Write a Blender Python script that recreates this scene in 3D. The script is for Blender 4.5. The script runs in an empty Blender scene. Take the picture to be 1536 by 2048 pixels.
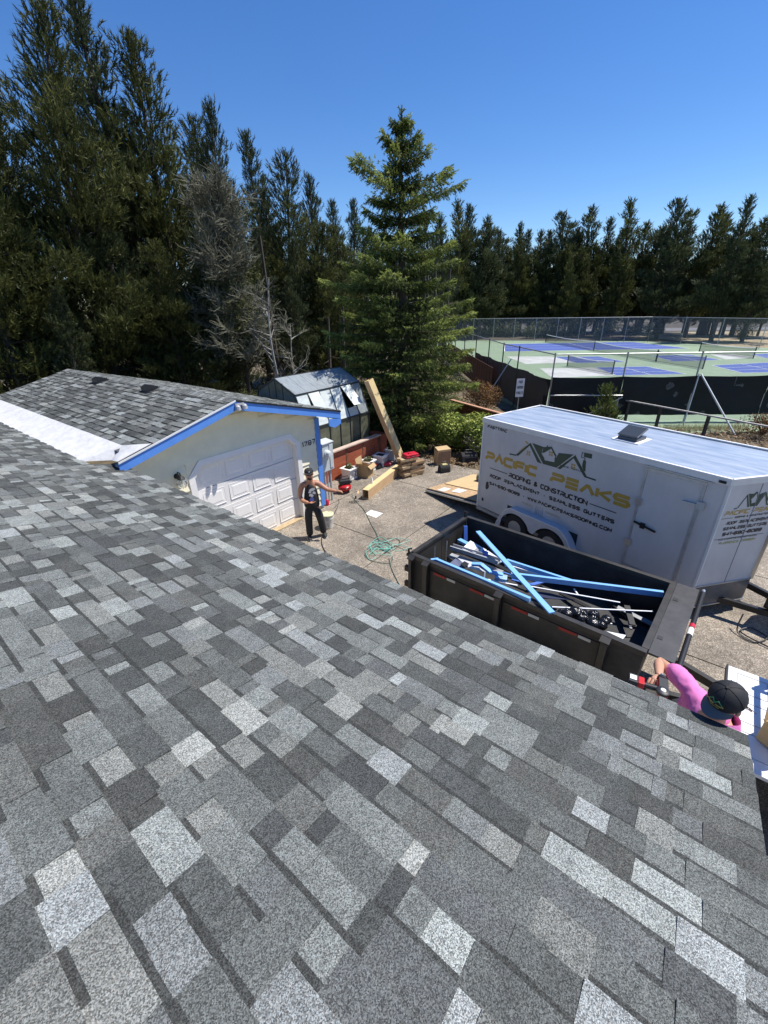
import bpy, bmesh, math, random
import numpy as np
from mathutils import Vector, Matrix
R = math.radians
random.seed(7)
SC = bpy.context.scene
COL = SC.collection

# ------------------------------------------------------------ camera
cam = bpy.data.cameras.new('camera'); camo = bpy.data.objects.new('camera', cam); COL.objects.link(camo)
cam.sensor_fit = 'VERTICAL'; cam.sensor_height = 36.0; cam.lens = 856.0/2048*36.0
cam.clip_start = 0.05; cam.clip_end = 3000
_p, _r = R(25.97), R(1.154)
_right = Vector((1, 0, 0)); _fwd = Vector((0, math.cos(_p), -math.sin(_p))); _down = Vector((0, -math.sin(_p), -math.cos(_p)))
_rr = _right*math.cos(_r) + _down*math.sin(_r); _dd = _down*math.cos(_r) - _right*math.sin(_r)
CAM = Vector((0, 0, 5.25))
m = Matrix.Identity(4)
for i in range(3):
    m[i][0] = _rr[i]; m[i][1] = -_dd[i]; m[i][2] = -_fwd[i]; m[i][3] = CAM[i]
camo.matrix_world = m
SC.camera = camo
# ------------------------------------------------------------ light
SUN_EL, SUN_AZ = 62.0, 78.0
w = bpy.data.worlds.new('World'); SC.world = w; w.use_nodes = True
nt = w.node_tree; nt.nodes.clear()
sky = nt.nodes.new('ShaderNodeTexSky'); sky.sky_type = 'NISHITA'; sky.sun_disc = False
sky.sun_elevation = R(SUN_EL); sky.sun_rotation = R(SUN_AZ)
sky.air_density = 1.0; sky.dust_density = 0.0; sky.ozone_density = 6.0; sky.altitude = 0
bgn = nt.nodes.new('ShaderNodeBackground'); bgn.inputs[1].default_value = 0.115
wo = nt.nodes.new('ShaderNodeOutputWorld')
hs = nt.nodes.new('ShaderNodeHueSaturation'); hs.inputs['Saturation'].default_value = 1.2; hs.inputs['Hue'].default_value = .508
nt.links.new(sky.outputs[0], hs.inputs['Color']); nt.links.new(hs.outputs[0], bgn.inputs[0]); nt.links.new(bgn.outputs[0], wo.inputs[0])
sl = bpy.data.lights.new('sun', 'SUN'); sl.energy = 5.0; sl.angle = R(0.5); sl.color = (1, 0.955, 0.89)
so = bpy.data.objects.new('sun', sl); COL.objects.link(so)
sv = Vector((math.sin(R(SUN_AZ))*math.cos(R(SUN_EL)), math.cos(R(SUN_AZ))*math.cos(R(SUN_EL)), math.sin(R(SUN_EL))))
so.rotation_euler = sv.to_track_quat('Z', 'Y').to_euler(); so.location = (20, 5, 40)
SC.view_settings.view_transform = 'Standard'; SC.view_settings.look = 'None'
SC.view_settings.exposure = 0.38; SC.view_settings.gamma = 1.0; SC.view_settings.use_curve_mapping = False

# ------------------------------------------------------------ materials
MATS = {}
def mat(name, col=(.5, .5, .5), rough=.7, metal=0.0, var=0.0, vscale=8.0, vcol=None, bump=0.0, bscale=40.0, spec=.5, trans=0.0, stretch=None, tint=False):
    if name in MATS: return MATS[name]
    M = bpy.data.materials.new(name); M.use_nodes = True; n = M.node_tree; b = n.nodes['Principled BSDF']
    b.inputs['Base Color'].default_value = (*col, 1); b.inputs['Roughness'].default_value = rough
    b.inputs['Metallic'].default_value = metal
    b.inputs['Specular IOR Level'].default_value = spec
    if trans: b.inputs['Transmission Weight'].default_value = trans
    tc = n.nodes.new('ShaderNodeTexCoord'); src = tc.outputs['Object']
    if stretch:
        mp = n.nodes.new('ShaderNodeMapping'); mp.inputs['Scale'].default_value = stretch
        n.links.new(src, mp.inputs[0]); src = mp.outputs[0]
    cur = None
    if var > 0:
        no = n.nodes.new('ShaderNodeTexNoise'); no.inputs['Scale'].default_value = vscale; no.inputs['Detail'].default_value = 6; no.inputs['Roughness'].default_value = .65
        n.links.new(src, no.inputs[0])
        rp = n.nodes.new('ShaderNodeValToRGB'); rp.color_ramp.elements[0].position = .33; rp.color_ramp.elements[1].position = .68
        c2 = vcol or tuple(c*(1-var) for c in col)
        c1 = col if vcol else tuple(min(1, c*(1+var*.5)) for c in col)
        rp.color_ramp.elements[0].color = (*c2, 1); rp.color_ramp.elements[1].color = (*c1, 1)
        n.links.new(no.outputs['Fac'], rp.inputs[0]); cur = rp.outputs[0]
    if tint:
        at = n.nodes.new('ShaderNodeAttribute'); at.attribute_name = 'tint'
        if cur is None: cur = at.outputs[0]
        else:
            mx = n.nodes.new('ShaderNodeMixRGB'); mx.blend_type = 'MULTIPLY'; mx.inputs[0].default_value = 1
            n.links.new(cur, mx.inputs[1]); n.links.new(at.outputs[0], mx.inputs[2]); cur = mx.outputs[0]
    if cur is not None: n.links.new(cur, b.inputs['Base Color'])
    if bump > 0:
        nb = n.nodes.new('ShaderNodeTexNoise'); nb.inputs['Scale'].default_value = bscale; nb.inputs['Detail'].default_value = 5
        n.links.new(src, nb.inputs[0])
        bp = n.nodes.new('ShaderNodeBump'); bp.inputs['Strength'].default_value = bump; bp.inputs['Distance'].default_value = .02
        n.links.new(nb.outputs['Fac'], bp.inputs['Height']); n.links.new(bp.outputs[0], b.inputs['Normal'])
    MATS[name] = M
    return M
def nodes_of(name):
    M = bpy.data.materials.new(name); M.use_nodes = True; MATS[name] = M
    return M, M.node_tree, M.node_tree.nodes['Principled BSDF']
def math_n(n, op, a, b=None, c=None):
    k = n.nodes.new('ShaderNodeMath'); k.operation = op
    for i, v in enumerate((a, b, c)):
        if v is None: continue
        if isinstance(v, (int, float)): k.inputs[i].default_value = v
        else: n.links.new(v, k.inputs[i])
    return k.outputs[0]

# shingle granules: base tint per tab, ceramic granules of mixed brightness
def make_shingle(name, tintattr=True, gscale=300.0):
    M, n, b = nodes_of(name)
    tc = n.nodes.new('ShaderNodeTexCoord')
    at = n.nodes.new('ShaderNodeAttribute'); at.attribute_name = 'tint'
    vo = n.nodes.new('ShaderNodeTexVoronoi'); vo.inputs['Scale'].default_value = gscale
    n.links.new(tc.outputs['Object'], vo.inputs['Vector'])
    sep = n.nodes.new('ShaderNodeSeparateColor'); n.links.new(vo.outputs['Color'], sep.inputs[0])
    r1 = n.nodes.new('ShaderNodeMapRange'); r1.inputs[3].default_value = .34; r1.inputs[4].default_value = 2.0
    pw = math_n(n, 'POWER', sep.outputs[0], 1.25); n.links.new(pw, r1.inputs[0])
    no = n.nodes.new('ShaderNodeTexNoise'); no.inputs['Scale'].default_value = 9; no.inputs['Detail'].default_value = 9; no.inputs['Roughness'].default_value = .8
    n.links.new(tc.outputs['Object'], no.inputs['Vector'])
    r2 = n.nodes.new('ShaderNodeMapRange'); r2.inputs[1].default_value = .25; r2.inputs[2].default_value = .75; r2.inputs[3].default_value = .70; r2.inputs[4].default_value = 1.30
    n.links.new(no.outputs['Fac'], r2.inputs[0])
    big = n.nodes.new('ShaderNodeTexNoise'); big.inputs['Scale'].default_value = 1.3; big.inputs['Detail'].default_value = 3
    n.links.new(tc.outputs['Object'], big.inputs['Vector'])
    r3 = n.nodes.new('ShaderNodeMapRange'); r3.inputs[1].default_value = .3; r3.inputs[2].default_value = .7; r3.inputs[3].default_value = .92; r3.inputs[4].default_value = 1.08
    n.links.new(big.outputs['Fac'], r3.inputs[0])
    f = math_n(n, 'MULTIPLY', math_n(n, 'MULTIPLY', r1.outputs[0], r2.outputs[0]), r3.outputs[0])
    # blue / brown granules
    hue = n.nodes.new('ShaderNodeMixRGB'); hue.inputs[1].default_value = (1.02, 1.01, .92, 1); hue.inputs[2].default_value = (.93, 1.02, .99, 1)
    n.links.new(sep.outputs[1], hue.inputs[0])
    m1 = n.nodes.new('ShaderNodeVectorMath'); m1.operation = 'MULTIPLY'; n.links.new(at.outputs[0], m1.inputs[0]); n.links.new(hue.outputs[0], m1.inputs[1])
    m2 = n.nodes.new('ShaderNodeVectorMath'); m2.operation = 'SCALE'; n.links.new(m1.outputs[0], m2.inputs[0]); n.links.new(f, m2.inputs['Scale'])
    n.links.new(m2.outputs[0], b.inputs['Base Color'])
    b.inputs['Roughness'].default_value = .85; b.inputs['Specular IOR Level'].default_value = .3
    bp = n.nodes.new('ShaderNodeBump'); bp.inputs['Strength'].default_value = .55; bp.inputs['Distance'].default_value = .003
    n.links.new(sep.outputs[2], bp.inputs['Height']); n.links.new(bp.outputs[0], b.inputs['Normal'])
    return M
SHINGLE = make_shingle('shingle_granules')

# exposed aggregate driveway
def make_aggregate():
    M, n, b = nodes_of('exposed_aggregate')
    tc = n.nodes.new('ShaderNodeTexCoord')
    vo = n.nodes.new('ShaderNodeTexVoronoi'); vo.inputs['Scale'].default_value = 85
    n.links.new(tc.outputs['Object'], vo.inputs['Vector'])
    rp = n.nodes.new('ShaderNodeValToRGB'); cr = rp.color_ramp; cr.interpolation = 'LINEAR'
    cr.elements[0].position = 0; cr.elements[0].color = (.15, .122, .092, 1)
    cr.elements[1].position = 1; cr.elements[1].color = (.56, .49, .40, 1)
    for p_, c_ in ((.35, (.21, .175, .135, 1)), (.7, (.31, .265, .21, 1)), (.9, (.40, .35, .28, 1))):
        e = cr.elements.new(p_); e.color = c_
    sep = n.nodes.new('ShaderNodeSeparateColor'); n.links.new(vo.outputs['Color'], sep.inputs[0]); n.links.new(sep.outputs[0], rp.inputs[0])
    no = n.nodes.new('ShaderNodeTexNoise'); no.inputs['Scale'].default_value = .9; no.inputs['Detail'].default_value = 7; no.inputs['Roughness'].default_value = .7
    n.links.new(tc.outputs['Object'], no.inputs['Vector'])
    st = n.nodes.new('ShaderNodeMapRange'); st.inputs[1].default_value = .34; st.inputs[2].default_value = .66; st.inputs[3].default_value = .58; st.inputs[4].default_value = 1.15
    n.links.new(no.outputs['Fac'], st.inputs[0])
    no2 = n.nodes.new('ShaderNodeTexNoise'); no2.inputs['Scale'].default_value = 12; no2.inputs['Detail'].default_value = 4
    n.links.new(tc.outputs['Object'], no2.inputs['Vector'])
    st2 = n.nodes.new('ShaderNodeMapRange'); st2.inputs[1].default_value = .3; st2.inputs[2].default_value = .7; st2.inputs[3].default_value = .8; st2.inputs[4].default_value = 1.18
    n.links.new(no2.outputs['Fac'], st2.inputs[0])
    f = math_n(n, 'MULTIPLY', st.outputs[0], st2.outputs[0])
    m2 = n.nodes.new('ShaderNodeVectorMath'); m2.operation = 'SCALE'; n.links.new(rp.outputs[0], m2.inputs[0]); n.links.new(f, m2.inputs['Scale'])
    n.links.new(m2.outputs[0], b.inputs['Base Color']); b.inputs['Roughness'].default_value = .9
    bp = n.nodes.new('ShaderNodeBump'); bp.inputs['Strength'].default_value = .5; bp.inputs['Distance'].default_value = .01
    n.links.new(vo.outputs['Distance'], bp.inputs['Height']); n.links.new(bp.outputs[0], b.inputs['Normal'])
    return M
AGG = make_aggregate()

def make_foliage(name, c1, c2, c3, nscale=.9):
    # needle colour differs from twig to twig (attribute) and across the crown (noise): young growth lighter, spruce tips also tinted as sunlit
    M, n, b = nodes_of(name)
    at = n.nodes.new('ShaderNodeAttribute'); at.attribute_name = 'tint'
    sep = n.nodes.new('ShaderNodeSeparateColor'); n.links.new(at.outputs[0], sep.inputs[0])
    rp = n.nodes.new('ShaderNodeValToRGB'); cr = rp.color_ramp
    cr.elements[0].color = (*c1, 1); cr.elements[1].color = (*c3, 1); e = cr.elements.new(.55); e.color = (*c2, 1)
    n.links.new(sep.outputs[0], rp.inputs[0]); n.links.new(rp.outputs[0], b.inputs['Base Color'])
    b.inputs['Roughness'].default_value = .6; b.inputs['Specular IOR Level'].default_value = .25
    tr = n.nodes.new('ShaderNodeBsdfTranslucent'); n.links.new(rp.outputs[0], tr.inputs[0])
    mx = n.nodes.new('ShaderNodeMixShader'); mx.inputs[0].default_value = .22
    out = n.nodes['Material Output']; n.links.new(b.outputs[0], mx.inputs[1]); n.links.new(tr.outputs[0], mx.inputs[2]); n.links.new(mx.outputs[0], out.inputs[0])
    return M
PINE = make_foliage('pine_needles', (.022, .030, .011), (.078, .090, .026), (.23, .23, .06))
PINE_DARK = make_foliage('dark_pine_needles', (.022, .032, .016), (.062, .078, .032), (.14, .155, .06))
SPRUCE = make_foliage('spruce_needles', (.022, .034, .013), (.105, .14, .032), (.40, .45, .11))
LEAFY = make_foliage('shrub_leaves', (.06, .09, .02), (.30, .38, .065), (.62, .64, .22))
OLIVE = make_foliage('olive_scrub_leaves', (.035, .045, .018), (.10, .115, .04), (.20, .20, .07))
RUSTY = make_foliage('rusty_leaves', (.05, .03, .012), (.17, .085, .025), (.28, .15, .05))
LICHEN = mat('lichen_twigs', (.175, .17, .115), .9, var=.5, vscale=3)
BARK = mat('pine_bark', (.085, .068, .052), .95, var=.5, vscale=14, bump=.6, bscale=30)
DEADWOOD = mat('dead_grey_wood', (.38, .36, .31), .9, var=.35, vscale=6)

def mesh_link(name, verts, faces, material, parent=None, tint=None, smooth=False, mats=None, midx=None):
    me = bpy.data.meshes.new(name)
    verts = np.asarray(verts, dtype=np.float32).reshape(-1, 3)
    if isinstance(faces, np.ndarray):
        k = faces.shape[1]; nf = len(faces)
        me.vertices.add(len(verts)); me.vertices.foreach_set('co', verts.ravel())
        me.loops.add(nf*k); me.loops.foreach_set('vertex_index', faces.astype(np.int32).ravel())
        me.polygons.add(nf); me.polygons.foreach_set('loop_start', np.arange(0, nf*k, k, dtype=np.int32))
        try: me.polygons.foreach_set('loop_total', np.full(nf, k, dtype=np.int32))
        except Exception: pass
        me.update(calc_edges=True)
    else:
        me.from_pydata([tuple(map(float, v)) for v in verts], [], faces); me.update()
    if material is not None: me.materials.append(material)
    if mats:
        for q in mats: me.materials.append(q)
    if midx is not None: me.polygons.foreach_set('material_index', np.asarray(midx, dtype=np.int32))
    if tint is not None:   # per-face tint
        a = me.attributes.new('tint', 'FLOAT_COLOR', 'FACE')
        t = np.ones((len(me.polygons), 4), dtype=np.float32); tt = np.asarray(tint, dtype=np.float32)
        if tt.ndim == 1 and len(tt) == 3 and len(me.polygons) != 3: t[:, :3] = tt
        elif tt.ndim == 1: t[:, :3] = tt[:, None]
        else: t[:, :3] = tt
        a.data.foreach_set('color', t.ravel())
    if smooth: me.polygons.foreach_set('use_smooth', [True]*len(me.polygons))
    o = bpy.data.objects.new(name, me); COL.objects.link(o)
    if parent is not None: o.parent = parent
    return o

class MB:
    """collects solid shapes; build() links them as one mesh object"""
    def __init__(s): s.v = []; s.f = []
    def add(s, vs, fs):
        k = len(s.v); s.v += [tuple(map(float, v)) for v in vs]; s.f += [tuple(i+k for i in f) for f in fs]; return s
    def box(s, x0, x1, y0, y1, z0, z1):
        v = [(x0, y0, z0), (x1, y0, z0), (x1, y1, z0), (x0, y1, z0), (x0, y0, z1), (x1, y0, z1), (x1, y1, z1), (x0, y1, z1)]
        return s.add(v, [(0, 3, 2, 1), (4, 5, 6, 7), (0, 1, 5, 4), (1, 2, 6, 5), (2, 3, 7, 6), (3, 0, 4, 7)])
    def prism(s, pts, off):
        """extrude polygon pts (3D) by vector off"""
        n = len(pts); off = Vector(off); a = [Vector(p) for p in pts]; b = [p+off for p in a]
        nrm = Vector((0, 0, 0))
        for i in range(n): nrm += a[i].cross(a[(i+1) % n])
        fs = [tuple(range(n)), tuple(range(2*n-1, n-1, -1))] if nrm.dot(off) < 0 else [tuple(range(n-1, -1, -1)), tuple(range(n, 2*n))]
        for i in range(n):
            j = (i+1) % n
            fs.append((i, j, n+j, n+i) if nrm.dot(off) >= 0 else (j, i, n+i, n+j))
        return s.add(a+b, fs)
    def bar(s, a, b, w=.05, h=None, up=(0, 0, 1)):
        a, b = Vector(a), Vector(b); h = h or w; d = (b-a).normalized(); up = Vector(up)
        if abs(d.dot(up)) > .98: up = Vector((1, 0, 0)) if abs(d.x) < .9 else Vector((0, 1, 0))
        sx = d.cross(up).normalized()*w/2; sz = sx.cross(d).normalized()*h/2
        v = [a-sx-sz, a+sx-sz, a+sx+sz, a-sx+sz, b-sx-sz, b+sx-sz, b+sx+sz, b-sx+sz]
        return s.add(v, [(0, 1, 2, 3), (7, 6, 5, 4), (1, 0, 4, 5), (2, 1, 5, 6), (3, 2, 6, 7), (0, 3, 7, 4)])
    def tube(s, pts, r, n=8, r2=None, cap=True):
        pts = [Vector(p) for p in pts]; k = len(pts); rs = r if isinstance(r, (list, tuple)) else [r + ((r2 if r2 is not None else r)-r)*i/max(1, k-1) for i in range(k)]
        vs = []; ref = None
        for i, p in enumerate(pts):
            d = (pts[min(i+1, k-1)]-pts[max(i-1, 0)]).normalized()
            if ref is None: ref = Vector((0, 0, 1)) if abs(d.z) < .9 else Vector((1, 0, 0))
            u = (ref - d*ref.dot(d)).normalized(); ref = u; v_ = d.cross(u)
            for j in range(n):
                t = 2*math.pi*j/n; vs.append(p+(u*math.cos(t)+v_*math.sin(t))*rs[i])
        fs = [(i*n+j, i*n+(j+1) % n, (i+1)*n+(j+1) % n, (i+1)*n+j) for i in range(k-1) for j in range(n)]
        if cap: fs += [tuple(range(n-1, -1, -1)), tuple((k-1)*n+j for j in range(n))]
        return s.add(vs, fs)
    def lathe(s, prof, c=(0, 0, 0), n=20, M=None):
        vs = []; c = Vector(c)
        for r_, z in prof:
            for j in range(n):
                t = 2*math.pi*j/n; p = Vector((r_*math.cos(t), r_*math.sin(t), z))
                if M: p = M @ p
                vs.append(p+c)
        k = len(prof)
        fs = [(i*n+j, i*n+(j+1) % n, (i+1)*n+(j+1) % n, (i+1)*n+j) for i in range(k-1) for j in range(n)]
        fs += [tuple(range(n-1, -1, -1)), tuple((k-1)*n+j for j in range(n))]
        return s.add(vs, fs)
    def build(s, name, material, parent=None, bevel=0, smooth=False, tint=None, label=None):
        o = mesh_link(name, np.array(s.v), s.f, material, parent, tint=tint, smooth=False)
        if bevel:
            bm = bmesh.new(); bm.from_mesh(o.data)
            bmesh.ops.remove_doubles(bm, verts=bm.verts, dist=1e-5)
            bmesh.ops.bevel(bm, geom=[e for e in bm.edges if len(e.link_faces) == 2 and e.calc_face_angle(0) > .5], offset=bevel, segments=2, affect='EDGES', profile=.5)
            bm.to_mesh(o.data); bm.free()
        if smooth:
            o.data.polygons.foreach_set('use_smooth', [True]*len(o.data.polygons))
            try: o.data.set_sharp_from_angle(angle=R(40))
            except Exception: pass
        if label: o['label'] = label
        return o
def empty(name, loc=(0, 0, 0), rz=0, label=None, cat=None, group=None):
    o = bpy.data.objects.new(name, None); COL.objects.link(o); o.empty_display_size = .2
    o.location = loc; o.rotation_euler = (0, 0, rz)
    return tag(o, label, cat, group)
def tag(o, label=None, cat=None, group=None, kind=None):
    if label: o['label'] = label
    if cat: o['category'] = cat
    if group: o['group'] = group
    if kind: o['kind'] = kind
    return o
def copy_tree(o, parent=None):
    c = o.copy(); COL.objects.link(c); c.parent = parent
    for ch in list(o.children): copy_tree(ch, c)
    return c

def skin_mesh(name, nodes, edges, material, parent=None, sub=2, root=0):
    """continuous body surface grown from a skeleton: nodes {key:(x,y,z,r) or (x,y,z,rx,ry)}"""
    keys = list(nodes); idx = {k: i for i, k in enumerate(keys)}
    me = bpy.data.meshes.new(name); me.from_pydata([nodes[k][:3] for k in keys], [(idx[a], idx[b]) for a, b in edges], [])
    o = bpy.data.objects.new(name, me); COL.objects.link(o)
    md = o.modifiers.new('skin', 'SKIN'); md.use_smooth_shade = True; md.branch_smoothing = .6
    for i, k in enumerate(keys):
        r_ = nodes[k][3:]; me.skin_vertices[0].data[i].radius = (r_[0], r_[1] if len(r_) > 1 else r_[0])
        me.skin_vertices[0].data[i].use_root = (i == root)
    sb = o.modifiers.new('sub', 'SUBSURF'); sb.levels = sub; sb.render_levels = sub
    dg = bpy.context.evaluated_depsgraph_get(); dg.update()
    nm = bpy.data.meshes.new_from_object(o.evaluated_get(dg)); o.modifiers.clear()
    o.data = nm; nm.name = name; nm.materials.clear(); nm.materials.append(material)
    nm.polygons.foreach_set('use_smooth', [True]*len(nm.polygons))
    if parent: o.parent = parent
    return o
def ellipsoid(mb, c, r, M=None, nu=14, nv=9, zmin=-1.0):
    vs = []; c = Vector(c)
    for i in range(nv+1):
        ph = -math.pi/2 + math.pi*i/nv; z = max(math.sin(ph), zmin); cr = math.cos(ph)
        for j in range(nu):
            t = 2*math.pi*j/nu; p = Vector((r[0]*cr*math.cos(t), r[1]*cr*math.sin(t), r[2]*z))
            if M: p = M @ p
            vs.append(p+c)
    fs = [(i*nu+j, i*nu+(j+1) % nu, (i+1)*nu+(j+1) % nu, (i+1)*nu+j) for i in range(nv) for j in range(nu)]
    mb.add(vs, fs); return mb

# ------------------------------------------------------------ stroke lettering
GL = {
'A': [[(0, 0), (.5, 1), (1, 0)]], 'B': [[(0, 0), (0, 1), (.9, 1), (.9, .52), (.1, .52)], [(.9, .5), (1, .5), (1, 0), (.1, 0)]],
'C': [[(1, 1), (0, 1), (0, 0), (1, 0)]], 'D': [[(0, 0), (0, 1), (1, 1), (1, 0), (.1, 0)]],
'E': [[(0, 1), (1, 1)], [(0, .5), (1, .5)], [(0, 0), (1, 0)]], 'F': [[(1, 1), (0, 1), (0, 0)], [(.12, .5), (.9, .5)]],
'G': [[(1, 1), (0, 1), (0, 0), (1, 0), (1, .5), (.5, .5)]], 'H': [[(0, 0), (0, 1)], [(1, 0), (1, 1)], [(.1, .5), (.9, .5)]],
'I': [[(0, 0), (0, 1)]], 'K': [[(0, 0), (0, 1)], [(1, 1), (.2, .5), (1, 0)]], 'L': [[(0, 1), (0, 0), (1, 0)]],
'M': [[(0, 0), (0, 1), (.5, .35), (1, 1), (1, 0)]], 'N': [[(0, 0), (0, 1), (1, 0), (1, 1)]],
'O': [[(.5, 1), (0, 1), (0, 0), (1, 0), (1, 1), (.5, 1)]], 'P': [[(0, 0), (0, .45), (1, .45), (1, 1), (0, 1)]],
'R': [[(0, 0), (0, .45), (1, .45), (1, 1), (0, 1)], [(.5, .36), (1, 0)]], 'S': [[(1, 1), (0, 1), (0, .5), (1, .5), (1, 0), (0, 0)]],
'T': [[(0, 1), (1, 1)], [(.5, .88), (.5, 0)]], 'U': [[(0, 1), (0, 0), (1, 0), (1, 1)]], 'V': [[(0, 1), (.5, 0), (1, 1)]],
'W': [[(0, 1), (.25, 0), (.5, .7), (.75, 0), (1, 1)]], 'Z': [[(0, 1), (1, 1), (0, 0), (1, 0)]],
'&': [[(1, .45), (.65, 0), (.1, 0), (.1, .4), (.8, .8), (.6, 1), (.25, 1), (.2, .75), (1, 0)]],
'0': [[(.5, 1), (0, 1), (0, 0), (1, 0), (1, 1), (.5, 1)]], '1': [[(-.3, .8), (0, 1), (0, 0)]], '5': [[(1, 1), (0, 1), (0, .5), (1, .5), (1, 0), (0, 0)]],
'4': [[(.75, 0), (.75, 1), (0, .3), (1, .3)]], '6': [[(1, 1), (0, 1), (0, 0), (1, 0), (1, .5), (.1, .5)]],
'7': [[(0, 1), (1, 1), (.35, 0)]], '8': [[(.5, 1), (0, 1), (0, 0), (1, 0), (1, 1), (.5, 1)], [(.1, .5), (.9, .5)]],
'9': [[(0, 0), (1, 0), (1, 1), (0, 1), (0, .5), (.9, .5)]], '-': [[(.1, .5), (.9, .5)]], '.': [[(0, 0), (.12, 0)]], '*': [[(.3, .5), (.6, .5)]], ',': [[(0, 0), (-.08, -.25)]],
}
NARROW = {'I': 0.0, '.': .12, '1': .25, '*': .9, '-': .7, ',': .12}
def stroke(pts, t, ch):
    # chamfer corners then mitred strip
    P = [Vector((a, b)) for a, b in pts]; Q = [P[0]]
    for i in range(1, len(P)-1):
        a = (P[i-1]-P[i]); b = (P[i+1]-P[i]); 
        if ch > 0 and a.normalized().dot(b.normalized()) > -.6 and a.normalized().dot(b.normalized()) < .3:
            c = min(ch, a.length*.4, b.length*.4); Q += [P[i]+a.normalized()*c, P[i]+b.normalized()*c]
        else: Q.append(P[i])
    Q.append(P[-1]); L_, R_ = [], []
    n = len(Q); closed = (Q[0]-Q[-1]).length < 1e-6
    for i in range(n):
        if closed and i in (0, n-1): d1 = (Q[-1]-Q[-2]).normalized(); d2 = (Q[1]-Q[0]).normalized()
        else:
            d1 = (Q[i]-Q[i-1]).normalized() if i else (Q[1]-Q[0]).normalized()
            d2 = (Q[i+1]-Q[i]).normalized() if i < n-1 else d1
        n1 = Vector((-d1.y, d1.x)); n2 = Vector((-d2.y, d2.x)); m_ = (n1+n2)
        if m_.length < 1e-4: m_ = n1
        m_.normalize(); k = min(2.0, 1/max(.3, m_.dot(n1)))*t/2
        L_.append(Q[i]+m_*k); R_.append(Q[i]-m_*k)
    return L_, R_
def lettering(mb, text, x0, x1, ybase, h, thick, to3d, slant=0.0, gap=.32, lift=.0):
    """fit text between x0 and x1; to3d(x, y, lift) -> 3D point; each stroke a thin raised strip"""
    ws = [(.75 if c == ' ' else NARROW.get(c, 1.0)) for c in text]
    tot = sum(ws)+gap*(len(text)-1); u = (x1-x0-thick)/tot; x = x0+thick/2; ls = 0
    for c, wd in zip(text, ws):
        for pl in GL.get(c, []):
            ww = u*(wd if wd > 0 and c not in '1-*.,' else 1.0)
            pts = [(x+(p[0]+(.3 if c == '1' else 0))*(ww if c not in '.,' else h*.8), ybase+thick/2+p[1]*(h-thick)) for p in pl]
            L_, R_ = stroke(pts, thick, h*.14)
            k = len(mb.v); ls = (ls+1) % 3
            for a, b in zip(L_, R_):
                for q in (a, b): mb.v.append(tuple(to3d(q.x+slant*(q.y-ybase), q.y, lift+.0004*ls)))
            for i in range(len(L_)-1):
                mb.f.append((k+2*i, k+2*i+1, k+2*i+3, k+2*i+2))
        x += u*(wd+gap)

# ============================================================ SETTING
def sheet(name, pts, z, material, thick=0, kind='structure'):
    mb = MB()
    if thick: mb.prism([(x, y, z-thick) for x, y in pts], (0, 0, thick))
    else: mb.add([(x, y, z) for x, y in pts], [tuple(range(len(pts)))])
    o = mb.build(name, material); o['kind'] = kind; return o
DUFF = mat('forest_duff', (.22, .165, .10), .95, var=.7, vscale=1.1, vcol=(.06, .052, .03), bump=.8, bscale=9)
# terrain: gently uneven, one sheet to the horizon
xs = np.concatenate([np.linspace(-900, -60, 12), np.linspace(-50, 130, 73), np.linspace(150, 900, 10)])
ys = np.concatenate([np.linspace(-300, -30, 6), np.linspace(-25, 130, 63), np.linspace(150, 1200, 12)])
gv = []; rg = np.random.RandomState(3)
for yy in ys:
    for xx in xs:
        far = (yy > 17 and xx < 4) or yy > 66 or xx < -12
        gv.append((xx, yy, -.10 + (rg.uniform(-.05, .10) if far else rg.uniform(-.03, .02))))
nx = len(xs)
gf = [(j*nx+i, j*nx+i+1, (j+1)*nx+i+1, (j+1)*nx+i) for j in range(len(ys)-1) for i in range(nx-1)]
tag(mesh_link('ground', np.array(gv), gf, DUFF, smooth=True), kind='structure')

# driveway: slabs of exposed aggregate with open joints, each slab a piece
drv = empty('driveway', (0, 0, 0)); drv['kind'] = 'structure'
jx = Vector((.618, .786)); jy = Vector((-.786, .618))   # joints run with the house
q0 = Vector((-1.73, 11.15))
def house2world(a, b): return q0 + jx*a + jy*b
first = None
us = [-16, -11.5, -7.6, -4.1, -.55, 2.9, 5.3]; vs_ = [-17.5, -14, -10.2, -6.5, -2.95, .0, 1.32]
base = MB(); c_ = [house2world(*p) for p in ((-16, -17.5), (5.3, -17.5), (5.3, 1.32), (-16, 1.32))]
base.prism([(p.x, p.y, -.09) for p in c_], (0, 0, .06)).build('joint_filler', mat('joint_dirt', (.05, .042, .032), .95), drv)
for i in range(len(us)-1):
    for j in range(len(vs_)-1):
        if us[i+1] <= -4.2 and vs_[j] > -3: continue
        g = .012
        p = [house2world(a, b) for a, b in ((us[i]+g, vs_[j]+g), (us[i+1]-g, vs_[j]+g), (us[i+1]-g, vs_[j+1]-g), (us[i]+g, vs_[j+1]-g))]
        MB().prism([(k.x, k.y, -.03) for k in p], (0, 0, .03)).build('slab', AGG, drv)

# far road and verge
sheet('road', [(30, 84), (200, 62), (200, 69), (30, 93)], -.0, mat('asphalt', (.16, .155, .15), .9, var=.2, vscale=2))
sheet('forest_floor', [(-40, 73), (6, 71.5), (33, 63.5), (60, 66), (120, 75), (160, 300), (-160, 300)], -.02, mat('dark_forest_floor', (.075, .06, .04), .95, var=.5, vscale=.6, bump=.6, bscale=6))
sheet('dry_verge', [(40, 52), (60, 30), (200, 20), (200, 58), (40, 80)], -.012, mat('dry_grass_ground', (.36, .29, .18), .95, var=.4, vscale=.5, bump=.4, bscale=6))

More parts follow.
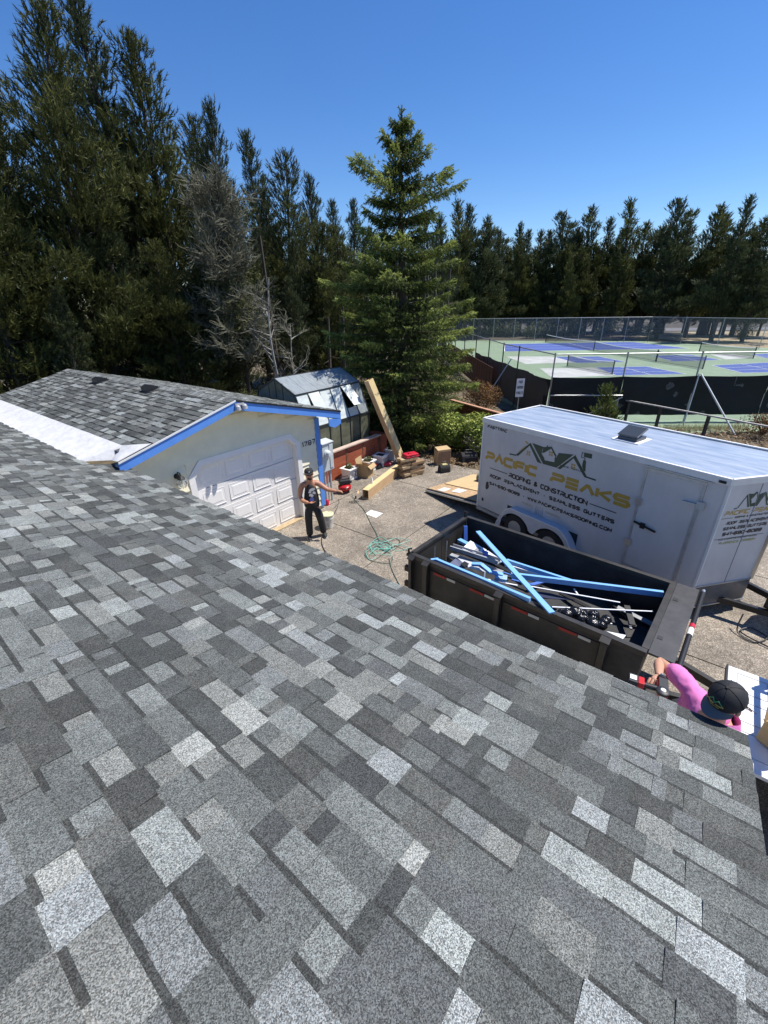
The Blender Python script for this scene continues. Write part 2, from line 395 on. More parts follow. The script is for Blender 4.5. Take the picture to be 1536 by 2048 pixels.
# ------------------------------------------------------------ courts
COURTG = mat('court_green', (.23, .31, .20), .85, var=.12, vscale=.6)
COURTB = mat('court_blue', (.055, .10, .33), .8, var=.12, vscale=.8)
COURTW = mat('court_line_white', (.75, .77, .75), .8)
COURTY = mat('court_pale_grey', (.50, .51, .48), .85, var=.18, vscale=.7)
FL_, FR_, BR1, BL_ = (7.95, 18.6), (60, 19), (36, 62), (5.4, 72)
sheet('court_pavement', [(7.9, 20.25), (11.2, 19.9), (11.5, 18.9), (12.8, 18.0), (62, 17.6), (62, 24), (47, 44), BR1, BL_, (6.85, 40.5), (7.12, 26.1)], .0, COURTG, thick=.12)
def quad_of(px): return [p[:2] for p in px]
def rect_lines(name_mat, quad, z, wdt=.06, group=None):
    mb = MB(); n = len(quad)
    for i in range(n):
        a = Vector(quad[i]); b = Vector(quad[(i+1) % n]); d = (b-a).normalized(); nn = Vector((-d.y, d.x))*wdt/2
        a2 = a; b2 = b
        mb.add([(*(a2-nn), z+i*.0006), (*(b2-nn), z+i*.0006), (*(b2+nn), z+i*.0006), (*(a2+nn), z+i*.0006)], [(0, 1, 2, 3)])
    return mb
courts = [
 ('A', [(16.847, 62.197, 0.000), (33.745, 61.351, 0.000), (35.241, 51.786, 0.000), (14.325, 52.569, 0.000)]),
 ('B', [(17.755, 46.279, 0.000), (22.213, 45.933, 0.000), (22.572, 41.309, 0.000), (17.966, 41.314, 0.000)]),
 ('C', [(18.299, 38.176, 0.000), (22.654, 38.160, 0.000), (23.236, 33.745, -0.000), (17.876, 33.702, 0.000)]),
 ('D', [(27.295, 45.466, 0.000), (31.485, 46.091, 0.000), (31.371, 41.369, 0.000), (26.715, 41.002, -0.000)]),
 ('E', [(28.164, 37.965, 0.000), (33.858, 39.101, 0.000), (33.588, 33.888, 0.000), (27.461, 33.684, 0.000)]),
 ('F', [(36.923, 45.067, 0.000), (43.029, 46.317, 0.000), (43.858, 42.437, 0.000), (36.068, 42.156, 0.000)])]
for k, q in courts:
    pts = quad_of(q)
    o = sheet('court_surface', pts, .005, COURTB); 
    mb = rect_lines(None, pts, .011, .09 if k == 'A' else .07)
    a, b, c, d = [Vector(p) for p in pts]
    for (p, q2) in ((a.lerp(b, .5), d.lerp(c, .5)), (a.lerp(d, .36), b.lerp(c, .36)), (a.lerp(d, .68), b.lerp(c, .68))):
        dd = (q2-p).normalized(); nn = Vector((-dd.y, dd.x))*.03
        mb.add([(*(p-nn), .0136), (*(q2-nn), .0136), (*(q2+nn), .0136), (*(p+nn), .0136)], [(0, 1, 2, 3)])
    o2 = mb.build('court_lines', COURTW); o2['kind'] = 'structure'
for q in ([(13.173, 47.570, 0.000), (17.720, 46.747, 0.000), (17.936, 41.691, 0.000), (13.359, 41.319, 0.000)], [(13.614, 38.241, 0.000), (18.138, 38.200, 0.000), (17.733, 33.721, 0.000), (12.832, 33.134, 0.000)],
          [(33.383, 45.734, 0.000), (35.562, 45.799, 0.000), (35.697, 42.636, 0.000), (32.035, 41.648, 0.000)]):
    sheet('court_pale_patch', quad_of(q), .005, COURTY)  # pale grey areas laid over the green court surface

# ------------------------------------------------------------ chain link
def make_link():
    M, n, b = nodes_of('chain_link')
    tc = n.nodes.new('ShaderNodeTexCoord'); sp = n.nodes.new('ShaderNodeSeparateXYZ'); n.links.new(tc.outputs['UV'], sp.inputs[0])
    a = math_n(n, 'ADD', sp.outputs[0], sp.outputs[1]); c = math_n(n, 'SUBTRACT', sp.outputs[0], sp.outputs[1])
    def wire(v):
        f = math_n(n, 'FRACT', math_n(n, 'MULTIPLY', v, 14.0)); return math_n(n, 'LESS_THAN', f, .085)
    k = math_n(n, 'MAXIMUM', wire(a), wire(c))
    b.inputs['Base Color'].default_value = (.45, .46, .46, 1); b.inputs['Roughness'].default_value = .5; b.inputs['Metallic'].default_value = .3
    n.links.new(k, b.inputs['Alpha'])
    return M
LINK = make_link()
STEEL = mat('galvanised_steel', (.42, .43, .43), .45, metal=.6, var=.2, vscale=10)
BLACKPOLE = mat('black_post_paint', (.035, .038, .038), .5)
SCREEN = mat('black_windscreen', (.008, .010, .010), .8, var=.4, vscale=1.5, bump=.6, bscale=2.0)
def link_panel(parent, a, b, z0, z1, name='chain_link'):
    a = Vector(a); b = Vector(b); L = (b-a).length
    o = mesh_link(name, np.array([(a.x, a.y, z0), (b.x, b.y, z0), (b.x, b.y, z1), (a.x, a.y, z1)]), [(0, 1, 2, 3)], LINK, parent)
    uv = o.data.uv_layers.new(name='UVMap'); 
    for i, c in enumerate([(0, z0), (L, z0), (L, z1), (0, z1)]): uv.data[i].uv = c
    return o
def wavy_screen(parent, a, b, z0, z1, seed):
    rgn = random.Random(seed); a = Vector(a); b = Vector(b); L = (b-a).length; n = max(4, int(L/.35)); d = (b-a)/L; nn = Vector((-d.y, d.x))
    v = []; 
    for i in range(n+1):
        p = a + d*L*i/n
        for j in range(5):
            k = rgn.uniform(-.035, .035) + .04*math.sin(i*.7+j*1.3); sag = (-.05*math.sin(math.pi*((i % 9)/9)) if j == 4 else 0)
            q = p + nn*k; v.append((q.x, q.y, z0+(z1-z0)*j/4+sag))
    f = [(i*5+j, (i+1)*5+j, (i+1)*5+j+1, i*5+j+1) for i in range(n) for j in range(4)]
    return mesh_link('windscreen', np.array(v), f, SCREEN, parent, smooth=True)
def court_fence(label, pts, posts, screen=None, top=3.05, rail=True, pole=BLACKPOLE, seed=1, mid=None):
    fz = empty('court_fence', (0, 0, 0)); tag(fz, label, 'fence')
    for a, b in zip(pts[:-1], pts[1:]):
        link_panel(fz, a, b, .05, top)
        MB().tube([(*a, top), (*b, top)], .028, 6).build('top_rail', STEEL, fz)
        if screen: wavy_screen(fz, (a[0]-.0, a[1]-.05), (b[0], b[1]-.05), screen[0], screen[1], seed)
        seed += 1
    for x, y in posts:
        MB().tube([(x, y, -.05), (x, y, top+.07)], .035, 8).build('post', pole, fz)
    return fz
P0 = (7.84, 20.3); P1 = (11.0, 20.1); P2 = (14.2, 19.9); P3 = (17.4, 19.7)
ff = court_fence('near chain link court fence with black windscreen along its front', [P0, P1, P2, P3, (24, 19.3), (34, 18.7), (46, 18.0)],
    [P0, P1, P2, P3, (20.7, 19.5), (24, 19.3), (27.3, 19.1), (30.6, 18.9), (34, 18.7)], screen=(.32, 2.08), pole=STEEL)
MB().tube([(7.84, 20.15, 1.28), (11.0, 19.8, 1.28)], .026, 6).build('brace_rail', mat('bright_steel', (.6, .61, .6), .45, metal=.4), ff)
MB().tube([(11.0, 19.8, 1.2), (9.3, 19.9, .25)], .022, 6).build('brace', MATS['bright_steel'], ff)
MB().tube([(14.1, 19.5, 2.2), (14.95, 17.6, -.05)], .038, 8).build('brace', MATS['bright_steel'], ff)
MB().tube([(14.05, 19.55, 2.2), (13.75, 19.2, 0)], .03, 8).build('brace', MATS['bright_steel'], ff)
lf = court_fence('left side court fence running back with black screen on it', [P0, (7.05, 26.1), (6.9, 33), (6.75, 40.5), (5.3, 70)],
    [(7.32, 24.0), (7.05, 26.1), (6.95, 29.2), (6.9, 33), (6.8, 37), (6.7, 41), (6.5, 46), (6.2, 52), (5.8, 60), (5.3, 70)], seed=11)
wavy_screen(lf, (7.79, 20.35), (6.9, 33), -.05, 1.95, 31)
wavy_screen(ff, (7.86, 20.18), (11.0, 19.82), -.08, .5, 37)
REDW = mat('redwood_boards', (.14, .055, .03), .8, var=.45, vscale=5, stretch=(1, 1, 6), bump=.3)
for i in range(26):
    y = 26.5+i*.72; x = 6.62
    MB().box(x, x+.03, y, y+.66, .05, 1.7).build('board', REDW, lf)
MB().tube([(7.0, 24.2, 2.45), (5.569, 24.188, 0.000)], .03, 8).build('brace', MATS['bright_steel'], lf)
court_fence('tall far chain link fence behind the courts, before the pines', [(5.3, 70), (14, 67), (24, 64), (35.5, 60.8)],
    [(5.3+30.2*i/11, 70-9.2*i/11) for i in range(12)], seed=51, pole=STEEL)
court_fence('right side court fence with a brace bar, in front of the dry verge', [(35.5, 60.8), (41.7, 50), (52, 33)],
    [(35.5+6.2*i/3, 60.8-10.8*i/3) for i in range(4)]+[(45, 44.5), (48.4, 38.9)], seed=61, pole=STEEL)
# nets
NETM, n_, b_ = nodes_of('net_mesh'); b_.inputs['Base Color'].default_value = (.03, .035, .035, 1); b_.inputs['Alpha'].default_value = .45
def net(a, b, label, h=.95):
    a = Vector(a[:2]); b = Vector(b[:2]); e = empty('court_net', (a.x, a.y, 0)); tag(e, label, 'net', 'nets across the courts')
    d = b-a; n = 10; v = []; hh = []
    for i in range(n+1):
        t = i/n; s = h-.14*math.sin(math.pi*t); hh.append((d.x*t, d.y*t, s)); v += [(d.x*t, d.y*t, .04), (d.x*t, d.y*t, s)]
    mesh_link('net', np.array(v), [(2*i, 2*i+2, 2*i+3, 2*i+1) for i in range(n)], NETM, e)
    MB().tube(hh, .03, 5).build('net_tape', COURTW, e)
    MB().tube([(p[0], p[1], .05) for p in hh], .02, 5).build('bottom_cord', BLACKPOLE, e)
    for p in ((0, 0), (d.x, d.y)): MB().tube([(*p, 0), (*p, h+.08)], .05, 8).build('net_post', BLACKPOLE, e)
net((23.059, 64.017, 0.000), (24.249, 51.716, 0.000), 'net on the far left blue court, farthest from the house')
net((24.131, 51.452, 0.000), (25.253, 41.244, 0.000), 'net next to the far left one, sagging across the middle of the green')
net((25.196, 41.065, 0.000), (26.091, 36.101, -0.000), 'net with a bright sagging tape, just behind the near fence')
net((33.874, 48.130, 0.000), (34.796, 41.971, 0.000), 'net at right before the pale grey patch')
net((16.278, 39.131, 0.000), (17.824, 34.221, 0.000), 'net nearest the corner of the near fence')

# ============================================================ HOUSE
HR = R(51.79)
house = empty('house', (q0.x, q0.y, 0), HR, 'pale yellow house with grey shingled roofs, blue trim and white garage door', 'house')
CREAM = mat('cream_siding_paint', (.83, .77, .57), .75, var=.08, vscale=2.5)
WHITE = mat('white_paint', (.82, .80, .765), .55, var=.05, vscale=4)
BLUE = mat('blue_trim_paint', (.10, .27, .70), .5, var=.08, vscale=5)
DKMETAL = mat('black_metal', (.02, .02, .022), .45, metal=.3)
rng = random.Random(33)
SH_T = math.atan(.2698); CS, SN = math.cos(SH_T), math.sin(SH_T)
def near_pt(s, e, h): return (-4.82 - s*CS + h*SN, e, 2.70 + s*SN + h*CS)
GT = math.atan(.26); CG, SG = math.cos(GT), math.sin(GT)
def gl_pt(s, e, h): return (-4.80 + s*CG - h*SG, e, 2.955 + s*SG + h*CG)     # garage, slope towards the near roof
def gr_pt(s, e, h): return (.50 - s*CG + h*SG, e, 2.737 + s*SG + h*CG)       # garage, far slope
def tab_color(r):
    u = r.random()
    if u < .16: v = r.uniform(.20, .27)
    elif u < .47: v = r.uniform(.13, .175)
    elif u < .76: v = r.uniform(.082, .112)
    else: v = r.uniform(.052, .075)
    k = r.random()
    if k < .25: c = (v*.975, v*.995, v*1.03)
    elif k < .5: c = (v*1.012, v*1.0, v*.975)
    else: c = (v*.97, v*1.0, v*1.0)
    return c
EXPO = .15
def tabs(ptf, s0, s1, e_lo, e_hi, r, start=None):
    out = []; k = 0; s = s0
    while s < s1-.02:
        e = e_lo if start is None else start(s); e -= 0
        tooth = r.random() < .5; hi = e_hi
        prev = None
        while e < hi-.001:
            wdt = r.choice([.06, .11, .15, .18, .20, .24, .28, .33]) if tooth else r.choice([.08, .12, .15, .19, .24])
            e2 = min(hi, e+wdt)
            if hi-e2 < .05: e2 = hi
            hb = .0155 if tooth else .0065
            c = tab_color(r) if (prev is None or r.random() < .94) else prev
            st = min(s+EXPO+.015, s1+.01)
            j = r.uniform(-.0025, .0025)
            out.append((s+j, st, e, e2, hb, c, (not tooth) or r.random() < .12)); prev = c
            e = e2; tooth = not tooth if r.random() < .85 else tooth
        s += EXPO; k += 1
    return out
def tab_geo(ptf, t):
    s, st, e1, e2, hb, c, band = t; L = st-s; sb = min(s+EXPO-.029, st-.012)
    hz = lambda q: hb + (.0008-hb)*(q-s)/L
    if band:
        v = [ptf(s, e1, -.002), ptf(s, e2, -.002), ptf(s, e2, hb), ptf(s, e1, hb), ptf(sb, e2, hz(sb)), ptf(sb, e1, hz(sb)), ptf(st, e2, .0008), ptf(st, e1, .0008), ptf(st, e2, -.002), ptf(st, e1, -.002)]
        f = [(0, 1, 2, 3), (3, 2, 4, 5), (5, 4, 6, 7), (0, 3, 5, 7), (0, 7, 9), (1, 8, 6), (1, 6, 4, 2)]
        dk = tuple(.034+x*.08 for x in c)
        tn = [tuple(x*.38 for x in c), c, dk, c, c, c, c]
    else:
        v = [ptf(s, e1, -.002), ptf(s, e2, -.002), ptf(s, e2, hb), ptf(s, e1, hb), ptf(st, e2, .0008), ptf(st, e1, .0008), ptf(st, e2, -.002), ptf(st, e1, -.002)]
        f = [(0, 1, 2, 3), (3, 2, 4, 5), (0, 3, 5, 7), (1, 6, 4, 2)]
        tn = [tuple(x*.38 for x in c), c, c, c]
    return v, f, tn
def join_tabs(name, ptf, T, parent):
    V, F, TN = [], [], []
    for t in T:
        v, f, tn = tab_geo(ptf, t); k = len(V); V += v; F += [tuple(i+k for i in q) for q in f]; TN += tn
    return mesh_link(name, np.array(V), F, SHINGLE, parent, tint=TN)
# --- near roof
E_R = -8.945; RIDGE_S = 5.0/CS
def edge_start(s): return E_R
roof = MB()
pts = [(-4.83, E_R+.01, 2.682), (-9.82, E_R+.01, 4.03), (-14.8, E_R+.01, 2.682), (-14.8, E_R+.01, 2.56), (-9.82, E_R+.01, 3.9), (-4.83, E_R+.01, 2.56)]
roof.prism(pts, (0, .16-E_R, 0))
roof.prism([(-5.26, .17, 2.80), (-9.82, .17, 4.03), (-14.8, .17, 2.682), (-14.8, .17, 2.56), (-9.82, .17, 3.9), (-5.26, .17, 2.67)], (0, 12.5, 0))
roofo = roof.build('roof', mat('roof_deck', (.09, .09, .092), .9), house)
T = tabs(near_pt, 0.0, RIDGE_S, E_R, .155, rng) 
T2 = tabs(near_pt, 3*EXPO, RIDGE_S, .155, 12.6, rng)
Hm = Matrix.Translation((q0.x, q0.y, 0)) @ Matrix.Rotation(HR, 4, 'Z')
def proj(p):
    d = Hm @ Vector(p) - CAM; z = d.dot(_fwd)
    if z < .15: return None
    return 384+428*d.dot(_rr)/z, 512+428*d.dot(_dd)/z
def area(t):
    c = [proj(near_pt(a, b, 0)) for a, b in ((t[0], t[2]), (t[0], t[3]), (t[0]+EXPO, t[3]), (t[0]+EXPO, t[2]))]
    if any(q is None for q in c): return 0
    mx = sum(q[0] for q in c)/4; my = sum(q[1] for q in c)/4
    if not (0 < mx < 768 and 0 < my < 1024): return 0
    return abs(sum(c[i][0]*c[(i+1) % 4][1]-c[(i+1) % 4][0]*c[i][1] for i in range(4)))/2
allT = T+T2; allT.sort(key=area, reverse=True)
for t in allT[:290]:
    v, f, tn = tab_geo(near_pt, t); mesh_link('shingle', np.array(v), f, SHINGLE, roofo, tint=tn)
tag(join_tabs('shingle_field', near_pt, allT[290:], roofo), kind='stuff')
back = MB(); back.add([(-9.82, E_R, 4.046), (-9.82, 12.6, 4.046), (-14.82, 12.6, 2.70), (-14.82, E_R, 2.70)], [(0, 1, 2, 3)])
back.build('back_slope', SHINGLE, roofo, tint=(.16, .16, .165))
cap = MB()
for i in range(120):
    e = E_R+i*.18
    cap.add([(-9.70, e, 4.025), (-9.82, e, 4.07), (-9.94, e, 4.025), (-9.70, e+.2, 4.018), (-9.82, e+.2, 4.06), (-9.94, e+.2, 4.018)], [(0, 1, 4, 3), (1, 2, 5, 4)])
cap.build('ridge_cap', SHINGLE, roofo, tint=(.15, .155, .16))
# drip edge, fascia
d = MB(); d.box(-4.825, -4.80, E_R, .17, 2.60, 2.690); d.build('drip_edge', mat('drip_edge_white', (.72, .73, .72), .4), house)
d = MB(); d.prism([(-4.80, E_R+.004, 2.68), (-9.82, E_R+.004, 4.03), (-9.82, E_R+.004, 3.96), (-4.80, E_R+.004, 2.61)], (0, .018, 0)); d.build('drip_edge', DKMETAL, house)
MB().box(-4.87, -4.83, E_R+.02, .15, 2.42, 2.60).build('fascia', BLUE, house)
MB().prism([(-4.83, E_R+.012, 2.6), (-9.82, E_R+.012, 3.94), (-9.82, E_R+.012, 3.76), (-4.83, E_R+.012, 2.42)], (0, .03, 0)).build('rake_board', BLUE, house)
def gable_core(wl, c, out, ztop):
    y = c-out*.02; o_ = (0, -out*.10, 0)
    wl.prism([(-.69, y, 0), (-.0, y, 0), (-.0, y, 2.68), (-.69, y, 2.84)], o_)
    wl.prism([(-5.2, y, 0), (-3.68, y, 0), (-3.68, y, 3.03), (-5.2, y, 2.66)], o_)
    wl.prism([(-3.68, y, 2.38), (-.69, y, 2.38), (-.69, y, 2.84), (-2.57, y, 3.34), (-3.68, y, 3.03)], o_)
    return wl
def plank_wall(name, parent, axis, u0, u1, c, z0, z1, out, step=.19, openings=(), ztop=None):
    """horizontal lap siding, each board an object; axis 'x': runs along x at y=c, out = sign of outward y"""
    wl = MB()
    if axis == 'x':
        w_ = wl.box(u0, u1, min(c, c-out*.1), max(c, c-out*.1), z0, z1) if ztop is None else wl.prism([(u0, c-out*.05, z0), (u1, c-out*.05, z0)]+[(a, c-out*.05, b-.02) for a, b in ztop[:0]], (0, -out*.08, 0)) if False else gable_core(wl, c, out, ztop)
    else: wl.box(min(c, c-out*.1), max(c, c-out*.1), u0, u1, z0, z1)
    wo_ = wl.build(name, CREAM, parent)
    z = z0
    while z < z1-.03:
        zt = min(z+step, z1); segs = [(u0, u1)]
        if ztop is not None:
            # clip the row to the gable
            zz = zt
            def xat(zq, side):
                (xa, za), (xb, zb) = side; return xa+(xb-xa)*(zq-za)/(zb-za)
            r_end = u1 if zz <= ztop[0][1] else xat(zz, (ztop[0], ztop[1])); l_end = u0 if zz <= ztop[2][1] else xat(zz, (ztop[2], ztop[1]))
            segs = [(l_end, r_end)]
        for (ox0, ox1, oz1) in openings:
            if z < oz1-.02:
                segs = [q for (a, b) in segs for q in ((a, min(b, ox0)), (max(a, ox1), b)) if q[1]-q[0] > .03]
        for a, b in segs:
            if b-a < .05: continue
            m_ = MB(); t0, t1 = .034, .004
            if axis == 'x':
                v = [(a, c, z), (b, c, z), (b, c, zt), (a, c, zt), (a, c+out*t0, z), (b, c+out*t0, z), (b, c+out*t1, zt), (a, c+out*t1, zt)]
            else:
                v = [(c, a, z), (c, b, z), (c, b, zt), (c, a, zt), (c+out*t0, a, z), (c+out*t0, b, z), (c+out*t1, b, zt), (c+out*t1, a, zt)]
            m_.add(v, [(0, 1, 2, 3), (4, 5, 6, 7), (0, 1, 5, 4), (1, 2, 6, 5), (2, 3, 7, 6), (3, 0, 4, 7)]); m_.build('siding_board', CREAM, wo_)
        z += step
    return wo_
plank_wall('front_wall', house, 'y', E_R+.35, 0, -5.35, .1, 2.5, 1, step=.3)
plank_wall('end_wall', house, 'x', -14.3, -5.35, E_R+.35, .1, 2.75, -1, step=.3)
# --- garage
OV = -.42
gro = MB(); gro.prism([(.50, OV+.01, 2.725), (-2.57, OV+.01, 3.525), (-4.80, OV+.01, 2.945), (-4.80, OV+.01, 2.86), (-2.57, OV+.01, 3.44), (.50, OV+.01, 2.64)], (0, 9.0, 0))
gro = gro.build('garage_roof', MATS['roof_deck'], house)
GS = 2.23/CG
TL = tabs(gl_pt, .15, GS, OV, 8.58, rng); TR = tabs(gr_pt, 0, 3.07/CG, OV, 8.58, rng)
tag(join_tabs('shingle_field', gl_pt, TL, gro), kind='stuff'); tag(join_tabs('shingle_field', gr_pt, TR, gro), kind='stuff')
for i in range(60):
    e = OV+i*.15; v = rng.uniform(.12, .26)
    MB().add([(-2.42, e, 3.515), (-2.57, e, 3.56), (-2.72, e, 3.515), (-2.42, e+.17, 3.505), (-2.57, e+.17, 3.548), (-2.72, e+.17, 3.505)], [(0, 1, 4, 3), (1, 2, 5, 4), (0, 2, 1)]).build('ridge_shingle', SHINGLE, gro, tint=(v, v, v*1.02))
# rake boards, drip edge
for a, b, nm in (((-2.57, 3.50), (-5.02, 2.865), 'l'), ((-2.57, 3.50), (.50, 2.70), 'r')):
    y = OV
    MB().prism([(a[0], y, a[1]-.0), (b[0], y, b[1]-.0), (b[0], y, b[1]-.165), (a[0], y, a[1]-.17)], (0, .035, 0)).build('rake_board', BLUE, house)
    MB().prism([(a[0], y-.02, a[1]+.035), (b[0], y-.02, b[1]+.035), (b[0], y-.02, b[1]+.004), (a[0], y-.02, a[1]+.004)], (0, .018, 0)).build('drip_edge', MATS['drip_edge_white'] if nm == 'l' else DKMETAL, house)
MB().prism([(.06, OV+.002, 2.60), (.50, OV+.002, 2.535), (.50, OV+.002, 2.40), (.26, OV+.002, 2.34), (.06, OV+.002, 2.42)], (0, .03, 0)).build('rake_return', BLUE, house)
MB().box(.465, .50, OV+.04, 8.5, 2.50, 2.665).build('fascia', BLUE, house)
# soffits
MB().prism([(-5.0, OV+.04, 2.73), (-2.57, OV+.04, 3.36), (.46, OV+.04, 2.57), (.46, OV+.04, 2.555), (-2.57, OV+.04, 3.345), (-5.0, OV+.04, 2.715)], (0, .36, 0)).build('soffit', CREAM, house)
gw = plank_wall('gable_wall', house, 'x', -5.2, -.0, 0, .12, 3.35, -1, openings=((-3.70, -.67, 2.38),), ztop=[(0, 2.70), (-2.57, 3.36), (-5.2, 2.68)])
plank_wall('side_wall', house, 'y', .02, 8.3, 0, .12, 2.62, 1, step=.19)
MB().box(-5.2, -3.68, .06, .12, 0, .12).build('footing', mat('concrete', (.45, .43, .40), .9, var=.2), house)
MB().box(-.69, 0, .0, .05, 0, .12).build('footing', MATS['concrete'], house)
# corner board (blue)
MB().box(-.095, .03, -.045, -.02, .1, 2.6).box(.03, .055, -.045, .1, .1, 2.6).build('corner_board', BLUE, house)
# door casing with cut upper corners
cs = MB(); X0, X1, ZT = -3.57, -.80, 2.27; cc = .21; tw = .135; y0, y1 = -.05, .13
def casing(pa, pb, pc, pd): cs.prism([(pa[0], y0, pa[1]), (pb[0], y0, pb[1]), (pc[0], y0, pc[1]), (pd[0], y0, pd[1])], (0, y1-y0, 0))
casing((X0-tw, 0), (X0, 0), (X0, ZT-cc), (X0-tw, ZT-cc+.04)); casing((X1, 0), (X1+tw, 0), (X1+tw, ZT-cc+.04), (X1, ZT-cc))
casing((X0-tw, ZT-cc+.04), (X0, ZT-cc), (X0+cc, ZT), (X0+cc-.05, ZT+tw)); casing((X1, ZT-cc), (X1+tw, ZT-cc+.04), (X1-cc+.05, ZT+tw), (X1-cc, ZT))
casing((X0+cc-.05, ZT+tw), (X0+cc, ZT), (X1-cc, ZT), (X1-cc+.05, ZT+tw))
cs.build('door_casing', WHITE, house)
MB().prism([(X0-tw, -.03, ZT-cc+.05), (X0+cc-.06, -.03, ZT+tw), (X0-tw, -.03, ZT+tw)], (0, .03, 0)).build('casing_corner', CREAM, house)
MB().prism([(X1+tw, -.03, ZT-cc+.05), (X1-cc+.06, -.03, ZT+tw), (X1+tw, -.03, ZT+tw)], (0, .03, 0)).build('casing_corner', CREAM, house)
DOORW = mat('garage_door_white', (.84, .82, .785), .4, var=.05, vscale=1.5)
dr = MB()
RH = 2.27/4
for k in range(4):
    z0 = .01+k*RH; dr.prism([(X0, .115, z0+.004), (X1, .115, z0+.004), (X1, .10, z0+RH-.006), (X0, .10, z0+RH-.006)], (0, .05, 0))
dro = dr.build('garage_door', DOORW, house)
pn_mesh = None
PW, PH = .53, .39
for k in range(4):
    for c in range(4):
        cx_ = X0+.165+PW/2+c*(PW+.112); cz = .01+k*RH+RH/2
        if pn_mesh is None:
            p = MB()   # moulded panel: sunken border, raised centre
            def ring(w1, h1, ya, w2, h2, yb):
                a = [(-w1, ya, -h1), (w1, ya, -h1), (w1, ya, h1), (-w1, ya, h1)]; b = [(-w2, yb, -h2), (w2, yb, -h2), (w2, yb, h2), (-w2, yb, h2)]
                p.add(a+b, [(i, (i+1) % 4, 4+(i+1) % 4, 4+i) for i in range(4)])
            W2, H2 = PW/2, PH/2
            ring(W2, H2, .006, W2-.006, H2-.006, .0015); ring(W2-.006, H2-.006, .0015, W2-.020, H2-.020, .0075); ring(W2-.020, H2-.020, .0075, W2-.06, H2-.06, .0075); ring(W2-.06, H2-.06, .0075, W2-.09, H2-.08, .001)
            p.add([(-W2+.09, .001, -H2+.08), (W2-.09, .001, -H2+.08), (W2-.09, .001, H2-.08), (-W2+.09, .001, H2-.08)], [(0, 1, 2, 3)])
            o = p.build('door_panel', DOORW, dro); pn_mesh = o
        else:
            o = pn_mesh.copy(); COL.objects.link(o); o.parent = dro
        o.location = (cx_, .094, cz)
MB().box(X0, X1, -.06, .12, -.0, .03).build('threshold', mat('tan_wood', (.45, .34, .2), .8, var=.2), house)
# house numbers (dark blue, raised)
nb = MB(); lettering(nb, '1787', -.60, -.125, 1.945, .135, .027, lambda x, y, l: (x, -.034-l, y), gap=.5)
nv = list(nb.v); ob = nb.build('house_number', mat('navy_paint', (.015, .03, .10), .5), house)
# lantern
lt = MB(); lt.lathe([(.0, 0), (.055, .005), (.055, .02), (0, .03)], (0, 0, 0), 12, Matrix.Rotation(R(90), 3, 'X')); lt.tube([(0, -.02, 0), (0, -.1, .10), (0, -.17, .10), (0, -.19, .02)], .014, 8); lt.lathe([(.03, -.02), (.075, -.03), (.02, .03)], (0, -.19, .02), 12)
ln = lt.build('wall_lantern', DKMETAL, house); ln.location = (-3.93, -.02, 2.22)
GLASS = mat('clear_glass', (.9, .92, .9), .05, trans=.9)
MB().lathe([(.03, -.03), (.085, -.06), (.105, -.13), (.09, -.20), (.04, -.235), (.0, -.24)], (0, -.19, .03), 14).build('lamp_glass', GLASS, ln, smooth=True)
cg = MB()
for t in range(6):
    a = t*math.pi/3; cg.tube([(.04*math.cos(a), -.19+.04*math.sin(a), 0), (.11*math.cos(a), -.19+.11*math.sin(a), -.10), (.05*math.cos(a), -.19+.05*math.sin(a), -.21)], .004, 4)
cg.build('lamp_cage', DKMETAL, ln)
# flood light at the peak
fl = MB(); fl.lathe([(.02, 0), (.05, -.03), (.06, -.10), (.055, -.105)], (-.07, -.05, 0), 10, None); fl.lathe([(.02, 0), (.05, -.03), (.06, -.10), (.055, -.105)], (.09, -.05, 0), 10); fl.box(-.1, .1, -.03, .01, -.02, .02)
f_ = fl.build('flood_light', mat('grey_plastic', (.4, .4, .4), .5), house); f_.location = (-2.5, OV-.01, 3.44)
# roof vents
for e, s in ((2.71, 2.0/CG), (5.41, 1.93/CG)):
    mb = MB()
    def vp(ds, de, h): return Vector(gl_pt(s+ds, e+de, h))
    pr_ = [vp(-.13, 0, .0), vp(.16, 0, .0), vp(.16, 0, .05), vp(.02, 0, .13), vp(-.11, 0, .11)]
    mb.prism([p+Vector((0, -.16, 0)) for p in pr_], (0, .32, 0)); mb.prism([vp(-.2, -.2, .012), vp(.2, -.2, .012), vp(.2, .2, .012), vp(-.2, .2, .012)], (0, 0, .006))
    vo_ = mb.build('roof_vent', mat('black_vent_plastic', (.018, .018, .02), .35), gro)
# membrane valley
MEM = mat('white_membrane', (.66, .655, .64), .6, var=.14, vscale=4, bump=.8, bscale=7)
mm = MB(); NE = 40; vs2 = []
rr2 = random.Random(4)
for i in range(NE+1):
    e = .5+i*.3
    for j in range(5):
        t = j/4; x = -5.32+t*(.66); z = 2.822+t*(.188)-.018*math.sin(math.pi*t)+rr2.uniform(-.003, .003)
        vs2.append((x, e if i else .5-.32*t, z))
mm.add(vs2, [(i*5+j, (i+1)*5+j, (i+1)*5+j+1, i*5+j+1) for i in range(NE) for j in range(4)])
mm.add([(-4.66, .18, 3.01), (-5.32, .5, 2.822), (-4.92, .165, 2.80), (-5.02, OV-.005, 2.92), (-4.40, OV-.005, 3.083)], [(0, 1, 2), (0, 2, 3), (0, 3, 4)])
mm.build('valley_membrane', MEM, house, smooth=True)

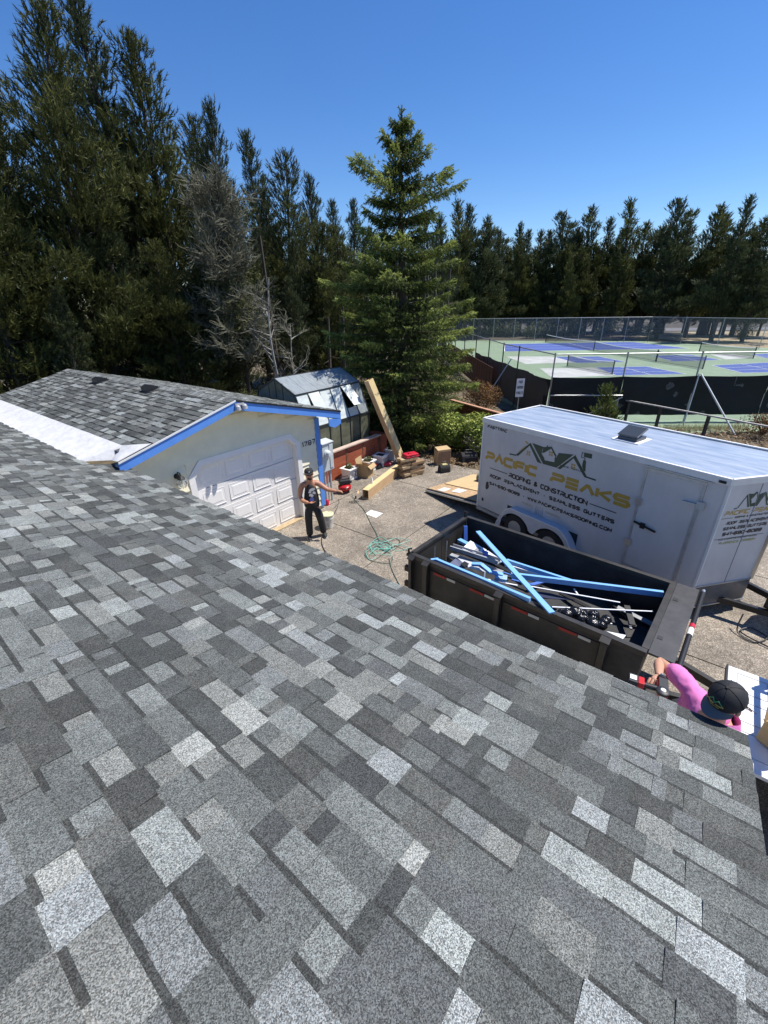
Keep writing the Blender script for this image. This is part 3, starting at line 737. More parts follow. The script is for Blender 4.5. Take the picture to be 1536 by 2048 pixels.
# ============================================================ YARD THINGS
def top(mb, name, material, label, cat, group=None, bevel=0, smooth=False):
    """a thing that is one mesh: origin moved to the middle of its base"""
    a = np.array(mb.v); c = (a.min(0)+a.max(0))/2; c[2] = a[:, 2].min(); mb.v = [tuple(p-c) for p in a]
    o = mb.build(name, material, None, bevel=bevel, smooth=smooth); o.location = c
    return tag(o, label, cat, group)
def H(a, b, z=0): p = q0 + jx*a + jy*b; return (p.x, p.y, z)
CARD = mat('cardboard', (.50, .35, .18), .85, var=.15, vscale=6)
CARDIN = mat('cardboard_inside', (.33, .22, .11), .9)
PLY = mat('plywood', (.62, .44, .23), .75, var=.22, vscale=4, stretch=(1, 7, 1))
LUMB = mat('yellow_packing_board', (.66, .50, .25), .7, var=.10, vscale=3)
REDP = mat('red_plastic', (.55, .02, .045), .35, var=.1)
BLKP = mat('black_plastic', (.02, .02, .022), .5)
SHINY = mat('shiny_metal', (.6, .6, .6), .3, metal=.8)

# ---- greenhouse
gh = empty('greenhouse', H(1.05, 1.55, 0), HR, 'gambrel greenhouse with frosted panels and an open roof vent, behind the low red fence', 'greenhouse')
FROST = mat('frosted_panel', (.62, .66, .62), .35, var=.18, vscale=3, stretch=(1, 4, 1))
TWIN = mat('weathered_twinwall', (.27, .30, .31), .4, var=.35, vscale=4, stretch=(8, 1, 1), bump=.3, bscale=12)
OLIVEP = mat('dusty_greenhouse_pane', (.17, .175, .12), .25, var=.5, vscale=1.8, vcol=(.07, .075, .05))
LGL = 2.95; EV = 1.80; BK = 2.80; RG = 3.22; yE, yB, yR = 0, .40, 1.28; yB2, yE2 = 2.16, 2.56
fr = MB(); n6 = 6
for i in range(n6+1):
    x = LGL*i/n6
    fr.bar((x, yE, .1), (x, yE, EV), .035); fr.bar((x, yE, EV), (x, yB, BK), .03); fr.bar((x, yE2, .1), (x, yE2, EV), .035); fr.bar((x, yE2, EV), (x, yB2, BK), .03)
for x in (0, LGL):
    fr.bar((x, yB, BK), (x, yR, RG), .045); fr.bar((x, yB2, BK), (x, yR, RG), .045)
    for y in (.35, .95, 1.28, 1.6, 2.2): fr.bar((x, y, .1), (x, y, 2.68 if .3 < y < .4 or y == 2.2 else RG-.2*abs(y-1.28)-.05), .03)
for y, z in ((yE, EV), (yB, BK), (yR, RG), (yB2, BK), (yE2, EV), (yE, .12)): fr.bar((0, y, z), (LGL, y, z), .05 if z != RG else .06)
fr.build('frame', mat('dark_frame', (.03, .035, .035), .5), gh)
for i in range(n6):
    x0 = LGL*i/n6+.02; x1 = LGL*(i+1)/n6-.02
    MB().box(x0, x1, yE+.004, yE+.012, .14, EV-.03).build('wall_pane', OLIVEP, gh)
    MB().box(x0, x1, yE2-.012, yE2-.004, .14, EV-.03).build('wall_pane', OLIVEP, gh)
    m_ = TWIN if i == 5 else FROST
    def sl(x, t, h=0): return (x, yE+(yB-yE)*t - h*.93, EV+(BK-EV)*t + h*.37)
    if i == 4:
        MB().prism([sl(x0, .02), sl(x1, .02), sl(x1, .28), sl(x0, .28)], (0, .006, .003)).build('roof_pane', FROST, gh)
        v0 = MB().prism([sl(x0, .30, .34), sl(x1, .30, .34), sl(x1, .99, .01), sl(x0, .99, .01)], (0, .01, .004)).build('open_vent', FROST, gh, label='vent panel propped open over a dark gap')
        MB().bar(sl(x0+.2, .3, 0), sl(x0+.2, .32, .33), .015).build('vent_arm', DKMETAL, v0)
    elif i == 1:
        MB().prism([sl(x0, .02, .0), sl(x1, .02, .0), sl(x1, .4, .0), sl(x0, .4, 0)], (0, .006, .003)).build('roof_pane', FROST, gh)
        MB().prism([sl(x0, .42, .12), sl(x1, .42, .12), sl(x1, .99, .01), sl(x0, .99, .01)], (0, .01, .004)).build('open_vent', FROST, gh)
    else: MB().prism([sl(x0, .02), sl(x1, .02), sl(x1, .98), sl(x0, .98)], (0, .006, .003)).build('roof_pane', m_, gh)
    MB().prism([(x0, yB2, BK), (x1, yB2, BK), (x1, yE2, EV), (x0, yE2, EV)], (0, -.008, 0)).build('roof_pane', TWIN, gh)
    MB().prism([(x0-.015, yB, BK+.012), (x1+.015, yB, BK+.012), (x1+.015, yR-.01, RG+.01), (x0-.015, yR-.01, RG+.01)], (0, 0, .012)).build('ridge_pane', TWIN, gh)
    MB().prism([(x0-.015, yB2, BK+.012), (x1+.015, yB2, BK+.012), (x1+.015, yR+.01, RG+.01), (x0-.015, yR+.01, RG+.01)], (0, 0, .012)).build('ridge_pane', TWIN, gh)
for x, s_ in ((-.006, 1), (LGL+.006, -1)):
    MB().prism([(x, .03, .14), (x, 2.53, .14), (x, 2.53, EV), (x, 2.12, BK-.02), (x, 1.28, RG-.03), (x, .44, BK-.02), (x, .03, EV)], (.005*s_, 0, 0)).build('end_pane', OLIVEP, gh)

# ---- low red fence
fe = empty('low_fence', H(.7, 1.22, 0), HR, 'low red board fence with a pale flat cap in front of the greenhouse', 'fence')
REDF = mat('red_stained_boards', (.40, .10, .045), .7, var=.35, vscale=5, stretch=(1, 1, 8), bump=.25)
for k in range(5):
    z = .02+k*.185
    for i in range(4):
        MB().box(.0+i*.85+.045, .85+i*.85-.045, 0, .03, z, z+.178).build('board', REDF, fe)
for i in range(5): MB().box(i*.85-.045, i*.85+.045, -.012, .08, 0, .955).build('post', mat('brown_fence_post', (.22, .09, .05), .8, var=.3), fe)
MB().box(-.06, 3.46, -.08, .12, .96, 1.0).build('cap_board', mat('pale_cap_board', (.55, .42, .34), .8, var=.2, vscale=4), fe)
MB().box(3.5, 3.9, .0, .6, 0, .95).build('planter_side', REDF, fe)

# red fence running behind the trailer
rf = empty('red_board_fence', (3.015, 18.463, 1.500), 0, 'dark red board fence with a pale cap behind the trailer and bushes', 'fence')
fa = Vector((3.015, 18.463, 1.500)[:2]); fb = Vector((4.590, 15.596, 1.500)[:2]); fdir = (fb-fa).normalized(); rz_ = math.atan2(fdir.y, fdir.x); rf.location = (fa.x, fa.y, 0); rf.rotation_euler = (0, 0, rz_)
for i in range(6):
    for k in range(9): MB().box(i*1.9+.05, i*1.9+1.85, 0, .025, .03+k*.16, .03+k*.16+.152).build('board', mat('dark_red_boards', (.20, .06, .03), .8, var=.4, vscale=4, stretch=(1, 1, 8)), rf)
    MB().box(i*1.9-.05, i*1.9+.05, -.02, .08, 0, 1.46).build('post', MATS['brown_fence_post'], rf)
MB().box(-.1, 11.5, -.06, .09, 1.47, 1.51).build('cap_board', mat('orange_cap_board', (.50, .26, .16), .8, var=.2), rf)
# dark back fence under the spruce
bf = empty('slat_fence', H(4.6, 3.6, 0), HR-.05, 'dark weathered slat fence in the shade under the spruce', 'fence')
for k in range(6): MB().box(0, 2.6, 0, .03, .1+k*.27, .1+k*.27+.2).build('slat', mat('grey_weathered_slats', (.10, .08, .07), .9, var=.4, stretch=(1, 1, 5)), bf)
for i in range(3): MB().box(i*1.25, i*1.25+.09, .03, .12, 0, 1.75).build('post', MATS['brown_fence_post'], bf)

# ---- electric meter pedestal
mt = empty('electric_meter', H(.22, .10, 0), HR, 'grey electric meter cabinet on a post with conduits at the house corner', 'meter')
GREYM = mat('meter_grey_paint', (.52, .56, .55), .45, var=.08, vscale=6)
MB().box(0, .42, 0, .26, .98, 1.78).build('cabinet', GREYM, mt, bevel=.008)
MB().prism([(-.02, -.03, 1.785), (.44, -.03, 1.785), (.44, .28, 1.83), (-.02, .28, 1.83)], (0, 0, .015)).build('lid', GREYM, mt)
mm_ = MB(); mm_.lathe([(.11, 0), (.11, .04), (.085, .05), (.085, .12), (.07, .15), (0, .155)], (.16, 0, 1.50), 18, Matrix.Rotation(R(90), 3, 'X')); mm_.build('meter_dial', mat('dial_glass', (.6, .63, .63), .15), mt, smooth=True)
MB().box(.27, .39, -.018, 0, 1.05, 1.45).build('breaker_door', GREYM, mt, bevel=.004)
MB().box(.26, .40, -.02, 0, 1.47, 1.74).build('breaker_door', GREYM, mt, bevel=.004)
for x, r_ in ((.09, .03), (.20, .022), (.32, .03)): MB().tube([(x, .08, 0), (x, .08, 1.0)], r_, 10).build('conduit', mat('conduit_grey', (.45, .46, .46), .5), mt, smooth=True)
MB().box(-.02, .04, .10, .2, 0, 1.0).build('post', mat('old_post', (.14, .11, .08), .9, var=.4), mt)
rc = MB(); rc.lathe([(.0, 0), (.055, 0), (.055, .14), (.03, .17), (0, .17)], (-1.642, 11.320, 0.000), 12); top(rc, 'spray_can', REDP, 'small red can on the ground against the blue corner board', 'can', smooth=True)

# ---- planters
SOIL = mat('soil', (.06, .045, .03), 1.0)
def leaves(name, n, rad, c, seed, material, parent=None, size=.06, flat=1.0, shell=.35, aspect=.42, gap=0.0):
    """foliage mass as single leaves spread through a lumpy volume"""
    r = np.random.RandomState(seed); rad = np.array(rad, dtype=float)
    d = r.normal(size=(n, 3)); d /= np.linalg.norm(d, axis=1)[:, None]
    lob = r.normal(size=(7, 3)); lob /= np.linalg.norm(lob, axis=1)[:, None]
    amp = .72 + .36*np.max(np.clip(d@lob.T, 0, 1)**4*r.uniform(.5, 1.2, 7), axis=1)
    q = (shell + (1-shell)*r.rand(n)**.5)*amp
    p = d*q[:, None]*rad; p[:, 2] = np.maximum(p[:, 2], -rad[2]*.96)
    p += np.array(c)
    nrm = d*.6 + r.normal(size=(n, 3))*.55 + np.array([0, 0, .5*flat]); nrm /= np.linalg.norm(nrm, axis=1)[:, None]
    a = np.cross(nrm, r.normal(size=(n, 3))); a /= np.linalg.norm(a, axis=1)[:, None]; b = np.cross(nrm, a)
    L = size*r.uniform(.7, 1.4, n)[:, None]; W_ = L*aspect
    fold = nrm*L*.12
    v = np.stack([p-a*L*.5, p-b*W_*.5+fold, p+a*L*.5, p+b*W_*.5+fold], axis=1).reshape(-1, 3)
    f = np.arange(4*n, dtype=np.int32).reshape(-1, 4)
    cl = (np.sin(p[:, 0]*5.1+seed)+np.sin(p[:, 1]*4.3+seed*2)+np.sin(p[:, 2]*6.0))/6+.5
    t = np.clip(cl*.5 + r.rand(n)*.6 - .05, 0, 1)
    return mesh_link(name, v, f, material, parent, tint=t)
def planter(px, label, seed, plant=True, s=.36, loc=None):
    e = empty('planter', loc or px, HR+.05*seed, label, 'planter', 'white wooden planter boxes by the low red fence')
    b = MB(); b.box(-s/2, s/2, -s/2, s/2, 0.0, .37); b.build('box', WHITE, e, bevel=.004)
    k = s/2+.004
    for zz in (.04, .33):
        MB().box(-k-.006, k+.006, -k-.006, k+.006, zz-.025, zz+.025).build('band', WHITE, e)
    r_ = MB(); o_ = s/2+.045; i_ = s/2-.03
    for (x0, x1, y0_, y1_) in ((-o_, o_, -o_, -i_), (-o_, o_, i_, o_), (-o_, -i_, -i_, i_), (i_, o_, -i_, i_)): r_.box(x0, x1, y0_, y1_, .37, .40)
    r_.build('rim', WHITE, e)
    lat = MB()
    for side in (0, 1):
        for d_ in (-.09, 0, .09):
            for sg in (1, -1):
                a = (-.10+d_*.6, -k-.008, .1) ; bq = (.10+d_*.6, -k-.008, .28)
                p1 = (a[0]*sg, a[1], a[2]); p2 = (bq[0]*sg, bq[1], bq[2])
                if side: p1 = (-p1[1], p1[0], p1[2]); p2 = (-p2[1], p2[0], p2[2])
                lat.bar(p1, p2, .012, .01)
    lat.build('lattice', mat('lattice_grey', (.3, .3, .3), .8), e)
    MB().box(-i_+.002, i_-.002, -i_+.002, i_-.002, .371, .385).build('soil', SOIL, e)
    if plant: leaves('plant', 160, (.15, .15, .12), (0, 0, .44), seed, OLIVE, e, size=.07)
    return e
planter(None, 'white planter box with a small plant nearest the meter cabinet', 1, True, loc=H(2.12, .90))
planter(None, 'white planter box hidden partly behind the open cardboard box', 2, True, loc=H(3.05, .86))
planter(None, 'white planter box with little in it, right end of the low red fence', 3, False, loc=H(3.78, .88))
planter(None, 'shaded grey-white planter box behind the leaning long board pack', 4, True, loc=H(4.55, .95))

# ---- open cardboard box
def carton(loc, rz, s, h, label, flaps=True, open_=True):
    e = empty('cardboard_box', loc, rz, label, 'box')
    b = MB(); t = .008; x = s[0]/2; y = s[1]/2
    b.box(-x, x, -y, -y+t, 0, h).box(-x, x, y-t, y, 0, h).box(-x, -x+t, -y+t, y-t, 0, h).box(x-t, x, -y+t, y-t, 0, h).box(-x+t, x-t, -y+t, y-t, 0, .01)
    b.build('body', CARD, e)
    if open_:
        f = .7*s[1]/2
        MB().prism([(-x, -y, h), (x, -y, h), (x*.95, -y-f*.75, h-.10), (-x*.95, -y-f*.75, h-.10)], (0, 0, .006)).build('flap', CARD, e)
        MB().prism([(-x, y, h), (x, y, h), (x*.95, y+f*.3, h+.2), (-x*.95, y+f*.3, h+.2)], (0, .006, 0)).build('flap', CARD, e)
        MB().prism([(-x, -y, h), (-x, y, h), (-x-f*.85, y*.9, h+.10), (-x-f*.85, -y*.9, h+.10)], (0, 0, .006)).build('flap', CARD, e)
        MB().prism([(x, -y, h), (x, y, h), (x+f*.7, y*.9, h-.14), (x+f*.7, -y*.9, h-.14)], (0, 0, .006)).build('flap', CARD, e)
    return e
carton(H(2.66, .66), HR+.25, (.46, .42), .42, 'open cardboard box with raised flaps between the white planters')
c2 = carton((2.137, 14.694, 0.000), .35, (.52, .30), .55, 'brown carton standing on end in the shade before the rhododendron', open_=False)
MB().box(-.24, .24, -.165, -.158, .02, .5).build('front_flap', mat('dull_cardboard', (.22, .13, .08), .9, var=.2), c2)
MB().prism([(-.26, -.15, .55), (.26, -.15, .55), (.24, .15, .60), (-.24, .15, .60)], (0, 0, .01)).build('flap', CARD, c2)

# ---- long pale packs of board: one lying, one leaning
def pack(a, b, w_, h_, name, label, up=(0, 0, 1), hollow=True):
    a = Vector(a); b = Vector(b); d = (b-a).normalized(); upv = Vector(up); sx = d.cross(upv).normalized(); sz = sx.cross(d).normalized(); t = .014
    e = empty(name, tuple(a), 0, label, 'long box')
    def P(u, v_, l): return (d*l + sx*u + sz*v_)
    L = (b-a).length; X = w_/2; Z = h_/2
    def board(u0, u1, v0, v1, nm, m_):
        q = [P(u0, v0, 0), P(u1, v0, 0), P(u1, v1, 0), P(u0, v1, 0)]; MB().prism(q, tuple(d*L)).build(nm, m_, e)
    board(-X, X, Z-t, Z, 'top_board', LUMB); board(-X, X, -Z, -Z+t, 'bottom_board', LUMB)
    board(X-t, X, -Z+t+.001, Z-t-.001, 'side_board', CARDL); board(-X, -X+t, -Z+t+.001, Z-t-.001, 'side_board', CARDL)
    qq = [P(-X+t+.001, -Z+t+.001, L*.985), P(X-t-.001, -Z+t+.001, L*.985), P(X-t-.001, Z-t-.001, L*.985), P(-X+t+.001, Z-t-.001, L*.985)]
    MB().prism(qq, tuple(d*.01)).build('end_board', CARDL, e)
    return e
CARDL = mat('tan_pack_side', (.56, .37, .20), .8, var=.12, vscale=4)
pk = pack((-0.539, 11.673, 0.155), (0.525, 13.794, 0.155), .20, .30, 'long_pack', 'long pale box lying on the driveway with an open dark end')
MB().box(-.25, -.2, .05, .28, 0, .012).build('end_flap', CARDL, pk)
pack((0.675, 14.825, 0.100), (-0.431, 14.866, 2.950), .26, .20, 'long_pack', 'long pale box leaning up against the greenhouse end', up=(.45, -.55, .7))
cup = MB(); cup.lathe([(0, 0), (.035, 0), (.035, .13), (.015, .16), (.015, .19), (0, .19)], (-0.350, 12.189, 0.310), 12); top(cup, 'bottle', WHITE, 'small white bottle standing on the lying long box', 'bottle', smooth=True)

# ---- stack of wood bundles and the red case on top
rs = random.Random(5); WOODB = mat('split_wood_brown', (.30, .20, .11), .85, var=.35, vscale=9, stretch=(1, 5, 1)); WOODC = mat('split_wood_pale', (.46, .34, .20), .85, var=.3, vscale=9)
sb = Vector((0.942, 13.604, 0.000)); lv = ['bottom', 'second', 'third', 'fourth', 'fifth', 'sixth', 'seventh', 'eighth']
for k in range(8):
    for j in range(2):
        b = MB(); w_ = rs.uniform(.27, .33); l_ = rs.uniform(.50, .62)
        n_p = 3
        for i in range(n_p): b.box(-l_/2+rs.uniform(-.03, .03), l_/2+rs.uniform(-.03, .03), -w_/2+i*w_/n_p+.004, -w_/2+(i+1)*w_/n_p-.004, k*.082, k*.082+.076)
        rot = Matrix.Rotation(rs.uniform(-.12, .12)+(.55), 3, 'Z'); off = Vector(((j-.5)*.30+rs.uniform(-.03, .03), rs.uniform(-.04, .04)+(j-.5)*.16, 0))
        if j == 1 and k >= 6: continue
        b.v = [tuple(rot @ Vector(v) + sb + off) for v in b.v]
        top(b, 'wood_bundle', WOODC if (k+j) % 3 == 1 else WOODB, f'brown wood bundle, {lv[k]} from the ground, {"left" if j == 0 else "right"} pile under the red case' if k < 6 else f'brown wood bundle, {lv[k]} from the ground under the red case', 'wood bundle', 'bundles stacked beside the lying long box')
tc_ = empty('tool_case', (sb.x-.03, sb.y-.02, .66), .5, 'red plastic tool case lying on top of the wood stack', 'tool case')
MB().box(-.24, .24, -.16, .16, 0, .06).build('base', REDP, tc_, bevel=.015); MB().box(-.235, .235, -.155, .155, .065, .12).build('lid', REDP, tc_, bevel=.02)
MB().box(-.08, .08, -.06, .06, .12, .145).build('boss', REDP, tc_, bevel=.01); MB().tube([(-.08, -.17, .06), (-.08, -.21, .06), (.08, -.21, .06), (.08, -.17, .06)], .014, 8).build('handle', BLKP, tc_)
# tool bags
def bag(loc, rz, sz, label, main, accent):
    e = empty('tool_bag', loc, rz, label, 'tool bag'); x, y, z = sz
    MB().prism([(-x, -y, 0), (-x, y, 0), (-x, y*.75, z*.7), (-x, y*.2, z), (-x, -y*.2, z), (-x, -y*.75, z*.7)], (2*x, 0, 0)).build('body', main, e, bevel=.02)
    MB().box(-x*.7, x*.7, -y-.02, -y, .03, z*.6).build('pocket', main, e, bevel=.006)
    MB().box(-x*.5, x*.5, -y*.5, y*.5, z*.86, z*1.03).build('flap', accent, e, bevel=.01)
    MB().tube([(-x*.5, 0, z), (-x*.4, 0, z+.09), (x*.4, 0, z+.09), (x*.5, 0, z)], .013, 6).build('handle', BLKP, e)
    return e
BAGB = mat('black_canvas', (.022, .022, .024), .85, bump=.5, bscale=60); YEL = mat('yellow_cloth', (.55, .48, .22), .8)
bag((2.099, 13.875, 0.000), .35, (.19, .14, .27), 'black tool bag with yellow top on the open driveway', BAGB, YEL)
bag((3.119, 14.909, 0.000), .2, (.30, .2, .34), 'large black bag in front of the right hand bush', BAGB, BAGB)
bag((-0.323, 14.263, 0.000), .6, (.30, .12, .16), 'slumped black bag with red cloth behind the lying long box', BAGB, REDP)
hp = MB()
for i in range(6): ellipsoid(hp, Vector((0.034, 14.606, 0.000))+Vector((rs.uniform(-.2, .2), rs.uniform(-.1, .1), .06)), (.12, .09, .07), nu=8, nv=5)
top(hp, 'cloth_heap', REDP, 'crumpled red cloth heap beside the slumped black bag', 'cloth', smooth=True)

# ---- compressor
cp = empty('air_compressor', (-1.201, 12.255, 0.000), .35, 'red pancake air compressor with black motor by the meter', 'compressor')
MB().lathe([(0, .07), (.14, .075), (.20, .12), (.21, .17), (.20, .22), (.14, .265), (0, .27)], n=24).build('tank', mat('red_tank_paint', (.42, .015, .02), .25), cp, smooth=True)
mo = MB(); mo.box(-.17, .17, -.10, .10, .27, .42); mo.build('motor_housing', BLKP, cp, bevel=.03)
MB().lathe([(0, 0), (.07, 0), (.07, .14), (0, .14)], (.08, 0, .34), 14, Matrix.Rotation(R(90), 3, 'Y')).build('cylinder_head', mat('dark_grey_metal', (.1, .1, .1), .5, metal=.5), cp)
MB().tube([(-.15, 0, .4), (-.12, 0, .52), (.12, 0, .52), (.15, 0, .4)], .015, 8).build('handle', BLKP, cp)
for i in range(4):
    a = R(45+90*i); MB().lathe([(0, 0), (.025, 0), (.02, .10), (0, .1)], (.14*math.cos(a), .14*math.sin(a), 0), 8).build('foot', BLKP, cp)
MB().lathe([(0, 0), (.022, 0), (.022, .02), (0, .02)], (.0, -.2, .2), 10, Matrix.Rotation(R(90), 3, 'X')).build('gauge', SHINY, cp)

# ---- hoses
HOSEG = mat('green_hose', (.16, .50, .42), .4); HOSEK = mat('dark_green_hose', (.03, .08, .07), .5)
def smoothp(pts, n=6):
    P = [Vector(p) for p in pts]; out = []
    for i in range(len(P)-1):
        p0, p1, p2, p3 = P[max(0, i-1)], P[i], P[i+1], P[min(len(P)-1, i+2)]
        for k in range(n):
            t = k/n; out.append(.5*((2*p1)+(p2-p0)*t+(2*p0-5*p1+4*p2-p3)*t*t+(3*p1-p0-3*p2+p3)*t**3))
    return out+[P[-1]]
he = empty('air_hose', (-0.053, 8.840, 0.000), 0, 'green air hose in a loose tangle on the driveway', 'hose'); hb = Vector(he.location)
def rel(*ps): return [Vector(p)-hb for p in ps]
MB().tube(smoothp(rel((-0.979, 11.974, 0.050), (-0.820, 11.504, 0.010), (-0.564, 10.909, 0.012), (-0.350, 10.045, 0.012), (-0.214, 9.545, 0.012), (-0.112, 8.974, 0.020))), .0075, 6).build('hose_run', HOSEK, he, smooth=True)
MB().tube(smoothp(rel((0.093, 8.345, 0.012), (0.149, 7.852, 0.012), (0.299, 7.258, 0.012))), .0075, 6).build('hose_run', HOSEK, he, smooth=True)
hr = random.Random(8); pts = []
for i in range(64):
    t = i*.62; cxy = Vector((.16*math.sin(i*.37), .1*math.cos(i*.29), 0)); rad = (.12+.13*hr.random()) * (1.9 if i % 9 in (3, 4) else 1)
    pts.append(Vector((rad*math.cos(t)*1.25, rad*math.sin(t)*.9, .012+.05*hr.random()))+cxy)
MB().tube(smoothp(pts, 5), .0062, 5).build('coil', HOSEG, he, smooth=True)
MB().tube(smoothp(rel((-0.149, 8.889, 0.015), (0.011, 9.222, 0.015), (0.320, 9.210, 0.015), (0.345, 8.916, 0.015), (0.063, 8.582, 0.015), (-0.172, 8.881, 0.020), (-0.373, 8.712, 0.015), (-0.461, 8.491, 0.015), (-0.283, 8.227, 0.015), (0.112, 8.129, 0.015), (0.175, 8.415, 0.020))), .0065, 5).build('loop', HOSEK, he, smooth=True)
MB().tube(smoothp(rel((-0.291, 8.754, 0.015), (-0.441, 8.624, 0.015), (-0.340, 8.271, 0.015), (-0.205, 8.438, 0.015), (-0.325, 8.701, 0.020))), .0065, 5).build('loop', HOSEG, he, smooth=True)
t_ = MB(); t_.tube(smoothp([(-1.561, 9.548, 0.012), (-1.562, 9.241, 0.012), (-1.481, 8.876, 0.012), (-1.307, 8.484, 0.012), (-1.158, 8.264, 0.012)]), .012, 6); top(t_, 'power_cord', BLKP, 'black cord curving over the driveway below the bucket', 'cord')
t_ = MB(); t_.tube(smoothp([(-1.294, 11.062, 0.300), (-1.315, 11.417, 0.012), (-1.351, 11.011, 0.012), (-1.399, 10.628, 0.012)]), .009, 6); top(t_, 'power_cord', BLKP, 'thin cord drooping from the meter to the ground', 'cord')
cl = []
for i in range(14): cl.append(Vector((-0.951, 11.470, 0.012))+Vector((.1*math.cos(i*1.1)+.01*i, .07*math.sin(i*1.1), .01*(i % 2))))
t_ = MB(); t_.tube(smoothp(cl, 4), .006, 5); top(t_, 'cord_coil', BLKP, 'small coil of thin cord beside the red compressor', 'cord')

# ---- bucket
bk = empty('bucket', (-1.465, 9.946, 0.000), .3, 'white five gallon bucket with a stained lid next to the standing man', 'bucket')
BKW = mat('dirty_white_plastic', (.62, .60, .52), .5, var=.35, vscale=9)
MB().lathe([(0, 0), (.135, 0), (.150, .26), (.158, .262), (.158, .30), (.150, .302), (.153, .36), (0, .36)], n=22).build('pail', BKW, bk, smooth=True)
MB().lathe([(0, .361), (.162, .361), (.168, .37), (.165, .39), (.13, .392), (.125, .382), (0, .384)], n=22).build('lid', mat('stained_lid', (.66, .62, .40), .5, var=.4, vscale=14), bk, smooth=True)
MB().tube([(.158, 0, .29), (.17, -.06, .12), (.14, -.12, .05), (0, -.165, .06), (-.14, -.12, .05), (-.17, -.06, .12), (-.158, 0, .29)], .004, 5).build('handle', SHINY, bk)
# ---- paper sheet
pp = MB(); a = Vector((-0.529, 10.676, 0.000)); pp.prism([Vector((-0.529, 10.672, 0.002)), Vector((-0.367, 10.920, 0.002)), Vector((-0.029, 10.664, 0.010)), Vector((-0.221, 10.407, 0.004))], (0, 0, .006)); top(pp, 'white_board', mat('scuffed_white_board', (.74, .74, .72), .6, var=.1, vscale=14), 'white flat board lying alone in the middle of the driveway', 'board')

# ============================================================ CARGO TRAILER
tr = empty('cargo_trailer', (2.48, 10.35, 0), R(-55.4), 'white enclosed cargo trailer with roofing company lettering, rear ramp down', 'trailer')
TW = mat('trailer_white_skin', (.57, .555, .53), .42, var=.13, vscale=1.6, bump=.2, bscale=2.2, stretch=(1, 1, .45))
TTRIM = mat('trailer_trim_white', (.74, .73, .68), .45, var=.1, vscale=4)
ROOFM = mat('sky_tinted_roof_sheet', (.40, .45, .52), .40, vcol=(.20, .26, .36), var=.25, vscale=2.2, stretch=(.6, 3, 1), bump=.2, bscale=5)  # white roof: sky reflection and its streaks are put into the base colour
ALU = mat('aluminium_trim', (.50, .51, .50), .35, metal=.5, var=.2, vscale=8)
LEN, WID, ZB, ZT_ = 5.147, 2.19, .30, 2.70; AP = 5.147+.47
MB().box(.0, LEN, 0, .035, ZB, 2.60).build('side_panel', TW, tr)
MB().box(0, LEN, WID-.035, WID, ZB, 2.60).build('side_panel', TW, tr)
nose = [(LEN, 0), (AP, WID/2), (LEN, WID)]
MB().prism([(LEN+.002, .0, ZB), (AP, WID/2, ZB), (AP-.04, WID/2, ZB), (LEN+.002, .04, ZB)], (0, 0, 2.31)).build('nose_panel', TW, tr)
MB().prism([(LEN+.002, WID, ZB), (AP, WID/2+.001, ZB), (AP-.04, WID/2+.001, ZB), (LEN+.002, WID-.04, ZB)], (0, 0, 2.31)).build('nose_panel', TW, tr)
MB().prism([(-.0, 0, ZB-.02), (LEN, 0, ZB-.02), (AP-.05, WID/2, ZB-.02), (LEN, WID, ZB-.02), (0, WID, ZB-.02)], (0, 0, .1)).build('floor', mat('dark_floor', (.06, .05, .045), .9), tr)
nz = 2.705
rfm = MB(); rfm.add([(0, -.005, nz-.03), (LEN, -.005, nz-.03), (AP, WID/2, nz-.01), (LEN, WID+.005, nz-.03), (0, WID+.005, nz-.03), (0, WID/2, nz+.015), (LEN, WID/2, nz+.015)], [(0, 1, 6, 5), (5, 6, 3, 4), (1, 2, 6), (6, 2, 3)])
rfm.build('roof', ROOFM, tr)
tm = MB(); tm.box(-.01, LEN, -.022, -.001, 2.60, 2.70).box(-.01, LEN, WID+.001, WID+.022, 2.60, 2.70).box(-.02, .0, -.02, WID+.02, 2.60, 2.71)
tm.prism([(LEN, -.022, 2.60), (AP+.02, WID/2, 2.60), (AP-.01, WID/2, 2.60), (LEN, .0, 2.60)], (0, 0, .10)); tm.prism([(LEN, WID+.022, 2.60), (AP+.02, WID/2+.001, 2.60), (AP-.01, WID/2+.001, 2.60), (LEN, WID, 2.60)], (0, 0, .10))
tm.build('roof_trim', TTRIM, tr)
rw = MB()
for a, b in (((0, 0), (LEN, 0)), ((LEN, 0), (AP, WID/2)), ((AP, WID/2), (LEN, WID)), ((LEN, WID), (0, WID)), ((0, WID), (0, 0))): rw.bar((*a, 2.707), (*b, 2.707), .045, .018)
rw.build('roof_edge', WHITE, tr)
MB().box(0, .04, -.012, .05, ZB, 2.6).build('corner_post', TTRIM, tr); MB().box(0, .04, WID-.05, WID+.012, ZB, 2.6).build('corner_post', TTRIM, tr)
MB().box(0, LEN, -.012, -.001, ZB-.03, ZB+.05).build('bottom_rail', ALU, tr)
MB().box(.0, LEN, .05, WID-.05, ZB-.14, ZB-.03).build('chassis', DKMETAL, tr)
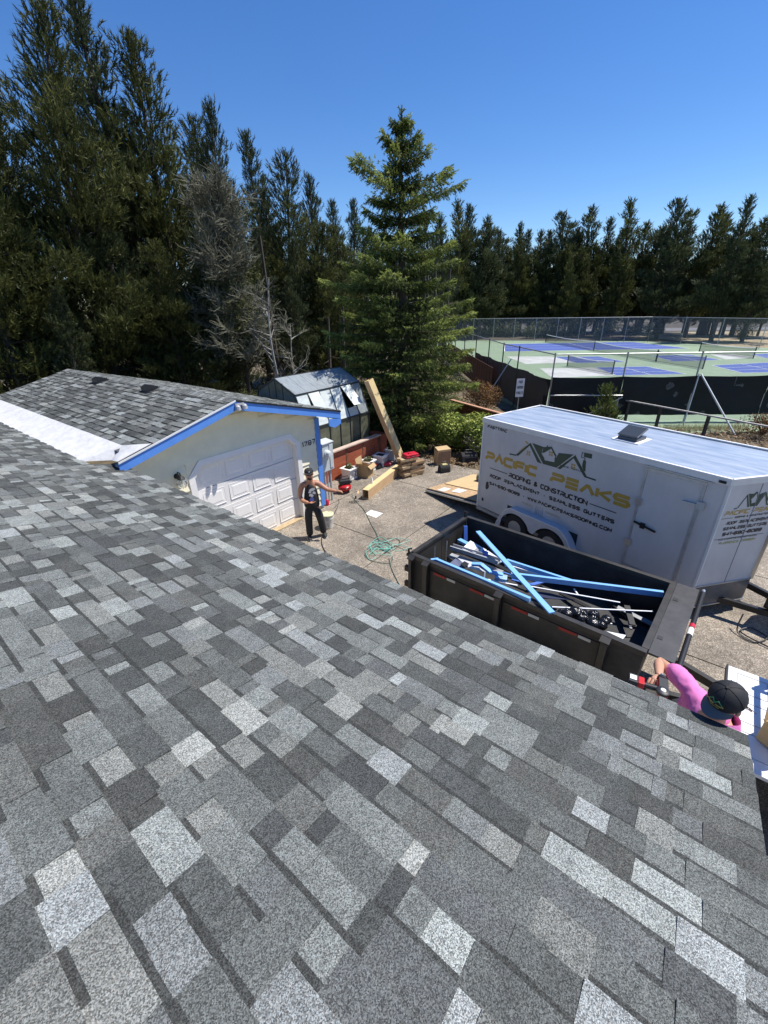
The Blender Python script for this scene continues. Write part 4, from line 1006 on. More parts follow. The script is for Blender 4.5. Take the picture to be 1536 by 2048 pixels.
# side door
MB().box(3.93, 4.80, -.012, -.001, .58, 2.50).build('side_door', TW, tr)
for (x0, x1, z0, z1, w_) in ((3.89, 3.93, .42, 2.54, 0), (4.80, 4.85, .42, 2.54, 0), (3.89, 4.85, 2.505, 2.56, 0)):
    MB().box(x0, x1, -.024, -.001, z0, z1 if z1 != 2.54 else 2.50).build('door_frame', ALU, tr)
MB().box(3.86, 4.92, -.035, -.001, 2.57, 2.595).build('drip_rail', ALU, tr)
MB().box(3.93, 4.80, -.020, -.001, .53, .575).build('door_frame', ALU, tr)
for z in (1.90, 1.05): MB().box(3.85, 3.97, -.04, -.025, z-.07, z+.07).build('hinge', SHINY, tr, bevel=.004)
MB().bar((3.93, -.045, 1.50), (4.33, -.045, 1.44), .03, .03).box(4.05, 4.13, -.06, -.024, 1.42, 1.52).build('latch_bar', DKMETAL, tr)
hk = MB(); hk.bar((4.60, -.04, 2.16), (4.83, -.04, 2.17), .045, .02); hk.box(4.80, 4.92, -.05, -.025, 2.09, 2.23); hk.build('latch_plate', SHINY, tr)
MB().box(LEN-.16, LEN-.06, -.04, -.024, 2.62, 2.66).build('marker_light', DKMETAL, tr)
# fender and wheels
fd = MB(); FS = [i/28 for i in range(29)]; oz = []
def outer(s_):
    t = (s_-.86)/(3.02-.86); u = min(1, t/.2); v_ = min(1, (1-t)/.24); return .20+.60*math.sin(u*math.pi/2)**.8*math.sin(v_*math.pi/2)**.8
def inner(s_):
    d1, d2 = abs(s_-1.42), abs(s_-2.38); z = .16
    for d_ in (d1, d2):
        if d_ < .44: z = max(z, .28+math.sqrt(max(0, .44**2-d_**2))-.02)
    if 1.42 < s_ < 2.38: z = max(z, .40)
    return min(z, outer(s_)-.035)
vv = []
for i in range(57):
    s_ = .86+(3.02-.86)*i/56; vv += [(s_, -.21, inner(s_)), (s_, -.21, outer(s_)), (s_, -.002, outer(s_))]
fd.add(vv, [(i*3, (i+1)*3, (i+1)*3+1, i*3+1) for i in range(56)]+[(i*3+1, (i+1)*3+1, (i+1)*3+2, i*3+2) for i in range(56)])
fd.build('fender', mat('fender_grey', (.55, .56, .58), .45, var=.1), tr, smooth=True)
lip = MB(); lip.tube([(.86+(3.02-.86)*i/56, -.215, outer(.86+(3.02-.86)*i/56)) for i in range(57)], .012, 5); lip.build('fender_lip', WHITE, tr)
MB().box(1.0, 2.9, -.004, .0, ZB, .74).build('wheel_well', BLKP, tr)
for s_ in (1.42, 2.38):
    for y_ in (-.10, WID+.10):
        Rm = Matrix.Rotation(R(90), 3, 'X')
        wl = MB(); wl.lathe([(.17, -.09), (.30, -.09), (.335, -.06), (.335, .06), (.30, .09), (.17, .09)], (s_, y_, .33), 26, Rm); wo_ = wl.build('wheel', mat('tyre_rubber', (.02, .02, .02), .85), tr, smooth=True)
        rm = MB(); rm.lathe([(0, .03), (.05, .035), (.06, .07), (.09, .05), (.16, .04), (.175, .092), (.185, .092)], (s_, y_, .33), 20, Rm); rm.build('rim', SHINY, wo_, smooth=True)
# holes and scuffs
def blob(s_, z, a, b, seed):
    r_ = random.Random(seed); q = [(s_+a*math.cos(t*.52)*r_.uniform(.8, 1.15), -.004, z+b*math.sin(t*.52)*r_.uniform(.8, 1.15)) for t in range(12)]
    MB().prism(q, (0, .003, 0)).build('scuff_hole', BLKP, tr)
blob(.30, 1.02, .055, .12, 2); blob(.19, .60, .035, .05, 3)
# near-side lettering
def side3(x, y, l): return (x, -.003-l, y)
GOLD = mat('gold_vinyl', (.46, .29, .045), .45); DGREEN = mat('dark_green_vinyl', (.012, .05, .035), .4); INK = mat('black_vinyl', (.012, .014, .018), .4)
L1 = MB(); lettering(L1, 'PACIFIC', .16, 1.71, 1.67, .25, .074, side3, gap=.24); L1.build('lettering', GOLD, tr, label='gold word PACIFIC')
L1 = MB(); lettering(L1, 'PEAKS', 2.03, 3.78, 1.67, .25, .074, side3, gap=.24); L1.build('lettering', GOLD, tr, label='gold word PEAKS')
L2 = MB(); lettering(L2, 'ROOFING & CONSTRUCTION', .93, 2.97, 1.45, .12, .031, side3, gap=.25)
L2.build('lettering', INK, tr, label='black words ROOFING & CONSTRUCTION')
for x0, x1 in ((.34, .89), (3.01, 3.57)): MB().add([(x0, -.003, 1.505), (x1, -.003, 1.505), (x1, -.003, 1.523), (x0, -.003, 1.523)], [(0, 1, 2, 3)]).build('rule_line', INK, tr)
L3 = MB(); lettering(L3, 'ROOF REPLACEMENT * SEAMLESS GUTTERS', .35, 3.575, 1.275, .09, .026, side3, gap=.36); L3.build('lettering', INK, tr)
L4 = MB(); lettering(L4, '541-690-8089 * WWW.PACIFICPEAKSROOFING.COM', .36, 3.565, 1.075, .085, .024, side3, gap=.36); L4.build('lettering', INK, tr)
L5 = MB(); lettering(L5, 'FLORENCE,', 1.40, 1.72, .93, .05, .010, side3, gap=.3); L5.build('lettering', mat('faded_gold_vinyl', (.42, .36, .22), .5), tr); L5 = MB(); lettering(L5, 'OREGON', 2.06, 2.42, .93, .05, .010, side3, gap=.3); L5.build('lettering', mat('faded_gold_vinyl', (.42, .36, .22), .5), tr)
L6 = MB(); lettering(L6, 'FASTTRAC', .13, .74, 2.49, .075, .020, side3, slant=.25, gap=.22); L6.build('lettering', INK, tr)
L7 = MB(); lettering(L7, 'HOME REPAIR', 2.22, 2.74, 2.10, .035, .009, side3, gap=.4); L7.build('lettering', DGREEN, tr)
def logo(P3, parent, sx=1.0, sz=1.0, x0=0, z0=0, thin=False):
    def q(x, z, l=0): return P3(x0+(x-.88)*sx, z0+(z-2.02)*sz, l)
    g = MB()
    def poly(pts, l=0): g.add([q(a, b, l) for a, b in pts], [tuple(range(len(pts)))])
    poly([(.882, 2.036), (1.063, 2.047), (1.088, 2.018), (.887, 2.001)])
    poly([(1.063, 2.047), (1.126, 2.028), (1.404, 2.344), (1.416, 2.414)], .0004)
    poly([(1.416, 2.414), (1.404, 2.344), (1.661, 2.029), (1.775, 2.022)], .0008)
    for q4 in ([(1.46, 2.42), (1.76, 2.40), (1.739, 2.337), (1.734, 2.241)], [(1.46, 2.42), (1.734, 2.241), (1.806, 2.179), (1.808, 2.027)], [(1.808, 2.027), (1.806, 2.179), (1.835, 2.12), (2.074, 2.139), (2.143, 2.036)],
               [(2.143, 2.036), (2.074, 2.139), (2.062, 2.247), (2.103, 2.258)], [(2.143, 2.036), (2.103, 2.258), (2.139, 2.364), (2.48, 2.416)]): poly(q4, .0)
    for q4 in ([(1.756, 2.395), (1.83, 2.42), (1.953, 2.455), (1.948, 2.412)], [(1.756, 2.395), (1.948, 2.412), (1.813, 2.292), (1.744, 2.258)], [(1.953, 2.455), (2.106, 2.282), (2.079, 2.252), (1.948, 2.412)], [(1.83, 2.42), (1.837, 2.454), (1.86, 2.454), (1.867, 2.43)]): poly(q4, .0008)
    poly([(2.16, 2.032), (2.238, 2.027), (2.49, 2.339), (2.508, 2.405)], .0012)
    poly([(2.508, 2.424), (2.49, 2.339), (2.769, 2.043), (2.863, 2.027)], .0016)
    poly([(2.778, 2.055), (3.037, 2.048), (3.037, 2.015), (2.785, 2.021)], .0004)
    poly([(2.699, 2.36), (2.762, 2.36), (2.789, 2.138), (2.755, 2.145), (2.70, 2.23)], .0008)
    poly([(2.69, 2.515), (2.86, 2.525), (2.867, 2.432), (2.70, 2.425)], .0008)
    for a, b, c, d_ in ((2.655, 2.50, 2.69, 2.51), (2.645, 2.40, 2.66, 2.51), (2.645, 2.40, 2.735, 2.413), (2.722, 2.36, 2.738, 2.41)): poly([(a, b), (c, b), (c, d_), (a, d_)], .0012)
    g.build('emblem', DGREEN, parent, label='dark green roofline emblem')
    if not thin:
        k = MB()
        def sq(cx_, cz_):
            for i in (-1, 1):
                for j in (-1, 1): k.add([q(cx_+i*.028+a, cz_+j*.028+b, .001) for a, b in ((-.02, -.02), (.02, -.02), (.02, .02), (-.02, .02))], [(0, 1, 2, 3)])
        sq(1.40, 2.165); sq(1.96, 2.30); sq(2.51, 2.175)
        for i in range(5): k.add([q(1.13+i*.035+a, 2.15+i*.035+b, .0004) for a, b in ((0, 0), (.02, -.02), (.045, .005), (.025, .025))], [(0, 1, 2, 3)])
        k.add([q(a, b, .0006) for a, b in ((1.27, 2.40), (1.35, 2.36), (1.37, 2.39), (1.29, 2.43))], [(0, 1, 2, 3)])
        k.build('emblem', GOLD, parent, label='small gold windows and hammer of the emblem')
logo(side3, tr, x0=.88, z0=2.02)
sh = MB(); 
for a, b in (((1.80, .99), (1.98, .99)), ((1.98, .99), (1.99, .80)), ((1.99, .80), (1.89, .70)), ((1.89, .70), (1.79, .80)), ((1.79, .80), (1.80, .99)), ((1.84, .80), (1.84, .94)), ((1.89, .80), (1.89, .94)), ((1.94, .80), (1.94, .94))):
    sh.bar((a[0], -.004, a[1]), (b[0], -.004, b[1]), .008, .002)
sh.build('shield_outline', mat('faded_blue_vinyl', (.25, .28, .36), .5), tr)
# nose lettering (panel direction)
nd = Vector((AP-LEN, WID/2)).normalized(); nn_ = Vector((nd.y, -nd.x))
def nose3(x, y, l): p = Vector((LEN, 0))+nd*x+nn_*(.004+l); return (p.x, p.y, y)
N1 = MB(); lettering(N1, 'PACIFIC', .07, .56, 2.065, .085, .02, nose3, gap=.24, slant=.1); lettering(N1, 'PEAKS', .64, 1.12, 2.065, .085, .02, nose3, gap=.24, slant=.1); N1.build('lettering', GOLD, tr)
N2 = MB(); lettering(N2, 'ROOFING & CONSTRUCTION', .30, .98, 2.0, .035, .008, nose3, gap=.3)
for a, b, z in ((.05, .27, 2.012), (.05, 1.05, 1.625)): N2.add([nose3(a, z, 0), nose3(b, z, 0), nose3(b, z+.008, 0), nose3(a, z+.008, 0)], [(0, 1, 2, 3)])
lettering(N2, 'ROOF REPLACEMENT', .17, 1.02, 1.89, .06, .016, nose3, gap=.3, slant=.15); lettering(N2, 'SEAMLESS GUTTERS', .15, 1.03, 1.79, .06, .016, nose3, gap=.3, slant=.15)
lettering(N2, '541-690-8089', .17, .97, 1.68, .07, .020, nose3, gap=.3, slant=.15); lettering(N2, 'WWW.PACIFICPEAKSROOFING.COM', .14, .92, 1.60, .022, .006, nose3, gap=.3)
N2.build('lettering', INK, tr)
N3 = MB(); lettering(N3, 'FLORENCE, OREGON', .17, .92, 1.52, .045, .011, nose3, gap=.3, slant=.15); N3.build('lettering', mat('olive_gold_vinyl', (.36, .34, .08), .5), tr)
logo(lambda x, y, l: nose3(x, y, l), tr, sx=.33, sz=.62, x0=.22, z0=2.18, thin=True)
for k_, sg in ((0, 1), (1, -1)):
    def n3(x, z, l, sg=sg):
        p = Vector((LEN, 0))+nd*x+nn_*l
        return (p.x, p.y if sg == 1 else WID-p.y, z)
    g_ = MB(); Ln = math.hypot(AP-LEN, WID/2)
    g_.add([n3(0, .24, .004), n3(Ln, .24, .004), n3(Ln, .68, .004), n3(0, .68, .004)], [(0, 1, 2, 3)])
    g_.build('stone_guard', mat('diamond_plate_base', (.17, .16, .15), .35, metal=.6, var=.35, vscale=3), tr)
    dm = MB()
    for r__ in range(17):
        for c__ in range(36):
            x = .02+c__*.0335; z = .255+r__*.0255; s1 = 1 if (r__+c__) % 2 else -1
            if x > Ln-.02: continue
            dm.add([n3(x-.011, z-.006*s1, .0045), n3(x, z-.004, .008), n3(x+.011, z+.006*s1, .0045), n3(x, z+.004, .008)], [(0, 1, 2, 3)])
    o = dm.build('tread_pattern', mat('diamond_plate_bright', (.55, .54, .50), .3, metal=.8), tr); o['kind'] = 'stuff'
    e_ = MB(); a, b = n3(0, .69, .01), n3(Ln, .69, .01); e_.bar(a, b, .02, .025); a, b = n3(0, .24, .01), n3(Ln, .24, .01); e_.bar(a, b, .02, .02); e_.build('guard_edge', SHINY, tr)
    sm = MB(); a, b = n3(Ln*.52, .7, .004), n3(Ln*.52, 2.58, .004); sm.bar(a, b, .006, .01); sm.build('panel_seam', mat('grey_seam', (.25, .26, .28), .5), tr)
MB().bar((AP+.01, WID/2, .7), (AP+.01, WID/2, 2.55), .05, .05).build('nose_trim', MATS['diamond_plate_bright'], tr)
MB().box(LEN-.02, LEN+.015, -.018, .03, ZB, 2.6).build('corner_post', TTRIM, tr)
# rivets
rv = MB()
for i in range(44):
    for z in (.42, 2.57): rv.box(.06+i*.115, .066+i*.115, -.007, -.002, z, z+.006)
for s_ in (1.22, 2.44, 3.66):
    for i in range(18): rv.box(s_, s_+.006, -.007, -.002, .5+i*.115, .506+i*.115)
rv.build('rivets', mat('rivet_grey', (.4, .4, .42), .4), tr)['kind'] = 'stuff'
# tongue
tg = MB(); tg.bar((LEN-.3, .45, .30), (AP+1.25, WID/2-.05, .34), .07, .11); tg.bar((LEN-.3, WID-.45, .30), (AP+1.25, WID/2+.05, .34), .07, .11); tg.box(AP+1.1, AP+1.5, WID/2-.05, WID/2+.05, .3, .42)
tg.build('tongue', DKMETAL, tr)
MB().tube([(AP+.9, WID/2, .1), (AP+.9, WID/2, .75)], .03, 10).build('jack', DKMETAL, tr)
MB().box(AP+.35, AP+.75, WID/2-.28, WID/2+.28, .38, .62).build('tongue_box', BLKP, tr, bevel=.02)
MB().tube(smoothp([(AP+.2, .5, .3), (AP+.25, .3, .05), (AP+.5, .25, .02), (AP+.6, .55, .03), (AP+.35, .6, .04), (AP+.3, .35, .03), (AP+.8, .3, .03)]), .012, 6).build('brake_cable', BLKP, tr)
# roof vent with raised lid
vx, vy = 3.1, .92
vb = MB(); vb.box(vx-.19, vx+.19, vy-.19, vy+.19, 2.71, 2.785); vo_ = vb.build('vent_base', mat('dark_grey_plastic', (.06, .065, .07), .4), tr, bevel=.01)
MB().prism([(vx-.20, vy-.20, 2.795), (vx+.20, vy-.20, 2.795), (vx+.20, vy+.17, 2.92), (vx-.20, vy+.17, 2.92)], (0, -.01, .03)).build('vent_lid', mat('smoked_lid', (.05, .055, .06), .12), vo_, bevel=.01)
MB().box(vx-.27, vx+.27, vy-.27, vy+.27, 2.70, 2.722).build('vent_sealant', WHITE, vo_)
# ramp
rp_ = MB(); a = (-.02, .04, .36); b = (-.02, WID-.04, .36); LR = 2.12
rp_.prism([(0, .05, .37), (0, WID-.05, .37), (-LR, WID-.05, .06), (-LR, .05, .06)], (0, 0, .05)); rpo = rp_.build('ramp', mat('ramp_black_frame', (.03, .03, .03), .6), tr)
MB().prism([(-.02, .09, .424), (-.02, WID-.09, .424), (-LR+.03, WID-.09, .117), (-LR+.03, .09, .117)], (0, 0, .012)).build('ramp_deck', mat('osb_deck', (.50, .34, .19), .8, var=.35, vscale=16), rpo)
MB().bar((-LR, .03, .06), (.0, .03, .37), .05, .05).build('ramp_edge', ALU, rpo)
def rampz(s_): return .43+(s_)*(.307/2.09)
def on_ramp(pts, th, nm, m_, label, cat):
    Mt = Matrix.Translation((2.48, 10.35, 0)) @ Matrix.Rotation(R(-55.4), 4, 'Z')
    mb = MB(); mb.prism([Mt @ Vector((s_, y, rampz(s_)+.012)) for s_, y in pts], (0, 0, th)); return top(mb, nm, m_, label, cat)
on_ramp([(-2.02, .70), (-2.05, 1.95), (-.6, 1.98), (-.6, .74)], .018, 'plywood_sheet', PLY, 'yellow plywood sheet lying on the lowered trailer ramp', 'plywood')
on_ramp([(-1.7, .12), (-1.72, .42), (-1.45, .44), (-1.43, .12)], .006, 'paper_sheet', WHITE, 'crumpled white paper near the low corner of the ramp', 'paper')
on_ramp([(-1.25, .25), (-1.3, .58), (-.95, .6), (-.95, .3)], .01, 'paper_bag', WHITE, 'white paper bag further up the ramp', 'paper')
tp = MB(); Mt = Matrix.Translation((2.48, 10.35, 0)) @ Matrix.Rotation(R(-55.4), 4, 'Z')
tl = [Mt @ Vector((s_, 1.55+.02*math.sin(s_*9), rampz(s_)+.12)) for s_ in (-1.45, -1.3, -1.0, -.6, -.3, -.12)]
tp.tube(smoothp(tl, 3), [.05]+[.13]*14+[.05], 10); tp.v = [(x, y, z) for x, y, z in tp.v]
top(tp, 'rolled_tarp', mat('grey_green_tarp', (.16, .18, .13), .7, var=.3, bump=.8, bscale=10), 'grey green rolled tarp lying across the trailer ramp', 'tarp', smooth=True)

# ============================================================ DUMP TRAILER
ax = Vector((2.68, -2.36)).normalized(); DZ = math.atan2(ax.y, ax.x)
dt = empty('dump_trailer', (.47, 6.28, 0), DZ, 'black open dump trailer filled with torn off blue boards beside the roof eave', 'trailer')
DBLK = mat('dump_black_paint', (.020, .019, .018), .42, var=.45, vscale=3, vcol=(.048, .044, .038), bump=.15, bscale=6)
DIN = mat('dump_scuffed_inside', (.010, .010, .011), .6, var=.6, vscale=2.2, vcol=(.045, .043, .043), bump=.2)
RUSTG = mat('scraped_primer', (.045, .042, .036), .6, var=.4, vscale=3)
DL, DW, ZT2, ZF = 3.57, 1.80, 1.40, .72
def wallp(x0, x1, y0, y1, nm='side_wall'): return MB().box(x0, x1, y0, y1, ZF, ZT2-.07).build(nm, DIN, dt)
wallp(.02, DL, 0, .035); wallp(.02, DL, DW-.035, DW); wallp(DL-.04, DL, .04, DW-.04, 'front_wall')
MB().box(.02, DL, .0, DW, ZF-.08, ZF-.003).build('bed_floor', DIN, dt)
for y0 in (-.045, DW-.035): MB().box(-.0, DL+.02, y0, y0+.08, ZT2-.075, ZT2).build('top_rail', DBLK, dt, bevel=.006)
MB().box(DL-.05, DL+.03, .04, DW-.04, ZT2-.075, ZT2-.001).build('top_rail', DBLK, dt)
for y0, y1 in ((.04, DW/2-.006), (DW/2+.006, DW-.04)):
    g = MB(); g.box(-.03, .01, y0, y1, ZF-.05, ZT2-.055).build('tailgate', DBLK, dt); 
    MB().box(-.05, .03, y0, y1, ZT2-.052, ZT2-.0).build('top_rail', DBLK, dt)
MB().box(-.055, -.031, .3, .34, ZF, ZT2-.06).box(-.055, -.031, 1.4, 1.44, ZF, ZT2-.06).build('gate_rib', DBLK, dt)
for x0 in (.0, .30, 1.62, 3.10):
    for y0 in (-.115, DW+.035): MB().box(x0, x0+.085 if x0 else x0+.06, y0, y0+.08, .52, ZT2-.078).build('side_post', DBLK, dt, bevel=.004)
    MB().prism([(x0-.02, -.13, ZT2-.06), (x0+.10, -.13, ZT2-.06), (x0+.10, -.046, ZT2-.02), (x0-.02, -.046, ZT2-.02)], (0, 0, .012)).build('post_cap', DBLK, dt)
MB().box(0, DL, -.10, -.002, .50, .60).build('lower_rail', DBLK, dt); MB().box(0, DL, DW+.002, DW+.10, .50, .60).build('lower_rail', DBLK, dt)
MB().box(.40, 1.6, -.012, -.001, .66, 1.22).build('side_plate', RUSTG, dt); MB().box(1.72, 3.08, -.012, -.001, .66, 1.22).build('side_plate', RUSTG, dt)
REFR = mat('red_reflective_tape', (.30, .012, .012), .35); REFW = mat('white_reflective_tape', (.50, .49, .44), .35)
for x in (.46, 1.15, 1.85, 2.55):
    MB().box(x, x+.24, -.018, -.013, 1.17, 1.215).build('reflector', REFR, dt); MB().box(x+.26, x+.42, -.018, -.013, 1.17, 1.215).build('reflector', REFW, dt)
for z in (.78, 1.1): MB().box(-.10, -.0, -.09, -.03, z-.05, z+.05).build('gate_hinge', DKMETAL, dt); MB().box(-.10, 0, DW+.03, DW+.09, z-.05, z+.05).build('gate_hinge', DKMETAL, dt)
lk = MB(); lk.tube([(-.06, -.02, 1.30), (-.06, -.02, 1.47), (-.02, .02, 1.47)], .018, 8); lk.tube([(-.06, DW+.0, 1.30), (-.06, DW+.0, 1.49), (.04, DW-.02, 1.49)], .02, 8); lk.box(-.09, -.02, -.05, .03, 1.34, 1.38); lk.build('gate_latch', DKMETAL, dt)
for s_ in (1.35, 2.25):
    for y_ in (-.22, DW+.22):
        Rm = Matrix.Rotation(R(90), 3, 'X')
        w1 = MB(); w1.lathe([(.16, -.1), (.30, -.1), (.36, -.06), (.36, .06), (.30, .1), (.16, .1)], (s_, y_, .36), 22, Rm); wo_ = w1.build('wheel', MATS['tyre_rubber'], dt, smooth=True)
        MB().lathe([(0, .03), (.06, .06), (.15, .05), (.17, .1), (.18, .1)], (s_, y_, .36), 16, Rm).build('rim', SHINY, wo_)
MB().box(.85, 2.75, -.40, -.10, .74, .76).build('fender', DBLK, dt)
MB().box(0, DL+.3, .35, .45, .34, .50).box(0, DL+.3, DW-.45, DW-.35, .34, .50).build('chassis', DBLK, dt)
tb = MB(); tb.bar((DL, .4, .42), (DL+1.5, DW/2, .45), .08, .12); tb.bar((DL, DW-.4, .42), (DL+1.5, DW/2, .45), .08, .12); tb.build('tongue', DBLK, dt)
# folded front shelf and tarp roller
MB().box(DL+.035, DL+.31, -.02, DW+.03, ZT2-.03, ZT2-.0).build('front_shelf', mat('shelf_dark_steel', (.028, .028, .030), .5, var=.5, vscale=5, vcol=(.06, .058, .058)), dt)
MB().box(DL+.27, DL+.31, -.02, DW+.03, ZT2-.3, ZT2-.031).build('shelf_lip', DBLK, dt)
for y in (.35, 1.35): MB().box(DL+.06, DL+.12, y-.035, y+.035, ZT2+.001, ZT2+.006).build('shelf_slot', BLKP, dt)
MB().tube([(DL+.36, -.02, ZT2-.05), (DL+.36, DW+.06, ZT2-.05)], .032, 12).build('tarp_roller', DKMETAL, dt, smooth=True)
MB().tube([(DL+.36, DW+.06, ZT2-.05), (DL+.36, DW+.14, ZT2-.05)], .024, 12).build('roller_end', SHINY, dt, smooth=True)
MB().tube([(DL+.36, .70, ZT2-.05), (DL+.36, .86, ZT2-.05)], .034, 12).build('roller_label', WHITE, dt); MB().tube([(DL+.36, .88, ZT2-.05), (DL+.36, .96, ZT2-.05)], .034, 12).build('roller_label', REDP, dt)
# tie chains on the rear gate
def chain(base, n, label):
    e = empty('chain', base, DZ, label, 'chain')
    for i in range(n):
        t = MB(); z = -i*.034; k = 10; pts = []
        for j in range(k+1):
            a = 2*math.pi*j/k; u, w_ = .011*math.cos(a), .022*math.sin(a); pts.append((u, 0, z+w_) if i % 2 else (0, u, z+w_))
        t.tube(pts, .0045, 5, cap=False).build('link', SHINY, e, smooth=True)
    return e
chain((0.904, 6.630, 1.280), 8, 'short hanging steel chain inside the dump trailer, nearest the rear corner')
chain((1.149, 6.835, 1.280), 14, 'longer hanging steel chain inside the dump trailer rear gate')

# ---- debris in the dump trailer (each piece lies loose)
LBL = mat('old_blue_board', (.20, .45, .80), .55, var=.10, vscale=5); LBD = mat('deep_blue_board', (.07, .17, .55), .55, var=.15)
GUT = mat('old_gutter_grey', (.34, .35, .36), .4, var=.25, vscale=6); FLW = mat('white_flashing', (.78, .79, .80), .4)
def piece(a, b, w_, h_, m_, nm, label, cat, group=None, up=(0, 0, 1)):
    mb = MB(); mb.bar(a, b, w_, h_, up); return top(mb, nm, m_, label, cat, group)
DB = 'torn off boards in the dump trailer'
piece((1.725, 6.922, 1.440), (2.236, 4.569, 1.460), .085, .025, LBL, 'blue_board', 'long light blue board lying across the dump trailer over the near rail', 'board', DB)
t_ = MB(); t_.bar((0.866, 6.105, 1.340), (2.048, 4.897, 1.420), .05, .09); t_.bar((0.778, 6.139, 1.320), (0.904, 6.134, 1.340), .05, .07); top(t_, 'blue_board', LBL, 'light blue board running just inside the near rail', 'board', DB)
piece((2.077, 5.883, 1.180), (4.115, 5.141, 1.300), .05, .09, LBL, 'blue_board', 'longest light blue board reaching to the front right corner', 'board', DB)
piece((2.145, 6.371, 1.140), (3.014, 5.597, 1.200), .045, .07, LBL, 'blue_board', 'blue board under the longest one, slanting to meet it', 'board', DB)
piece((2.097, 6.306, 1.100), (2.849, 5.757, 1.120), .02, .05, FLW, 'white_strip', 'thin white strip between the two slanting blue boards', 'strip', DB)
piece((1.588, 7.295, 1.050), (1.584, 7.372, 1.320), .07, .05, LBD, 'blue_board', 'short deep blue board standing up in the far rear corner', 'board', DB)
piece((1.437, 7.178, 1.120), (1.585, 6.948, 1.140), .09, .05, LBL, 'blue_board', 'short blue block poking out beside the white flashing', 'board', DB)
t_ = MB(); t_.bar((1.486, 6.175, 1.220), (1.632, 6.108, 1.250), .08, .04); t_.bar((1.623, 6.108, 1.250), (1.757, 5.938, 1.200), .075, .04); t_.bar((1.752, 5.953, 1.200), (1.946, 5.888, 1.180), .07, .04); top(t_, 'blue_downspout', LBL, 'kinked light blue downspout in the middle of the heap', 'downspout', DB)
piece((1.814, 5.878, 1.150), (1.996, 5.815, 1.150), .14, .06, mat('pale_blue_block', (.35, .52, .72), .5, var=.4, vscale=10), 'blue_block', 'pale blue crumpled block below the kinked downspout', 'block', DB)
def plate(pts, th, m_, nm, label, cat): mb = MB(); mb.prism([Vector(p) for p in pts], (0, 0, -th)); return top(mb, nm, m_, label, cat, DB)
plate([(1.391, 6.627, 1.260), (1.581, 6.839, 1.300), (1.816, 6.525, 1.280), (1.598, 6.397, 1.240)], .02, FLW, 'white_flashing', 'white folded flashing panel near the far rear corner', 'flashing')
plate([(1.644, 6.444, 1.220), (1.839, 6.540, 1.260), (2.035, 6.249, 1.220), (1.912, 6.221, 1.180)], .02, FLW, 'white_flashing', 'white flashing panel with a dark square window next to it', 'flashing')
plate([(1.723, 6.512, 1.300), (1.818, 6.424, 1.300), (1.772, 6.293, 1.280), (1.709, 6.361, 1.280)], .012, LBD, 'dark_blue_patch', 'dark blue scrap lying on the white flashing', 'scrap')
plate([(1.546, 6.501, 1.270), (1.687, 6.635, 1.290), (1.721, 6.581, 1.290), (1.585, 6.432, 1.270)], .008, GUT, 'grey_scrap', 'grey strip lying across the white folded flashing', 'scrap')
plate([(1.103, 6.282, 1.160), (1.240, 6.392, 1.200), (1.424, 6.192, 1.180), (1.298, 6.149, 1.140)], .02, mat('slate_scrap', (.12, .13, .20), .5), 'slate_scrap', 'slate blue panel scrap beside the near board', 'scrap')
plate([(1.277, 6.407, 1.200), (1.506, 6.269, 1.200), (1.703, 6.044, 1.140), (1.429, 6.206, 1.140)], .015, FLW, 'white_flashing', 'white bent flashing strip in front of the slate scrap', 'flashing')
plate([(1.297, 6.213, 1.200), (1.375, 6.274, 1.220), (1.438, 6.192, 1.220), (1.357, 6.118, 1.200)], .012, BLKP, 'black_scrap', 'black square scrap on the white bent flashing', 'scrap')
gt_ = MB(); a, b = Vector((1.217, 6.718, 1.220)), Vector((1.942, 6.159, 1.240)); gt_.bar(a, b, .11, .012); d_ = Vector((.0, .0, .05)); sd_ = (b-a).cross(Vector((0, 0, 1))).normalized()*.055
gt_.bar(a+sd_+d_*.6, b+sd_+d_*.6, .012, .07); gt_.bar(a-sd_+d_*.6, b-sd_+d_*.6, .012, .07); gt_.bar(a+sd_+d_*1.35, b+sd_+d_*1.35, .03, .008); top(gt_, 'gutter', GUT, 'long grey gutter lying from the rear gate across the heap', 'gutter', DB)
piece((1.203, 6.752, 1.050), (2.006, 6.136, 1.050), .14, .02, GUT, 'gutter', 'dull gutter piece under the long grey one', 'gutter', DB)
piece((2.337, 5.637, 1.120), (3.524, 5.164, 1.140), .022, .012, FLW, 'drip_strip', 'thin white drip edge behind the diagonal blue board', 'strip', DB)
piece((2.462, 5.066, 1.160), (3.875, 4.919, 1.160), .02, .012, FLW, 'drip_strip', 'straight white drip edge across the front of the bed', 'strip', DB)
piece((2.821, 4.804, 1.100), (3.205, 4.740, 1.100), .02, .02, FLW, 'drip_strip', 'short white strip near the black bags', 'strip', DB)
piece((2.992, 5.548, 1.120), (2.991, 5.393, 1.120), .02, .02, FLW, 'drip_strip', 'stub of white strip crossing the thin drip edge', 'strip', DB)
piece((1.603, 5.757, 1.180), (1.621, 5.809, 1.300), .02, .02, FLW, 'drip_strip', 'small white stick standing among the boards', 'strip', DB)
piece((1.687, 5.854, 1.120), (2.130, 5.672, 1.120), .025, .012, FLW, 'drip_strip', 'thin white strip beside the pale blue block', 'strip', DB)
piece((2.168, 4.752, 1.330), (2.712, 4.365, 1.350), .022, .012, FLW, 'drip_strip', 'white strip leaning on the near rail past the diagonal board', 'strip', DB)
plate([(2.980, 4.489, 1.200), (3.192, 4.382, 1.220), (3.130, 4.330, 1.200), (3.139, 4.419, 1.180)], .01, FLW, 'white_scrap', 'white bent corner scrap near the front shelf', 'scrap')
